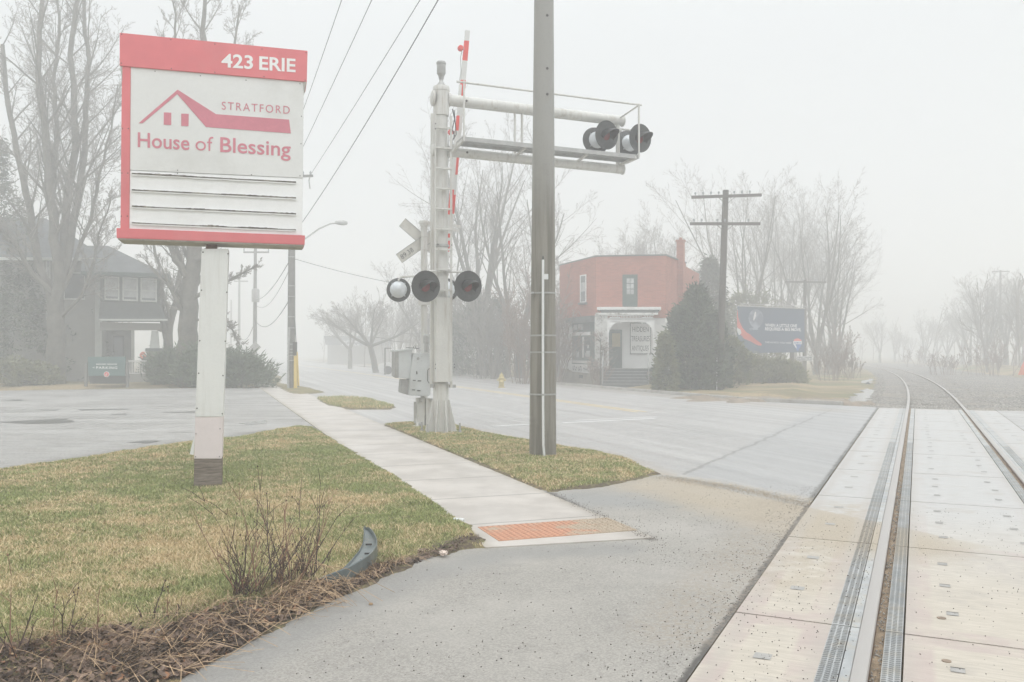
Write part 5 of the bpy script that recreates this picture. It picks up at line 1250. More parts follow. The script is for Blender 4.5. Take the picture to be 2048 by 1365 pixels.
m = MB(); a, b, c, d = [B.pt(*B.at(x, y), 0.06) for x, y in ((200, 604), (319, 607), (321, 640), (200, 640))]
out = -U2 * 0.45; q = [a, b, c + out + V2 * .35, d + out]; q2 = [p + U2 * 3.9 for p in q]
m.add(q + q2, [(0, 1, 2, 3), (1, 5, 6, 2), (3, 2, 6, 7), (0, 4, 5, 1), (4, 7, 6, 5), (0, 3, 7, 4)]); m.build('shingle_skirt', M_SHING, HS)
m = MB(); m.beam(d + out + Vector((0, 0, -.02)), c + out + V2 * .38 + Vector((0, 0, -.02)), .10, .10); m.build('skirt_gutter', M_TRIMG, HS)
pr(B, [(200, 645), (319, 647), (319, 661), (200, 661)], 0.0, -0.25, 'porch_beam', M_STUC, HS, 0.01)
SB = Plane(B.pt(B.at(319, 700)[0], 0), U2); 
m = MB(); m.beam(B.pt(B.at(318, 654)[0], B.at(318, 654)[1], -.2), B.pt(B.at(318, 654)[0], B.at(318, 654)[1], -4.0), .25, .38); m.build('porch_side_beam', M_STUC, HS)
pr(Cb, [(205, 655), (262, 655), (262, 768), (205, 768)], 0, -2.4, 'porch_inner_wall', M_STUC, HS)
dr = pr(Cb, [(226, 672), (248, 672), (248, 762), (226, 762)], 0.06, 0.0, 'door', M_DARKIN, HS)
pr(Cb, [(229, 676), (245, 676), (245, 715), (229, 715)], 0.07, 0.06, 'door_glass', M_GLASS, dr)
pr(B, [(303, 662), (315.5, 662), (319, 697), (299, 697)], 0.0, -0.45, 'porch_column', M_TRIMG, HS, 0.01)
pi_ = pr(B, [(294, 702), (327, 702), (328, 771), (293, 771)], 0.12, -0.75, 'stone_pier', M_STONEB, HS, 0.04)
pr(B, [(291, 697), (330, 697), (330, 703), (291, 703)], 0.2, -0.82, 'pier_cap', M_STEP, pi_, 0.02)
rl = pr(B, [(256, 721), (294, 721), (294, 724), (256, 724)], -0.1, -0.18, 'porch_railing', M_TRIMW, HS)
m = MB()
for i in range(11):
    x = 258 + i * 3.4; a = B.at(x, 724); b = B.at(x, 747); m.beam(B.pt(a[0], a[1], -.14), B.pt(b[0], b[1], -.14), .03, .03)
m.beam(B.pt(*B.at(256, 747), -.14), B.pt(*B.at(294, 747), -.14), .06, .05); m.build('baluster_row', M_TRIMW, rl)
pr(B, [(200, 748), (294, 748), (294, 771), (200, 771)], 0.0, -4.0, 'porch_base', M_STUC, HS)
# parking sign on two posts
Z_ = 40.6; PK = Plane((P(213, 740, Z_).x, Z_), (1, 0.06)); gk = thing('parking_sign', PK.pt(0, 0), 'dark green parking sign with a round red emblem between two grey posts', 'sign')
for x in (171, 254): pr(PK, [(x - 2.5, 726), (x + 2.5, 726), (x + 2.5, 776), (x - 2.5, 776)], 0, -0.1, 'sign_post', M_WOODG, gk)
M_PKG = pm('teal_green_panel', (0.085, 0.16, 0.155), 0.06, 2, 0.5)
bp = pr(PK, [(176, 714), (251, 714), (250, 752), (177, 752)], 0.02, -0.04, 'sign_panel', M_PKG, gk)
pr(PK, [(176, 752.5), (251, 752.5), (249, 768), (179, 768)], -0.06, -0.5, 'dark_base', M_DARKIN, gk)
def txt(pl, s, xa, ya, xb, yb, capx, mat, parent, d, bold=0.0, name='lettering', spacing=1.0, cap_px=None):
    a, b, fn = slant(pl, (xa, ya), (xb, yb)); xm, ym = (xa + xb) / 2, (ya + yb) / 2
    cap = pl.at(xm, ym - capx)[1] - pl.at(xm, ym)[1]; m = MB(); put_text(m, s, fn, a, b, 0, cap, bold=bold, spacing=spacing, d=d); return m.build(name, mat, parent)
txt(PK, 'PARKING', 193, 738, 235, 738.5, 5, M_WHITELET, bp, 0.024, 0.02, spacing=1.2)
txt(PK, '<', 185.5, 737.8, 190.5, 737.8, 4.5, M_WHITELET, bp, 0.024, 0.0)
m = MB(); rr_ = random.Random(4)
for i in range(19):
    if i == 9: continue
    x = 193 + i * 2.2; a = PK.at(x, 730); b = PK.at(x + 1.3, 727.6); m.prism([(a[0], a[1]), (b[0], a[1]), (b[0], b[1]), (a[0], b[1])], PK.pt, 0.0225, 0.0235)
m.build('small_caption_marks', M_WHITELET, bp)
for r, mt, d in ((5.6, M_WHITELET, .0225), (4.6, M_ARMR, .026)):
    s_, z_ = PK.at(213.5, 749); m = MB(); m.prism([(s_ + r * .0239 * cos(a * pi / 14), z_ + r * .0239 * sin(a * pi / 14)) for a in range(28)], PK.pt, d - .002, d); em = m.build('round_emblem', mt, bp)
m = MB(); m.prism([(s_ - .06, z_ - .04), (s_ - .035, z_ - .06), (s_ + .045, z_ + .05), (s_ + .02, z_ + .065)], PK.pt, .0265, .0285); m.prism([(s_ - .035, z_ + .02), (s_ + .01, z_ - .05), (s_ + .055, z_ - .01), (s_ + .03, z_ - .045), (s_ - .01, z_ - .07)], PK.pt, .0265, .0285); m.build('emblem_mark', M_WHITELET, bp)
# orange round banners behind the porch
for px, w_, lab in ((285.5, 6.5, 'round orange-red patterned sign seen through the porch opening'), (324.5, 4.5, 'round orange-red sign partly hidden by the stone porch pier')):
    q = Plane((P(px, 712, 58).x, 58), (1, 0)); s_, z_ = q.at(px, 712); r = w_ * .034
    m = MB(); m.prism([(s_ + r * cos(a * pi / 12) * (.9 if sin(a) > 0 else 1), z_ + 1.25 * r * sin(a * pi / 12)) for a in range(24)], q.pt, 0, -.06)
    t = thing('round_sign', q.pt(s_, 0), lab, 'sign'); dsk = m.build('sign_disc', pm('orange_red_disc', (0.80, 0.20, 0.10), .1, 5, .6), t)
    m = MB(); m.beam(q.pt(s_, 0, -.08), q.pt(s_, z_, -.08), .05, .05); m.build('sign_post', M_GALV, t)
    m = MB(); m.prism([(s_ - .4 * r, z_ + .5 * r), (s_ + .1 * r, z_ + .2 * r), (s_ + .5 * r, z_ + .5 * r), (s_ + .2 * r, z_ - .3 * r), (s_ - .2 * r, z_ - .1 * r)], q.pt, 0, .005); m.build('disc_pattern', M_WHITELET, dsk)
# grey utility cabinet by the junipers
q = Plane((P(461, 720, 58).x, 58), (1, .3)); cbx = thing('utility_cabinet', q.pt(0, 0), 'pale boxy utility cabinet with a dark lid behind the juniper', 'cabinet')
pr(q, [(446, 700), (467, 700), (467, 760), (446, 760)], 0, -.6, 'cabinet_body', M_TRIMW, cbx); pr(q, [(445, 697), (468, 697), (468, 700.5), (445, 700.5)], .05, -.65, 'cabinet_lid', M_STEP, cbx)

# ---------------- brick corner shop
C0 = Vector((P(1192, 700, 44).x, 44, 0)); C1 = Vector((P(1332, 700, 43.5).x, 43.5, 0)); C2 = C0 + U2 * 3.35; C3 = C1 + RU * 7.4
SHOP = thing('brick_shop', C0, 'two-storey orange brick corner shop with dark green doors and a white porch', 'shop')
FR = Plane(C0, C1 - C0); LF = Plane(C2, C0 - C2); RF = Plane(C1, C3 - C1)
zt = FR.at(1192, 514)[1]; z1f = FR.at(1192, 637)[1]
back = [C3, C3 + Vector((-5, 3, 0)), C2 + U2 * 5]
foot = [C2, C0, C1, C1 + RU * 4.2, C1 + RU * 4.2 + Vector((-6, 3.2, 0)), C2 + U2 * 1.5]
def wallring(name, pts, z0, z1, mat, parent):
    m = MB(); n_ = len(pts); vs = [Vector((p.x, p.y, z)) for z in (z0, z1) for p in pts]
    m.add(vs, [tuple(range(n_, 2 * n_))] + [(i, (i + 1) % n_, n_ + (i + 1) % n_, n_ + i) for i in range(n_)]); return m.build(name, mat, parent)
wl = wallring('brick_wall', foot, z1f, zt, M_BRICK, SHOP)
def shrink(pts, k):
    c = sum(pts, Vector()) / len(pts); return [c + (p - c) * k for p in pts]
wallring('parapet_cap', shrink(foot, 1.012), zt, zt + .07, M_STEP, SHOP)
wallring('shop_base_wall', shrink(foot, 0.992), 0.75, z1f, M_WHITEW, SHOP)
wallring('foundation', shrink(foot, 0.997), -0.1, 0.76, M_FOUND, SHOP)
# rear wing with sloped roof line
zr = RF.at(1364, 531)[1]; wing = [C1 + RU * 4.2, C3, C3 + Vector((-5, 2.6, 0)), C1 + RU * 4.2 + Vector((-5, 2.6, 0))]
m = MB(); zs = [RF.at(1362, 530)[1], RF.at(1398, 548)[1]]
vs = [Vector((p.x, p.y, 0)) for p in wing] + [Vector((wing[0].x, wing[0].y, zs[0])), Vector((wing[1].x, wing[1].y, zs[1])), Vector((wing[2].x, wing[2].y, zs[1])), Vector((wing[3].x, wing[3].y, zs[0]))]
m.add(vs, [(0, 1, 5, 4), (1, 2, 6, 5), (2, 3, 7, 6), (3, 0, 4, 7), (4, 5, 6, 7)]); m.build('rear_wing', M_BRICK, SHOP)
s_, z_ = RF.at(1365, 560)
m = MB(); cc = RF.pt(RF.at(1357, 520)[0], 0, .12); a_ = math.atan2(RU.x, RU.y); Mr = Matrix.Rotation(-a_, 3, 'Z'); zc_ = P(1357, 484, cc.y).z
m.box(cc + Vector((0, 0, zc_ / 2)), (.36, .36, zc_), Mr); ch = m.build('chimney', M_BRICK, SHOP); m = MB(); m.box(cc + Vector((0, 0, zc_ + .04)), (.44, .44, .1), Mr); m.cyl(cc + Vector((0, 0, zc_ + .06)), cc + Vector((0, 0, zc_ + .22)), .09, n=10); m.build('chimney_cap', M_BRICK, ch)
# upper windows/doors
w_ = pr(LF, [(1161, 551), (1173, 549), (1173, 606), (1161, 607)], 0.04, -.05, 'window', M_TRIMW, SHOP)
pr(LF, [(1163, 553), (1171.5, 552), (1171.5, 603), (1163, 604)], 0.045, .04, 'pane', M_GLASS, w_); pr(LF, [(1163, 566), (1171.5, 565), (1171.5, 583), (1163, 584)], 0.05, .045, 'curtain', M_CURT, w_); pr(LF, [(1160, 606), (1175, 605), (1175, 609), (1160, 610)], 0.12, .0, 'window_sill', M_STEP, w_)
d_ = pr(FR, [(1245, 550), (1275, 549.5), (1275, 614), (1245, 614)], 0.05, 0, 'door_frame', M_GREENP, SHOP)
dd = pr(FR, [(1250.5, 556), (1270.5, 556), (1270.5, 613), (1250.5, 613)], 0.06, .05, 'upper_door', M_GREENP, d_)
m = MB()
for i in range(2):
    for j in range(3):
        x0 = 1253.3 + i * 7.6; y0 = 557.5 + j * 11; a = FR.at(x0, y0 + 9.6); b = FR.at(x0 + 6.6, y0); m.prism([(a[0], a[1]), (b[0], a[1]), (b[0], b[1]), (a[0], b[1])], FR.pt, .061, .066)
m.build('door_pane', M_CURT, d_)
# shop front left face: green frame, display windows, white bands, small signs
pr(LF, [(1140, 637), (1191, 632), (1191, 644), (1140, 647)], 0.28, -0.02, 'shopfront_canopy', M_STEP, SHOP)
sf = pr(LF, [(1146, 645), (1190, 642), (1190, 735), (1146, 728)], 0.05, 0, 'shopfront', M_GREENP, SHOP)
for x0, x1, y0, y1, mt in ((1150, 1156, 650, 660, M_CURT), (1158, 1167, 649, 660, M_CURT), (1170, 1181, 648, 660, M_GLASS)):
    pr(LF, [(x0, y0), (x1, y0 - .4), (x1, y1), (x0, y1)], .06, .05, 'transom_pane', mt, sf)
pr(LF, [(1148, 665), (1183, 664), (1183, 671), (1148, 672)], 0.09, .05, 'white_signboard', M_WHITEW, sf)
for x0, x1 in ((1149, 1167), (1170, 1182)): pr(LF, [(x0, 675), (x1, 674.5), (x1, 716), (x0, 715)], .06, .05, 'display_window', M_GLASS, sf)
pr(LF, [(1168, 674), (1170, 674), (1170, 716), (1168, 716)], .10, .05, 'window_mullion', M_TRIMW, sf)
for x0, y0, x1, y1 in ((1154, 703, 1160, 715), (1174, 702, 1182, 714), (1176, 690, 1180, 697), (1172, 706, 1175, 714)): pr(LF, [(x0, y0), (x1, y0), (x1, y1), (x0 + 1, y1)], .066, .062, 'displayed_ware', M_CURT, sf)
pr(LF, [(1148, 721), (1183, 722), (1183, 728), (1148, 726)], 0.09, .05, 'white_sill_band', M_WHITEW, SHOP)
ss_ = pr(LF, [(1147, 728), (1182, 729.5), (1182, 747), (1147, 743.5)], 0.10, .06, 'lower_signboard', M_WHITEW, SHOP)
m = MB(); rr_ = random.Random(8)
for i in range(15):
    if i in (4, 9): continue
    x = 1149 + i * 2.15; yb = 741.5 + i * .2; a = LF.at(x, yb); b = LF.at(x + 1.2, yb - 8.5); w2 = b[0] - a[0]
    m.prism([(a[0], a[1]), (a[0] + w2 * .45, a[1]), (a[0] + w2 * .45, b[1]), (a[0], b[1])], LF.pt, .101, .106)
    k = rr_.random(); zm = a[1] + (b[1] - a[1]) * k; m.prism([(a[0], zm), (b[0] + w2 * .5, zm), (b[0] + w2 * .5, zm + .05), (a[0], zm + .05)], LF.pt, .101, .106)
m.build('weathered_letter_strokes', M_INK, ss_)
pr(LF, [(1140.5, 649), (1145.5, 648.5), (1145.5, 742), (1140.5, 740)], 0.08, -.02, 'corner_pilaster', M_TRIMW, SHOP)
pr(LF, [(1159, 750), (1166, 751), (1166, 757), (1159, 756)], 0.03, 0, 'basement_vent', M_DARKIN, SHOP)
# porch: slab roof, lattice front with arch, side lattice
PD = 1.25
PF = Plane(FR.pt(0, 0, PD), FR.ax)
rf = pr(PF, [(1194, 614.5), (1322, 614.5), (1322, 620), (1194, 620)], 0.1, -PD - .05, 'porch_roof', M_TRIMW, SHOP)
pr(PF, [(1199, 620), (1319, 620), (1316, 626), (1203, 626)], 0.0, -PD, 'porch_soffit', M_STEP, SHOP)
pr(PF, [(1191, 626), (1316, 626), (1316, 630), (1191, 630)], 0.06, -.05, 'porch_frieze', M_PEEL, SHOP)
# arch spandrels with fretwork
def PQ(x, y): return PF.at(x, y)
m = MB()
arc = [(1217.5, 668), (1219, 660), (1224, 652), (1232, 646), (1241, 644), (1283, 644), (1292, 646), (1299, 651), (1304, 660), (1306, 668)]
m.prism([PQ(*p) for p in [(1217.5, 668), (1214.5, 668), (1215, 640), (1241, 640), (1241, 644), (1232, 646), (1224, 652), (1219, 660)]], PF.pt, 0.02, -.03)
m.prism([PQ(*p) for p in [(1306, 668), (1308.5, 668), (1308, 640), (1283, 640), (1283, 644), (1292, 646), (1299, 651), (1304, 660)]], PF.pt, 0.02, -.03)
for y0, y1 in ((630, 632.2), (641.5, 644)): a = PQ(1215, y1); b = PQ(1308, y0); m.prism([(a[0], a[1]), (b[0], a[1]), (b[0], b[1]), (a[0], b[1])], PF.pt, .02, -.03)
for i in range(14): 
    x = 1243 + i * 2.95; a = PQ(x, 642); b = PQ(x + 1.2, 632); m.prism([(a[0], a[1]), (b[0], a[1]), (b[0], b[1]), (a[0], b[1])], PF.pt, .015, -.02)
for cx_, sg_ in ((1230, 1), (1295, -1)):
    for k in range(7):
        a = k * pi / 6; p0 = PQ(cx_, 637); q0 = (p0[0] + .30 * cos(a), p0[1] + .11 * sin(a) + .01); m.beam(PF.pt(*p0, 0), PF.pt(*q0, 0), .03, .035)
    m.beam(PF.pt(*PQ(cx_ - 10, 636), 0), PF.pt(*PQ(cx_ + 10, 636), 0), .03, .04)
for x in (1241.5, 1284): a = PQ(x, 649); m.beam(PF.pt(*PQ(x, 643), 0), PF.pt(*a, 0), .05, .05)
m.build('arched_fretwork', M_TRIMW, SHOP)
m = MB()
for i in range(10):      # vine covered lattice panel left of the arch
    t = i / 9; m.beam(PF.pt(*PQ(1189.5, 631 + t * 108), -.02), PF.pt(*PQ(1214, 631 + t * 108), -.02), .02, .09 if i in (0, 9) else .05)
for x in (1190, 1195, 1200, 1205, 1210, 1214.5): m.beam(PF.pt(*PQ(x, 630), -.04), PF.pt(*PQ(x, 740), -.04), .06, .03, up=tuple(FR.ax))
m.prism([PQ(*p) for p in [(1190, 632), (1214, 632), (1214, 740), (1190, 740)]], PF.pt, -.06, -.08)
m.build('lattice_panel', M_PEEL, SHOP)
m = MB(); m.beam(PF.pt(*PQ(1216, 640), 0), PF.pt(*PQ(1216, 741), 0), .07, .07); m.beam(PF.pt(*PQ(1308, 640), 0), PF.pt(*PQ(1308, 741), 0), .09, .07); m.build_each('porch_post', M_TRIMW, SHOP)
door = pr(FR, [(1218, 660), (1244, 660), (1244, 739), (1218, 739)], 0.05, 0.01, 'entrance_door', M_GREENP, SHOP)
pr(FR, [(1224, 667), (1240.5, 667), (1240.5, 694), (1224, 694)], 0.06, .05, 'door_blind', pm('ochre_blind', (0.34, 0.29, 0.15), .1, 4, .7), door)
pr(FR, [(1190, 737), (1310, 737), (1310, 742), (1190, 742)], PD + .1, 0.0, 'porch_floor', M_STEP, SHOP)
sgn = pr(FR, [(1260, 646), (1302, 646), (1302, 709), (1260, 709)], 0.03, 0.008, 'shop_sign', M_INK, SHOP)
fc = pr(FR, [(1261.2, 647.3), (1300.8, 647.3), (1300.8, 707.5), (1261.2, 707.5)], 0.034, 0.03, 'sign_face', M_WHITEW, sgn)
for s__, xa, xb, y, cp in (('HIDDEN', 1265, 1297, 664, 10.5), ('TREASURES', 1262.5, 1299.5, 683, 11), ('ANTIQUES', 1263.5, 1297.5, 702, 11)):
    txt(FR, s__, xa, y, xb, y, cp, M_INK, fc, 0.039, 0.0, 'sign_lettering')
# steps with railings
SD = PD + .1; st_ = MB(); sw0, sw1 = FR.at(1212, 740)[0], FR.at(1292, 740)[0]; zf = FR.at(1250, 738)[1]
zf = 0.86; n_ = 6
for i in range(n_):
    z_top = zf * (1 - (i + 1) / (n_ + .0)) + .0; d0 = SD + .30 * i; d1 = SD + .30 * (i + 1)
    st_.prism([(sw0 - .02 * i, -.05), (sw1 + .02 * i, -.05), (sw1 + .02 * i, z_top + .14), (sw0 - .02 * i, z_top + .14)], FR.pt, d0 - (.0 if i else 0), d1)
so = st_.build('front_steps', M_STEP, SHOP)
m = MB()
for i in range(n_): 
    z_top = zf * (1 - (i + 1) / n_) + .14; m.beam(FR.pt(sw0 - .02 * i, z_top + .012, SD + .30 * (i + 1) - .02), FR.pt(sw1 + .02 * i, z_top + .012, SD + .30 * (i + 1) - .02), .08, .022)
m.build_each('step_nosing', M_GALV, so)
for s0 in (sw0 - .08, sw1 + .08):
    m = MB(); a = FR.pt(s0, zf + .95, SD + .02); b = FR.pt(s0, .95, SD + 1.75); m.tube([a, b], .024, 8); m.tube([b, FR.pt(s0, 0, SD + 1.75)], .024, 8); m.tube([a, FR.pt(s0, zf, SD + .02)], .024, 8)
    for k in range(1, 5): t = k / 5; m.beam(a.lerp(b, t), FR.pt(s0, max(0, zf * (1 - t)), SD + .02 + 1.73 * t), .015, .015)
    m.build('stair_railing', M_GALV, SHOP)

# ---------------- billboard
YB = 56.0; BB = Plane((P(1478, 660, YB).x, YB), (1, 0.16)); bb = thing('billboard', BB.pt(1.8, 0), 'dark blue billboard with a grey balloon, orange-red ribbon and white slogan behind a hedge', 'billboard')
M_NAVY = pm('navy_poster', (0.025, 0.065, 0.135), 0.12, 0.6, 0.55); M_POSTRED = pm('poster_orange_red', (0.68, 0.12, 0.09), 0.2, 1.0, 0.55); M_POSTBLUE = pm('poster_blue', (0.04, 0.14, 0.42), .1, 2, .55); M_POSTW = pm('poster_white', (0.72, 0.72, 0.74), .05, 2, .55)
pn = pr(BB, [(1477, 613), (1609, 618.5), (1609, 705), (1477, 707)], 0.0, -0.18, 'poster_panel', M_NAVY, bb)
def bq(px, d, name, mat, par): 
    m = MB(); m.prism([BB.at(*p) for p in px], BB.pt, 0.001, d); return m.build(name, mat, par)
nb = NB('poster_balloon'); nb_c = nb.mix(nb.ss(nb.noise(2.0, 3, .5, nb.obj()), .35, .65), (0.10, 0.13, 0.20), (0.30, 0.34, 0.42)); nb.done(nb_c, .5)
bc = (1512, 638); ball = [(bc[0] + 15 * cos(a * pi / 14) * (1 - .12 * max(0, sin(a * pi / 14))), bc[1] + 19 * sin(a * pi / 14)) for a in range(28)]
bq(ball, .006, 'printed_balloon', nb.m, pn)
bq([(1509, 626), (1512, 623), (1512, 632), (1508, 642), (1506, 640)], .009, 'balloon_highlight', M_POSTW, pn)
bq([(1498, 657), (1516, 655), (1516, 660), (1500, 661)], .007, 'balloon_neck', nb.m, pn)
bq([(1475.5, 618), (1476, 632), (1479, 643), (1485, 656), (1493, 665), (1501, 670), (1512, 680), (1521, 686), (1524, 690), (1521, 692), (1515, 691), (1500, 683), (1488, 678), (1477, 665), (1474, 650), (1474, 630)], .005, 'printed_ribbon', M_POSTRED, pn)
bq([(1474, 655), (1481, 660), (1483, 667), (1478, 671), (1474.5, 664)], .008, 'ribbon_highlight', M_POSTW, pn)
txt(BB, 'WHEN A LITTLE ONE', 1530, 653.5, 1594, 655, 6.0, M_POSTW, pn, .007, .035, 'slogan_lettering'); txt(BB, 'REQUIRES A BIG MOVE.', 1530, 660.8, 1602.5, 662.8, 6.0, M_POSTW, pn, .007, .035, 'slogan_lettering')
txt(BB, 'THE ADVICE YOU NEED', 1530, 686.5, 1583, 688, 3.4, M_POSTW, pn, .007, .01, 'caption_lettering', 1.1)
bx_, by_ = 1595, 684
bq([(1586.5, 686), (1587, 682), (1589, 679), (1595, 677), (1601, 679), (1603, 682), (1603.5, 686)], .006, 'logo_balloon_top', M_POSTRED, pn)
bq([(1586.5, 682.5), (1603.5, 682.5), (1603.5, 689), (1586.5, 689)], .009, 'logo_balloon_band', M_POSTW, pn)
bq([(1587, 689), (1603, 689), (1601, 694), (1597.5, 699), (1596.5, 702), (1593.5, 702), (1592.5, 699), (1589, 694)], .006, 'logo_balloon_base', M_POSTBLUE, pn)
bq([(1587, 689), (1591, 689), (1593, 694), (1593.5, 698), (1590, 694.5)], .009, 'logo_balloon_gore', M_POSTW, pn)
txt(BB, 'RE/MAX', 1588, 687.8, 1602, 687.8, 3.6, M_POSTBLUE, pn, .0115, .02, 'logo_lettering')
m = MB(); m.beam(BB.pt(*BB.at(1477, 612), 0), BB.pt(*BB.at(1609, 617.5), 0), .2, .08); m.build('panel_rim', M_GALV, bb)
for x, y in ((1525, 613.5), (1584, 615.5)):
    m = MB(); a = BB.at(x, y); m.tube([BB.pt(a[0] + .35, a[1] - .1, -.1), BB.pt(a[0] + .2, a[1] + .08, .3), BB.pt(a[0], a[1] + .1, .7)], .03, 6); m.box(BB.pt(a[0], a[1] + .06, .75), (.34, .2, .12)); lm = m.build('billboard_lamp', M_TRIMW, bb)
m = MB(); a, b = BB.at(1474, 609.5), BB.at(1606, 614.5); m.tube([BB.pt(a[0], a[1], .75), BB.pt(b[0], b[1], .75)], .025, 6); m.build('lamp_rail', M_GALV, bb)
for x in (1496, 1588):
    m = MB(); a = BB.at(x, 700); m.beam(BB.pt(a[0], -.1, -.3), BB.pt(a[0], a[1], -.3), .22, .22); m.build('support_post', M_WOOD, bb)
pt = pr(BB, [(1593, 713), (1624, 713), (1624, 722), (1593, 722)], .04, 0.0, 'owner_plate', M_POSTW, bb, .05)
pr(BB, [(1594, 714), (1623, 714), (1623, 721.2), (1594, 721.2)], .045, .04, 'plate_face', pm('plate_grey', (.16, .17, .17), .1, 3, .6), pt)
txt(BB, 'PATTISON', 1595, 720, 1622, 720.3, 4.8, M_POSTW, pt, .05, .025, 'plate_lettering')

# ---------------- hydrant, hotel behind the fog, parked car
hb = G(1003, 776); hy = thing('fire_hydrant', hb, 'small yellow fire hydrant on the grass across the road', 'fire hydrant')
m = MB(); m.lathe([(.17, -.05), (.17, .04), (.12, .05), (.12, .42), (.15, .43), (.15, .47), (.11, .50), (.09, .60), (.04, .67), (0, .68)], Matrix.Translation(hb), 16); M_HYD = pm('dull_yellow_paint', (.50, .41, .19), .1, 6, .6); m.build('hydrant_body', M_HYD, hy)
m = MB(); m.cyl(hb + Vector((-.2, 0, .36)), hb + Vector((.2, 0, .36)), .055, n=10); m.cyl(hb + Vector((0, -.2, .33)), hb, .075, n=10); m.cyl(hb + Vector((0, 0, .66)), hb + Vector((0, 0, .73)), .025, n=6); m.build_each('hydrant_outlet', M_HYD, hy)
BH = 120.0; HB = Plane((P(640, 700, BH).x, BH), (1, 0.12)); fh = thing('roadside_inn', HB.pt(4, 0), 'low dark building with illegible white script letters, nearly lost in fog', 'building')
pr(HB, [(655, 678), (775, 680), (775, 752), (655, 750)], 0, -8, 'wall', M_STUC, fh); pr(HB, [(648, 672), (782, 674), (778, 692), (652, 690)], .5, -9, 'roof', M_ROOF, fh)
m = MB(); rr_ = random.Random(3)
for row, (x0, x1, y) in enumerate(((686, 716, 684), (684, 714, 690))):
    x = x0
    while x < x1:
        a = HB.at(x, y); m.tube([HB.pt(a[0] + .07 * k, a[1] + .19 * sin(k * 1.9 + x), .55) for k in range(6)], .05, 4); x += rr_.uniform(5, 7)
m.build('script_lettering', M_POSTW, fh)
cq = P(783, 742, 66); cr = thing('parked_car', (cq.x, 66, 0), 'pale car parked under the spreading tree, mostly hidden by the signal box and fog', 'car')
m = MB(); side_ = [(-2.1, .35), (-2.15, .7), (-1.9, .86), (-1.1, .95), (-.45, 1.38), (.9, 1.42), (1.6, 1.0), (2.1, .92), (2.15, .5), (2.05, .3)]
cxm = Vector((cq.x + 1.2, 66, 0))
m.prism(side_, lambda a, b, d: cxm + Vector((a, d, b)), -.85, .85); m.build('car_body', M_TRIMW, cr, bevel=.06)
m = MB(); m.prism([(-1.0, .95), (-.42, 1.32), (.85, 1.36), (1.4, 1.0)], lambda a, b, d: cxm + Vector((a, d, b)), -.87, -.86); m.build('car_window', M_GLASS, cr)
for x in (-1.35, 1.35):
    m = MB(); m.lathe([(.001, 0), (.2, .0), (.31, .02), (.32, .2), (.001, .2)], frameM(cxm + Vector((x, -.72, .32)), Vector((0, -1, 0))) @ Matrix.Translation((0, 0, -.05)), 16); m.build('wheel', M_WIRE, cr)
# ================================================================== TREES AND SHRUBS
M_BARK = pm('grey_bark', (0.135, 0.125, 0.105), 0.3, 2.0, 0.9, fine=9, bump=0.6, bscale=8)
M_BARK2 = pm('brown_grey_bark', (0.15, 0.125, 0.10), 0.3, 2.0, 0.9, fine=9)
M_TWIG = pm('grey_twigs', (0.25, 0.23, 0.205), 0.25, 1.5, 0.9)
M_TWIG2 = pm('reddish_twigs', (0.25, 0.19, 0.16), 0.25, 1.5, 0.9)
M_CON = pm('dark_evergreen_foliage', (0.075, 0.092, 0.052), 0.8, 1.6, 0.8, fine=7)
M_CON2 = pm('olive_evergreen_foliage', (0.15, 0.155, 0.07), 0.45, 1.6, 0.8, fine=7)
M_JUN = pm('juniper_foliage', (0.12, 0.155, 0.095), 0.5, 2.2, 0.8, fine=9)
M_HEDGE = pm('hedge_foliage', (0.19, 0.19, 0.10), 0.45, 2.0, 0.8, fine=9)
M_LEAFBR = pm('withered_leaves', (0.26, 0.20, 0.09), 0.4, 2, 0.8, fine=9)
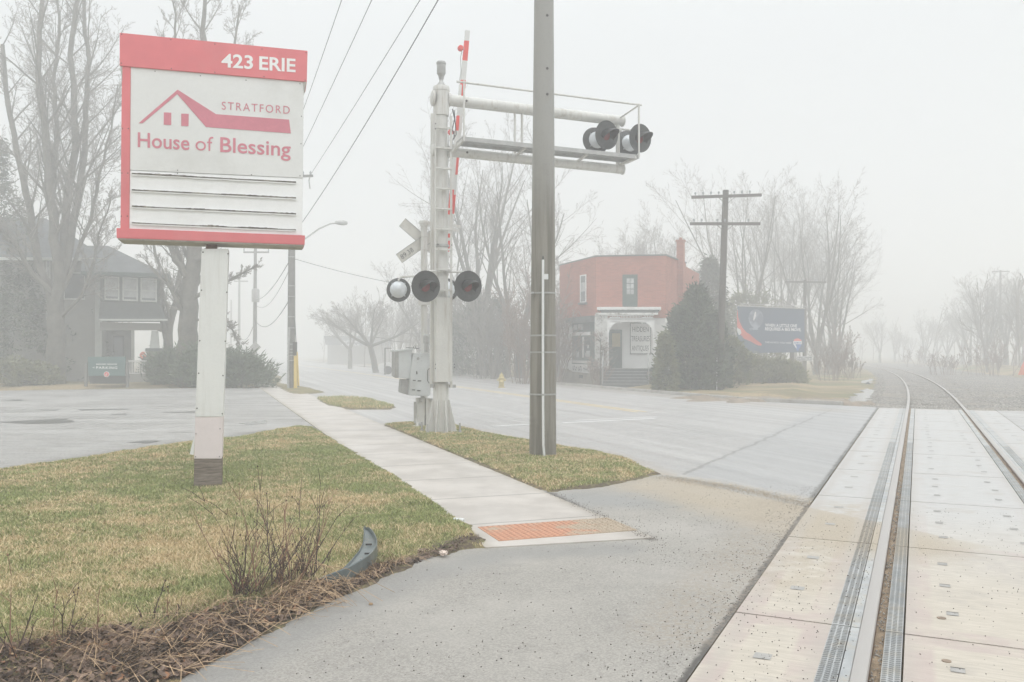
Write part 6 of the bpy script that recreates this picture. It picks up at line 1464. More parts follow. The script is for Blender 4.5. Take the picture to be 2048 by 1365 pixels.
class Tree:
    def __init__(s, seed): s.r = random.Random(seed); s.lv = [[], [], [], [], [], []]
    def perp(s, d):
        a = Vector((s.r.gauss(0, 1), s.r.gauss(0, 1), s.r.gauss(0, 1))); a -= d * a.dot(d)
        return a.normalized()
    def limb(s, pts, r0, r1, lvl=0):
        n = len(pts); s.lv[lvl].append((pts, [r0 + (r1 - r0) * i / (n - 1) for i in range(n)]))
    def kids(s, pts, r0, r1, L_, lvl, prm):
        """side branches along a limb"""
        if lvl >= prm['levels']: return
        cnt = prm['n'][lvl - 1]; n = len(pts)
        for k in range(cnt):
            t = prm['t0'][min(lvl - 1, len(prm['t0']) - 1)]; t = t + (1 - t) * ((k + s.r.random()) / cnt); x = t * (n - 1); i = min(int(x), n - 2); p = pts[i].lerp(pts[i + 1], x - i)
            d = (pts[i + 1] - pts[i]).normalized(); an = radians(prm['ang'][min(lvl - 1, len(prm['ang']) - 1)] + s.r.gauss(0, 9)); nd = (d * cos(an) + s.perp(d) * sin(an)).normalized()
            rr = (r0 + (r1 - r0) * t) * prm['rr']; ll = L_ * prm['lr'] * (1.15 - 0.6 * t) * s.r.uniform(.65, 1.25)
            s.grow(p, nd, ll, max(rr, prm['rmin']), lvl, prm)
    def grow(s, p, d, L_, r, lvl, prm):
        n = prm['seg'][min(lvl, len(prm['seg']) - 1)]; pts = [p.copy()]; st = L_ / n; w_ = prm['wob']
        for i in range(n):
            d = (d + Vector((s.r.gauss(0, w_), s.r.gauss(0, w_), s.r.gauss(0, w_ * .6) + prm['up']))).normalized(); p = p + d * st
            if p.z < .15: p.z = .15
            pts.append(p.copy())
        r1 = max(r * .18, prm['rmin'] * .7); s.limb(pts, r, r1, lvl); s.kids(pts, r, r1, L_, lvl + 1, prm)
    def make(s, name, base, label, group=None, cat='tree', bark=None, twig=None, split=2, sides=(9, 6, 4, 3, 3, 3)):
        t = thing(name, base, label, cat, group); a, b = MB(), MB()
        for l, lst in enumerate(s.lv):
            for pts, rad in lst: (a if l < split else b).tube(pts, rad, sides[l], caps=False)
        a.build('trunk', bark or M_BARK, t, loc=base); 
        if b.v: b.build('crown', twig or M_TWIG, t, loc=base)
        return t
PRM = dict(levels=5, n=[9, 7, 5, 3], t0=[.28, .2, .15, .15], ang=[30, 34, 38, 40], rr=.40, lr=.50, seg=[10, 7, 5, 4, 3], wob=.05, up=.035, rmin=.0065)
def std_tree(seed, base, h, r, label, group=None, name='bare_tree', fork=.25, stems=1, spread=22, prm=None, lean=(0, 0), **kw):
    q = dict(PRM); q.update(prm or {}); T = Tree(seed); b = Vector(base)
    if stems == 1:
        T.lv[0] = []; d = Vector((lean[0], lean[1], 1)).normalized(); T.grow(b - Vector((0, 0, .1)), d, h, r, 0, q)
    else:
        hf = h * fork; top = b + Vector((lean[0] * hf, lean[1] * hf, hf)); T.limb([b - Vector((0, 0, .1)), b.lerp(top, .5) + Vector((.03, 0, 0)), top], r * 1.25, r * .95)
        for k in range(stems):
            az = 2 * pi * (k + T.r.uniform(-.3, .3)) / stems; s_ = radians(spread * T.r.uniform(.5, 1.3)); T.grow(top.copy(), Vector((cos(az) * sin(s_), sin(az) * sin(s_), cos(s_))), (h - hf) * T.r.uniform(.8, 1.08), r * .62, 0, q)
    return T.make(name, b, label, group, **kw)
# --- big multi-stem maple on the left, main stems laid out one by one
def stem_tree(seed, base, stems, Y, label, prm, sc_=1.0, **kw):
    T = Tree(seed); rr_ = random.Random(seed + 1)
    for st_, r0, r1, dy, kl in stems:
        n = len(st_); pts_ = []
        for i, (x, y) in enumerate(st_): pts_.append(P(x, y, Y + dy * i / (n - 1)))
        fine = []
        for i in range(n - 1):
            for k in range(3):
                p = pts_[i].lerp(pts_[i + 1], k / 3); fine.append(p + Vector((rr_.gauss(0, .035), rr_.gauss(0, .05), 0)) * (0 if i + k == 0 else 1))
        fine.append(pts_[-1]); T.limb(fine, r0, r1); L_ = sum((fine[i + 1] - fine[i]).length for i in range(len(fine) - 1))
        T.kids(fine, r0, r1, L_ * kl, 1, prm)
    return T.make('bare_tree', base, label, 'tall bare street trees', **kw)
pL = dict(PRM); pL.update(n=[22, 9, 6, 3], lr=.42, ang=[34, 36, 40, 40], rmin=.0085, up=.04, t0=[.22, .15, .15, .15], rr=.36)
YT = 43.5
stem_tree(3, G(112, 770), [
    ([(112, 775), (112, 740), (113, 690), (112, 640), (112, 600)], .50, .40, 0, .0),
    ([(112, 640), (100, 585), (75, 520), (65, 440), (45, 360), (28, 270), (12, 180), (5, 90)], .24, .10, 1.5, .6),
    ([(112, 620), (118, 560), (110, 480), (103, 400), (95, 310), (88, 230), (75, 150), (80, 60), (84, -60)], .30, .09, -1.0, .6),
    ([(110, 610), (125, 540), (128, 470), (134, 380), (150, 300), (148, 200), (140, 110), (153, 20), (158, -60)], .26, .09, 1.0, .6),
    ([(116, 600), (133, 520), (152, 430), (160, 370), (170, 300), (172, 220), (178, 120), (166, 40), (172, -50)], .22, .08, 2.0, .6),
    ([(112, 590), (60, 545), (40, 500), (10, 470), (-30, 430)], .14, .06, -2.0, .6),
    ([(116, 610), (148, 530), (180, 440), (200, 350), (222, 260), (236, 170)], .13, .03, 1.0, .55),
    ([(118, 640), (165, 590), (190, 520), (196, 470), (222, 400)], .10, .03, -1.5, .6),
    ([(103, 400), (112, 330), (115, 240), (107, 160), (118, 70), (112, -40)], .15, .06, 2.0, .6)],
    YT, 'largest bare tree at left, many grey stems rising before the old house', pL)
YT2 = 41.5
stem_tree(8, G(378, 762), [
    ([(374, 768), (374, 720), (376, 660), (380, 590), (388, 520), (396, 440), (402, 350), (408, 250), (410, 140), (408, 60), (412, -30)], .56, .07, .5, .42),
    ([(382, 560), (350, 520), (335, 480), (320, 450), (290, 400)], .16, .07, -1, .7),
    ([(390, 500), (372, 460), (368, 430), (350, 330), (348, 200), (352, 90), (345, 0)], .2, .035, -1, .5),
    ([(392, 520), (430, 490), (455, 440), (460, 340), (455, 200), (470, 90), (480, 10)], .2, .035, 1.5, .5),
    ([(385, 600), (430, 570), (460, 560), (490, 545), (515, 530)], .10, .02, 0, .4),
    ([(380, 640), (440, 640), (465, 660), (480, 690)], .07, .02, 0, .45)],
    YT2, 'large bare tree with thick dark trunk half hidden by the sign post', pL)
pM = dict(PRM); pM.update(n=[9, 7, 5, 3], rmin=.012)
stem_tree(12, G(335, 762), [([(337, 768), (336, 700), (338, 650), (352, 600), (360, 540), (352, 470)], .30, .1, 1, .5), ([(336, 690), (325, 640), (312, 590), (318, 530), (300, 470)], .18, .06, 1, .5), ([(338, 650), (333, 610), (322, 570)], .12, .05, 0, .6)], 46,
    'slimmer forked bare tree between the old house and the dark trunk', pM)
# mid and far bare trees --------------------------------------------
GRP = 'bare trees fading into the fog'
def px_tree(seed, bx_, by_, topy, label, r=.22, **kw):
    b = G(bx_, by_); h = (706 - topy) / 1700 * b.y + H; return std_tree(seed, b, h, r, label, GRP, **kw)
px_tree(21, 962, 752, 268, 'tall bare tree with fanned limbs just right of the signal mast', .30, stems=6, fork=.22, spread=17, prm=dict(lr=.42, up=.045))
px_tree(22, 1040, 756, 330, 'tall bare tree half hidden by the concrete pole', .26, stems=5, fork=.15, spread=22, prm=dict(lr=.42))
px_tree(23, 905, 750, 400, 'bare tree directly behind the signal mast', .2, stems=3, fork=.2, spread=18)
px_tree(24, 1105, 760, 520, 'small leaning bare tree between concrete pole and brick shop', .12, stems=4, fork=.1, spread=24, prm=dict(lr=.5))
px_tree(25, 752, 746, 585, 'low spreading bare tree with curved trunk across the road, left of the signals', .22, stems=6, fork=.33, spread=58, lean=(-.22, 0), prm=dict(lr=.55, up=.03, n=[10, 7, 6, 3]))
px_tree(26, 700, 738, 610, 'faint bare tree at the foggy roadside left of the spreading tree', .2, stems=5, fork=.3, spread=42)
px_tree(27, 850, 744, 540, 'faint bare tree behind the grey signal box', .2, stems=4, fork=.25, spread=32)
px_tree(31, 1480, 748, 385, 'bare tree with wide fan of limbs behind the wooden pole', .2, stems=8, fork=.12, spread=25, prm=dict(lr=.42))
px_tree(32, 1560, 742, 400, 'bare tree rising directly behind the billboard', .19, stems=7, fork=.12, spread=20, prm=dict(lr=.42))
px_tree(33, 1632, 748, 415, 'bare tree just right of the billboard', .2, stems=7, fork=.1, spread=20, prm=dict(lr=.42))
px_tree(64, 1672, 745, 500, 'bare tree at the right end of the roadside grove, leaning over the ditch', .2, stems=6, fork=.1, spread=15, prm=dict(lr=.42))
px_tree(35, 1590, 737, 455, 'slender bare tree deep in the grove behind the billboard', .2, stems=5, fork=.15, spread=20)
px_tree(36, 1528, 737, 440, 'slender bare tree between billboard and wooden pole', .2, stems=5, fork=.15, spread=20)
px_tree(37, 1655, 737, 490, 'slender bare tree deep in the grove above the puddle', .18, stems=5, fork=.12, spread=24)
px_tree(41, 1972, 738, 566, 'tallest bare tree in the faint grove right of the track', .24, stems=6, fork=.2, spread=20)
px_tree(42, 1940, 733, 600, 'left edge bare tree of the faint grove right of the track', .2, stems=4, fork=.2, spread=24)
px_tree(43, 2012, 738, 590, 'straight bare tree right of the faint single-arm pole', .22, stems=5, fork=.3, spread=18)
px_tree(44, 2050, 740, 575, 'bare tree cut by the right edge of the picture', .24, stems=6, fork=.25, spread=20)
px_tree(45, 1262, 745, 486, 'small pale bare tree top showing above the flat shop roof', .15, stems=7, fork=.3, spread=24)
px_tree(46, 1325, 745, 478, 'bare tree top beside the shop chimney', .15, stems=6, fork=.3, spread=20)
far_src = px_tree(51, 1850, 727, 640, 'very faint bare tree left of the distant curve', .2, stems=5, fork=.2, spread=26)
for i, (x, y, sc_) in enumerate(((1790, 724, .8), (1895, 728, .95), (1925, 729, 1.1), (1760, 726, 1.0), (1820, 723, .7), (1875, 724, 1.0))):
    c = copy_tree(far_src); c.location = G(x, y); c.rotation_euler = (0, 0, i * 1.3); c.scale = (sc_,) * 3
    c['label'] = ['very faint small bare tree left of the far track bend', 'very faint bare tree beyond the right side of the track', 'faint bare tree nearest the right-hand grove', 'very faint bare tree at the end of the left grove', 'smallest ghostly bare tree straight over the track bend', 'ghostly bare tree just right of the track bend'][i]
# multi-stem brush ---------------------------------------------------
def brush(name, seed, c, n, h, spread, label, mat, group, r=.012, cat='shrub'):
    T = Tree(seed); q = dict(PRM); q.update(levels=4, n=[6, 4, 3], lr=.45, ang=[28, 32, 35], rmin=r * .55, wob=.08, up=.03, seg=[6, 4, 3, 3], rr=.6)
    for k in range(n):
        a = T.r.uniform(0, 2 * pi); q0 = c + Vector((cos(a), sin(a), 0)) * T.r.uniform(0, spread * .35); d = Vector((cos(a) * T.r.uniform(0, .55), sin(a) * T.r.uniform(0, .55), 1)).normalized(); T.grow(q0, d, h * T.r.uniform(.6, 1.1), r * T.r.uniform(.8, 1.5), 0, q)
    t = thing(name, c, label, cat, group); m = MB()
    for l, lst in enumerate(T.lv):
        for pts, rad in lst: m.tube(pts, rad, 4 if l == 0 else 3, caps=False)
    m.build('stems', mat, t, loc=c); return t
bl = ['bare multi-stem shrub beside the road behind the concrete pole, left side', 'bare multi-stem shrub at the left corner of the brick shop', 'dense bare shrub behind the yellow hydrant', 'low bare shrub in front of the shop lattice',
      'bare shrub in the verge right of the billboard', 'bare shrub beside the puddle', 'reddish bare shrub right of the billboard posts', 'bare bush between hydrant and signal mast', 'bare bush at the foot of the track embankment', 'bare bush at far right behind the gravel', 'faint bush beyond the track bend', 'thin twiggy bush right of the second wooden pole',
      'bare bush right beside the concrete pole base line across the road']
for i, (x, y, n, h, sp_, mt, r) in enumerate([(1052, 768, 26, 4.0, 2.2, M_TWIG2, .022), (1112, 768, 22, 3.4, 1.2, M_TWIG2, .02), (985, 758, 30, 5.2, 4, M_TWIG, .03), (1200, 774, 14, 1.3, 1.2, M_TWIG2, .012),
        (1668, 762, 20, 1.8, 2.5, M_TWIG2, .015), (1702, 758, 16, 1.5, 2.5, M_TWIG2, .015), (1672, 748, 24, 3.0, 4, M_TWIG2, .02), (915, 750, 28, 5.5, 5, M_TWIG, .03), (1890, 750, 18, 1.5, 4, M_TWIG2, .018), (1990, 752, 22, 2.0, 6, M_TWIG2, .018), (1840, 734, 20, 2.2, 8, M_TWIG2, .025), (1650, 750, 22, 2.6, 3, M_TWIG, .02), (1095, 765, 24, 5.0, 2.5, M_TWIG2, .025)]):
    brush('bare_shrub', 100 + i, G(x, y), n, h, sp_, bl[i], mt, 'bare shrubs along the far roadside', r)

# evergreens ---------------------------------------------------------
def needles(C, D, Ln, n_per, wd, seed, droop=.25):
    """fans of narrow leaf-sized faces round spray centres"""
    rs = np.random.default_rng(seed); N_ = len(C); C = np.repeat(C, n_per, 0); D = np.repeat(D, n_per, 0); k = len(C)
    L1 = np.repeat(Ln, n_per) * rs.uniform(.5, 1.2, k); B = C + rs.normal(0, 1, (k, 3)) * (L1 * .45)[:, None]
    d = D + rs.normal(0, .55, (k, 3)); d[:, 2] -= droop * rs.random(k); d /= np.linalg.norm(d, axis=1)[:, None]
    s_ = np.cross(d, rs.normal(0, 1, (k, 3))); s_ /= np.linalg.norm(s_, axis=1)[:, None] + 1e-9; w_ = (wd * rs.uniform(.6, 1.4, k))[:, None]
    V = np.stack([B - s_ * w_ * .5, B + d * (L1 * .5)[:, None] + s_ * w_, B + d * L1[:, None], B + d * (L1 * .5)[:, None] - s_ * w_], 1).reshape(-1, 3)
    return V, (np.arange(k) * 4)[:, None] + np.array([[0, 1, 2, 3]])
def conifer(name, seed, base, h, rad, label, mat, group=None, n=900, per=9, shape='cone', lop=.35, leaf=.30, wd=.035, cat='evergreen tree', zmin=.1):
    rs = np.random.default_rng(seed); base = Vector(base)
    t = rs.random(n) ** .8; z = zmin + (h - zmin) * t; az = rs.uniform(0, 2 * pi, n)
    lobe = 1 + lop * (vnoise(az * 1.2 + seed, z * .8, 1.0, seed % 7) - .5) * 2
    prof = {'cone': (1 - t) ** .8 + .05, 'oval': np.sqrt(np.clip(1 - (t * 1.7 - .7) ** 2 * .85, .02, 1)), 'dome': np.sqrt(np.clip(1 - t ** 2.2, .02, 1))}[shape]
    keep = vnoise(az * max(rad, .8) * 1.9 + seed * 3.1, z * 2.1, 1.0, seed % 11) > .36
    t, z, az, lobe, prof = t[keep], z[keep], az[keep], lobe[keep], prof[keep]; n = len(t)
    R0 = rad * prof * lobe; rr = R0 * np.sqrt(rs.uniform(.35, 1, n))
    C = np.stack([base.x + np.cos(az) * rr, base.y + np.sin(az) * rr, z - (0.12 * rr if shape == 'cone' else 0)], 1)
    D = np.stack([np.cos(az), np.sin(az), np.full(n, .1 if shape == 'cone' else .75)], 1)
    V, Fq = needles(C, D, np.full(n, leaf) * (0.6 + .8 * rs.random(n)), per, wd, seed)
    th = thing(name, base, label, cat, group); V = V - np.array(base)
    o = soup('crown', V, Fq, mat); o.parent = th
    m = MB(); m.tube([base - Vector((0, 0, .1)), base + Vector((0, 0, h * .9))], [max(.04, h * .02), .02], 7)
    q = random.Random(seed)
    for k in range(int(10 + h * 3)):
        i = q.randrange(n); c = Vector(C[i]); m.tube([Vector((base.x, base.y, max(.1, c.z - .35 * rad))), c], [.03, .01], 3, caps=False)
    m.build('trunk', M_BARK, th, loc=base); return th
E = 'evergreens in front of the old house'
conifer('evergreen_tree', 201, G(30, 768), 6.9, 2.4, 'dark evergreen at the left edge in front of the old house', M_CON, E, 1500, 10, 'cone', .5)
conifer('evergreen_tree', 202, G(86, 766), 5.2, 1.7, 'dark ragged evergreen left of the largest bare tree', M_CON, E, 900, 9, 'cone', .6)
conifer('evergreen_tree', 203, G(146, 765), 6.1, 1.5, 'thin olive evergreen right of the largest bare tree', M_CON, E, 650, 8, 'oval', .8)
conifer('evergreen_tree', 204, G(165, 764), 3.6, 1.3, 'short dark evergreen behind the green parking sign', M_CON, E, 600, 9, 'cone', .5)
conifer('leafy_shrub', 205, G(175, 764) + Vector((0, 1.2, 0)), 5.7, 1.6, 'yellowish half-leafed shrub climbing the house wall left of the sunroom', M_LEAFBR, None, 240, 6, 'oval', .9, .2, .03, 'shrub', 2.0)
conifer('evergreen_tree', 206, G(-12, 766), 13.5, 2.6, 'tall evergreen cut off by the left edge of the picture', M_CON, E, 1300, 9, 'cone', .6)
conifer('round_shrub', 207, G(262, 768) + Vector((.2, 2.5, 0)), 1.75, .75, 'small rounded dark shrub beside the porch railing', M_CON, None, 320, 10, 'dome', .3, .2, .03, 'shrub')
conifer('low_shrub', 208, G(20, 775), 1.25, 1.6, 'low rusty-green shrub at the left edge beside the parking lot', M_HEDGE, None, 500, 10, 'dome', .5, .22, .03, 'shrub')
conifer('low_shrub', 209, G(75, 774), 1.0, 1.3, 'low green shrub at the foot of the largest bare tree', M_HEDGE, None, 420, 10, 'dome', .5, .2, .03, 'shrub')
JG = 'spreading junipers by the parking lot'
for i, (x, y, w_, h) in enumerate(((352, 772, 1.25, 1.55), (395, 774, 1.5, 1.75), (440, 774, 1.4, 1.5), (484, 775, 1.05, 1.45))):
    conifer('spreading_juniper', 220 + i, G(x, y), h, w_, ['leftmost spreading juniper beside the stone porch pier', 'spreading juniper just left of the sign post', 'spreading juniper right behind the sign post', 'rightmost spreading juniper next to the sidewalk'][i], M_JUN, JG, 750, 12, 'dome', .9, .34, .03, 'juniper')
CG = 'cedars beside the brick shop'
conifer('cedar', 240, G(1392, 783), 4.35, .98, 'tallest dark cedar hiding the right side of the brick shop', M_CON, CG, 2600, 12, 'dome', .75, .2, .03, 'cedar')
conifer('cedar', 241, G(1331, 785), 2.45, .46, 'pointed olive cedar beside the shop steps', M_CON2, CG, 1300, 12, 'cone', .3, .15, .026, 'cedar')
conifer('cedar', 242, G(1362, 781), 3.55, .72, 'dark cedar directly behind the pointed olive one', M_CON, CG, 1700, 12, 'dome', .75, .2, .03, 'cedar')
conifer('cedar', 243, G(1420, 780), 3.3, .88, 'dark cedar just left of the leaning wooden pole', M_CON, CG, 2000, 12, 'dome', .55, .17, .03, 'cedar')
conifer('cedar', 244, G(1458, 774), 2.3, .95, 'olive cedar behind the foot of the leaning wooden pole', M_CON2, CG, 1500, 12, 'dome', .6, .17, .03, 'cedar')
conifer('spruce', 245, G(1421, 758), 7.6, 1.7, 'pointed grey spruce behind the cedars, left of the wooden pole', M_CON, None, 1300, 9, 'cone', .35, .32, .04, 'spruce')
conifer('spruce', 246, G(1505, 752), 5.8, 2.2, 'dull green conifer behind the billboard', M_CON2, None, 1100, 9, 'oval', .5, .34, .04, 'spruce')
conifer('dark_bush', 247, G(975, 752), 5.4, 3.0, 'large dark rounded bush behind the hydrant across the road', M_CON, None, 1500, 9, 'dome', .5, .34, .04, 'bush')
conifer('dark_bush', 248, G(925, 750), 4.4, 2.6, 'dark rounded bush seen right of the signal mast foot', M_CON, None, 1000, 9, 'dome', .5, .34, .04, 'bush')
HG = 'hedge bushes under the billboard'
for i, (x, y, w_, h) in enumerate(((1488, 768, 1.2, 1.55), (1522, 769, 1.15, 1.2), (1556, 769, 1.2, 1.15), (1580, 768, .75, 1.0))):
    conifer('hedge_bush', 250 + i, G(x, y), h, w_, ['brownish hedge bush at the left foot of the billboard', 'green hedge bush under the printed ribbon', 'widest green hedge bush under the slogan', 'rounded hedge bush at the right foot of the billboard'][i], M_HEDGE, HG, 750, 11, 'dome', .35, .2, .028, 'bush')
# ivy and vines on the house and the lattice
conifer('climbing_vine', 260, FR.pt(FR.at(1203, 700)[0], 0, PD + .12), 2.6, .35, 'dead brown vine climbing the white porch lattice', M_TWIG2, None, 130, 6, 'oval', .8, .25, .012, 'vine', .3)
# far wood masses
def far_mass(name, pts_, hmin, hmax, n, label, seed):
    T = Tree(seed); q = dict(PRM); q.update(levels=3, n=[7, 5], lr=.4, ang=[25, 35], rmin=.035, seg=[5, 4, 3], up=.05)
    for k in range(n):
        t = T.r.random() * (len(pts_) - 1); i = int(t); b = pts_[i].lerp(pts_[i + 1], t - i) + Vector((T.r.gauss(0, 3), T.r.gauss(0, 3), 0)); T.grow(b, Vector((T.r.gauss(0, .1), T.r.gauss(0, .1), 1)), T.r.uniform(hmin, hmax), .1, 0, q)
    m = MB()
    for lst in T.lv:
        for p, rad in lst: m.tube(p, rad, 3, caps=False)
    return tag(m.build(name, M_TWIG), label, 'wood', kind='stuff')
far_mass('far_wood', [RR(75, 10), RR(105, 12), RR(150, 20), RR(190, -10)], 3, 8, 70, 'faint bare wood along the right side of the track', 301)
far_mass('far_wood', [RR(72, -9), RR(90, -9), RR(130, -16), RR(190, -30)], 3, 7, 60, 'faint bare wood along the left side of the track', 302)
far_mass('far_wood', [S(75, 22), S(110, 24), S(160, 26)], 5, 9, 110, 'faint bare wood along the far side of the road', 303)
far_mass('thicket', [S(62, 20.5), S(54, 21), S(48, 22.5)], 2.5, 5.0, 60, 'brown thicket between the signal mast and the brick shop', 304)
# embankment right of the track
EMB = [RR(33, 6.5), RR(60, 7.5), RR(100, 6), RR(100, 40), RR(33, 40)]
tag(mound('embankment', EMB, .6, lambda X, Y, sd: -.06 + np.clip(sd / 2.5, 0, 1) * .45 + np.where(sd > 0, .35 * (vnoise(X, Y, .35, 25) - .5) + .08 * (vnoise(X, Y, 1.7, 26) - .5), 0), M_TERR), kind='structure')
of = P(2043, 735, 52); m = MB(); m.prism([(of.x - .3, .0), (of.x + 2.5, -.0), (of.x + 2.5, 1.0), (of.x + .25, 1.05), (of.x - .1, .55)], lambda a, b, d: Vector((a, 52 + d + .2 * sin(a * 4), b + .3)), 0, .02)
tag(m.build('safety_fence', pm('orange_mesh', (.75, .22, .12), .1, 9, .7)), 'strip of orange safety fence at the right edge beyond the gravel', 'fence')

# ================================================================== FOREGROUND DEBRIS
M_STRAW = pm('dead_straw', (0.40, 0.28, 0.17), 0.35, 5, 0.8, fine=25); M_LEAF = pm('dead_leaves', (0.165, 0.115, 0.085), 0.8, 4, 0.7, fine=15); M_LEAF2 = pm('russet_leaves', (0.30, 0.15, 0.08), 0.5, 4, 0.7, fine=15)
M_STEM = pm('dark_red_stems', (0.075, 0.045, 0.036), 0.35, 6, 0.7, fine=20); M_STEMT = pm('tan_stems', (0.26, 0.155, 0.10), 0.3, 6, 0.7)
def along(t):
    i = min(int(t), len(EDGE_PATH) - 2); return EDGE_PATH[i].lerp(EDGE_PATH[i + 1], t - i), (EDGE_PATH[i + 1] - EDGE_PATH[i]).normalized()
rs = np.random.default_rng(77)
def ground_h(pts):
    X = np.array([p.x for p in pts]); Y = np.array([p.y for p in pts]); return np.maximum(lawn_h(X, Y, sdpoly(X, Y, LAWN)), 0.012)
# matted straw
V, Fc = [], []; zrec = []
for k in range(2600):
    t = 4.0 + 4.6 * rs.random() ** .9 if rs.random() < .85 else 2.5 + 2 * rs.random(); p, d = along(t); nrm = Vector((d.y, -d.x, 0)); nrm = nrm if nrm.dot(Vector((-1, .6, 0))) > 0 else -nrm
    w_ = EDGE_W[min(int(t), 9)]; p = p + nrm * (rs.random() ** 1.2 * w_ * 1.25 - .02)
    a = math.atan2(-.50, -.86) + rs.normal(0, .33) if rs.random() < .7 else rs.uniform(0, 6.28); ln = rs.uniform(.10, .42) * (1 if t > 4 else .5); hh = rs.uniform(.005, .06); e = Vector((cos(a), sin(a), 0)); sd_ = Vector((-e.y, e.x, 0)) * rs.uniform(.0009, .0021)
    z0 = .004 + rs.random() * .035; zrec.append(p.copy()); q = [p + Vector((0, 0, z0)), p + e * ln * .4 + Vector((0, 0, z0 + hh)) + sd_ * rs.normal(0, 6), p + e * ln + Vector((0, 0, z0 - .012 + hh * .3)) + sd_ * rs.normal(0, 14)]
    o = len(V)
    for x in q: V += [tuple(x - sd_), tuple(x + sd_ + Vector((0, 0, .001)))]
    Fc += [(o, o + 1, o + 3, o + 2), (o + 2, o + 3, o + 5, o + 4)]
zz2 = np.repeat(ground_h(zrec), 6); V = np.array(V); V[:, 2] += zz2
tag(soup('dead_grass', V, Fc, M_STRAW), 'matted tan dead grass along the edge of the lawn', 'dead grass', kind='stuff')
def leaves(name, n, mat, label, smin, smax, seed, tr_=(0, 9)):
    r2 = np.random.default_rng(seed); V, Fc, zr2 = [], [], []
    for k in range(n):
        t = tr_[0] + (tr_[1] - tr_[0]) * r2.random(); p, d = along(t); nrm = Vector((d.y, -d.x, 0)); nrm = nrm if nrm.dot(Vector((-1, .6, 0))) > 0 else -nrm
        w_ = EDGE_W[min(int(t), 9)]; p = p + nrm * (r2.random() ** 1.3 * w_ * 1.0 - .015) + Vector((0, 0, .004 + r2.random() * .022)); zr2.append(p.copy()); s_ = r2.uniform(smin, smax); a = r2.uniform(0, 6.28)
        Mx = Matrix.Rotation(a, 3, 'Z') @ Matrix.Rotation(r2.normal(0, .5), 3, 'X') @ Matrix.Rotation(r2.normal(0, .5), 3, 'Y'); o = len(V)
        for x, y, z in ((-1, 0, .3), (-.3, -.5, 0), (.5, -.35, .15), (1, 0, .5), (.4, .5, .1), (-.4, .45, 0)): V.append(tuple(p + Mx @ Vector((x * s_, y * s_, z * s_ * .7))))
        Fc += [(o, o + 1, o + 4, o + 5), (o + 1, o + 2, o + 3, o + 4)]
    V = np.array(V); V[:, 2] += np.repeat(ground_h(zr2), 6)
    return tag(soup(name, V, Fc, mat), label, 'leaf litter', kind='stuff')
leaves('leaf_litter', 4600, M_LEAF, 'dark brown leaf litter along the lawn edge', .010, .028, 78, (3, 9)); leaves('sparse_leaf_litter', 420, M_LEAF, 'sparse dark leaves on the lawn edge between bumper strip and sidewalk', .008, .02, 81, (0, 3.2)); leaves('tan_leaf_litter', 1500, M_STRAW, 'pale tan dead leaves mixed into the litter on the lawn edge', .008, .022, 82, (3, 9)); leaves('russet_leaf_litter', 900, M_LEAF2, 'russet dead leaves among the litter on the lawn edge', .010, .024, 79, (4, 9))
leaves('near_leaf_litter', 4200, M_LEAF, 'thick dark leaf litter at the lower left corner', .014, .036, 80, (5.5, 9))
# dry shrub in front
def dry_shrub(seed, spots, n, hmax, label):
    T = random.Random(seed); c0 = sum(spots, Vector()) / len(spots); t = thing('dry_weed', c0, label, 'dry weed'); A_, B_ = MB(), MB()
    for k in range(n):
        i = T.random() * (len(spots) - 1); j = int(i); b = spots[j].lerp(spots[min(j + 1, len(spots) - 1)], i - j) + Vector((T.gauss(0, .05), T.gauss(0, .05), .02)); h = hmax * (.20 + .85 * T.random() ** 2.3); m = A_ if T.random() < .7 else B_
        d = Vector((T.gauss(.12, .40), T.gauss(0, .3), 1)).normalized(); pts = [b]; n_ = 7
        for s_ in range(n_): d = (d + Vector((T.gauss(0, .06), T.gauss(0, .06), -.01))).normalized(); pts.append(pts[-1] + d * h / n_)
        r = T.uniform(.0028, .0058); m.tube(pts, [r * (1 - .75 * q / n_) for q in range(n_ + 1)], 4, caps=False)
        for s_ in range(T.randint(3, 8)):
            q = T.randint(2, n_); p = pts[q]; dd = (d + Vector((T.gauss(0, .6), T.gauss(0, .6), .3))).normalized(); l = h * T.uniform(.08, .3); m.tube([p, p + dd * l * .5 + Vector((0, 0, .01)), p + dd * l], [.0024, .0018, .0012], 3, caps=False)
            if T.random() < .25:
                e = p + dd * l; m.lathe([(.001, -.006), (.006, 0), (.001, .008)], Matrix.Translation(e), 5)
    A_.build('dark_stems', M_STEM, t, loc=c0); B_.build('tan_stems', M_STEMT, t, loc=c0); return t
dry_shrub(5, [G(462, 1215), G(520, 1200), G(580, 1185), G(630, 1165)], 100, .74, 'tall spindly dry weed with reddish stems at the lawn edge')
dry_shrub(6, [G(120, 1300), G(150, 1300)], 10, .42, 'small dark dead weed sticking up in the leaf litter at lower left')
dry_shrub(9, [G(20, 1345), G(60, 1335)], 7, .55, 'thin dead weed at the lower left corner')
dry_shrub(7, [G(300, 1262), G(330, 1255)], 9, .22, 'low broken dead stems between the two taller weeds')
m = MB()
for (x0, y0, x1, y1, zt_) in ((560, 1105, 705, 1195, .28), (590, 1110, 745, 1215, .25), (600, 1120, 790, 1190, .22), (560, 1190, 690, 1207, .03), (450, 1265, 640, 1200, .05)):
    a = G(x0, y0 + 70); b = G(x1, y1); a.z = zt_; m.tube([a, a.lerp(b, .5) + Vector((0, 0, zt_ * .30)), b + Vector((0, 0, .016))], [.0022, .002, .0015], 5, caps=False)
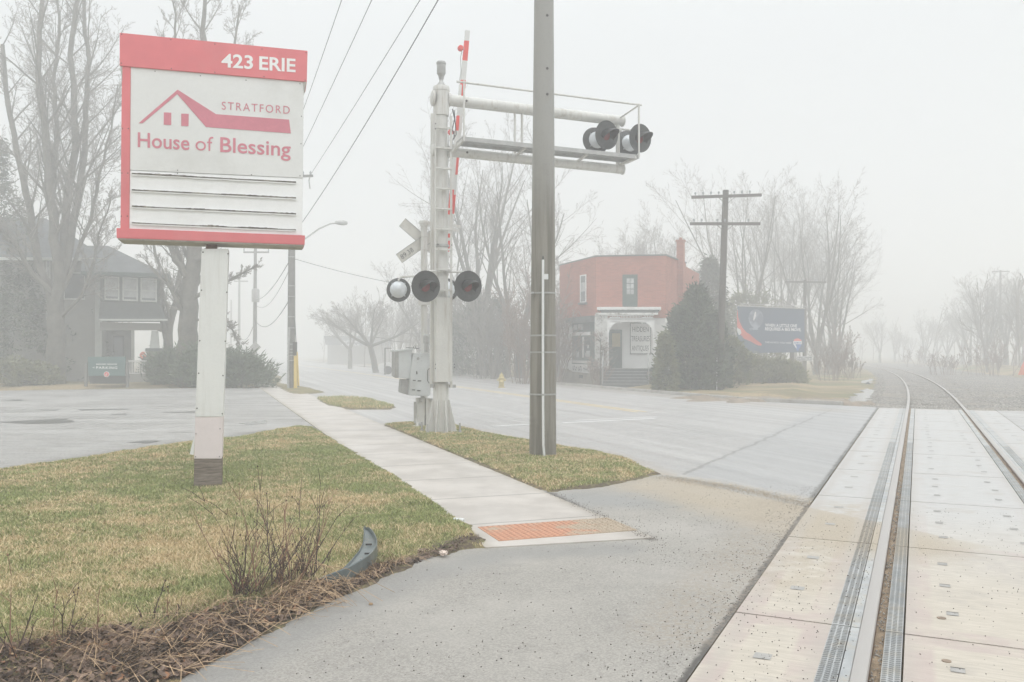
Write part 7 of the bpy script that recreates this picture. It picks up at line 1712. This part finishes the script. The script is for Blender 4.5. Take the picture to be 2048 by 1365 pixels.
for o, lb in zip(m.build_each('bent_grass_stalk', M_STRAW), ('bent tan stalk reaching the footpath nearest the dry weed', 'middle one of the tan stalks bent over the bumper strip', 'longest tan stalk bent across the bumper strip', 'short flat tan stalk on the asphalt below the weed', 'long flat tan straw lying along the asphalt edge')): tag(o, lb, 'grass stalk', 'bent dead grass stalks')
# broken bumper trim
M_BUMP = pm('grey_green_plastic', (0.115, 0.14, 0.14), 0.12, 5, 0.35, grime=(0.36, 0.36, 0.34), gfac=0.3)
path_px = [(632, 1182), (668, 1178), (700, 1172), (728, 1158), (746, 1143), (756, 1124), (755, 1104), (744, 1084), (731, 1074)]
bt = thing('broken_bumper_trim', G(700, 1165), 'curved grey-green broken plastic bumper strip lying on the lawn edge', 'bumper strip'); cen = [G(*q, .02) for q in path_px]
cr_ = []
for i in range(len(cen) - 1):
    for k in range(5): cr_.append(cen[i].lerp(cen[i + 1], k / 5))
cr_.append(cen[-1]); N_ = len(cr_)
for _ in range(3): cr_ = [cr_[0]] + [(cr_[i - 1] + cr_[i] * 2 + cr_[i + 1]) / 4 for i in range(1, N_ - 1)] + [cr_[-1]]
inner = G(660, 1120, .02); V = []; m = MB()
for i, p in enumerate(cr_):
    t = i / (N_ - 1); s_ = sin(pi * min(1, t * 1.0 + .04)) ** .6; hgt = .030 + .105 * s_; d = (cr_[min(i + 1, N_ - 1)] - cr_[max(i - 1, 0)]).normalized(); n_ = Vector((-d.y, d.x, 0)); n_ = n_ if n_.dot(inner - p) > 0 else -n_
    lift = Vector((0, 0, .006 + .06 * max(0, t - .75) * 4)); wf = (.02 + .13 * sin(pi * min(1, max(0, t * 1.05 - .05))) ** 1.2) 
    for a, z in ((-.016, -.012), (0, .0), (.004, hgt), (.012, hgt + .004), (.010, hgt * .55), (wf, hgt * .50), (wf + .004, hgt * .50 + .015)): m.v.append(tuple(p + n_ * a + lift + Vector((0, 0, z))))
for i in range(N_ - 1):
    for k in range(6): m.f.append((i * 7 + k, i * 7 + k + 1, (i + 1) * 7 + k + 1, (i + 1) * 7 + k)); m.sm.append(True)
bo = m.build('curved_strip', M_BUMP, bt); bo.modifiers.new('s', 'SOLIDIFY').thickness = .003
m = MB()
for t in (.42, .52, .62, .74):
    i = int(t * (N_ - 1)); p = cr_[i]; d = (cr_[i + 1] - cr_[i - 1]).normalized(); n_ = Vector((-d.y, d.x, 0)); n_ = n_ if n_.dot(inner - p) > 0 else -n_; q = p + n_ * .07 + Vector((0, 0, .078)); m.beam(q - n_ * .025, q + n_ * .025, .010, .014)
m.build_each('clip_tab', M_BOLT, bt)
# litter
def crumple(name, c, r, mat, label, cat, seed, flat=.6):
    T = random.Random(seed); me = bpy.data.meshes.new(name); bm = bmesh.new(); bmesh.ops.create_icosphere(bm, subdivisions=3, radius=r)
    for v in bm.verts: v.co *= T.uniform(.55, 1.15); v.co.z *= flat
    bm.to_mesh(me); bm.free(); me.materials.append(mat); o = bpy.data.objects.new(name, me); sc.collection.objects.link(o); o.location = c + Vector((0, 0, r * flat * .7)); return tag(o, label, cat)
M_PAPER = pm('dirty_paper', (0.66, 0.56, 0.49), 0.2, 20, 0.8)
crumple('crumpled_paper', G(886, 1110, .03), .038, M_PAPER, 'crumpled pinkish paper at the lawn edge near the sidewalk end', 'paper', 1)
crumple('white_litter', G(597, 1218, .02), .014, M_PVC, 'tiny white scrap of litter beside the dry weed', 'litter', 2, .4); crumple('white_litter', G(215, 1284, .04), .018, M_PVC, 'small white scrap in the leaf litter at lower left', 'litter', 3, .4)
crumple('seed_head', G(742, 1210, .012), .014, M_STRAW, 'fuzzy tan seed head lying on the footpath', 'seed head', 4)
m = MB(); a, b = G(908, 1040, .045), G(928, 1043, .04); m.tube([a, b], [.022, .028], 12); tag(m.build('paper_cup', M_PVC), 'white paper cup lying where lawn meets sidewalk', 'cup')
m = MB(); m.tube([G(290, 1275, .07), G(318, 1266, .075), G(345, 1252, .08)], [.012, .02, .012], 6); tag(m.build('pale_stick', M_GALV), 'pale flat stick lying in the dead grass', 'stick')
# tactile plate
M_TACT = pm('orange_tactile_iron', (0.58, 0.26, 0.14), 0.15, 3, 0.7, fine=30, grime=(0.50, 0.42, 0.32), gfac=0.75); 
def mat_tact(name, c0, rough=.7):
    n = NB(name); d = n.polyd([S(6.9, 3.75), S(7.7, 3.75)], .5, 3); g = n.mul(n.ss(n.math('ADD', n.noise(4, 5, .7), n.ss(d, .95, .0, 0, .35)), .52, .74), .9)
    c = n.mix(n.ss(n.noise(30, 3, .7), .35, .7), c0, tuple(x * 1.25 for x in c0)); return n.done(n.mix(g, c, sandcol(n)), rough, 0, .3)
M_TACT = mat_tact('orange_tactile_iron_worn', (0.46, 0.235, 0.145))
M_TACTD = mat_tact('worn_dome_iron', (0.37, 0.185, 0.12)); M_X = pm('worn_dome', (0.40, 0.19, 0.13), 0.25, 6, 0.7)
tp_ = thing('tactile_plate', S(7.3, 3.0, .02), 'orange dimpled tactile plate set in the end of the sidewalk', 'tactile plate')
m = MB(); u0, u1, v0, v1 = 6.98, 7.60, 2.36, 3.70
m.prism([(v0, u0), (v1, u0), (v1, u1), (v0, u1)], lambda a, b, d: S(b, a, d), .020, .027); m.build('plate', M_TACT, tp_, bevel=0)
m = MB(); nu, nv = 11, 24
for i in range(nu):
    for j in range(nv):
        c = S(u0 + .03 + (u1 - u0 - .06) * i / (nu - 1), v0 + .03 + (v1 - v0 - .06) * j / (nv - 1), .027)
        m.lathe([(.016, 0), (.010, .005), (.001, .0055)], Matrix.Translation(c), 8)
o = m.build('raised_domes', M_TACTD, tp_); o['kind'] = 'stuff'
pts = [S(R_.uniform(u0, u1), v1 - abs(R_.gauss(0, .28)), .029) for i in range(1100)]
stones('plate_grit', pts, .0015, .005, M_SANDG, 'sandy grit half covering the right end of the tactile plate', 9)
# ================================================================== AIR
hz = NB('haze_air'); hz.t.nodes.remove(hz.b)
pv = hz.t.nodes.new('ShaderNodeVolumePrincipled'); pv.inputs['Density'].default_value = HAZE; pv.inputs['Color'].default_value = (0.985, 0.99, 0.99, 1); pv.inputs['Anisotropy'].default_value = 0.2
hz.t.links.new(pv.outputs[0], hz.out.inputs['Volume'])
mb = MB(); mb.box((0, 300, 14), (1280, 680, 30.4)); tag(mb.build('haze', hz.m), 'thick even fog filling the whole scene', 'fog', kind='stuff')
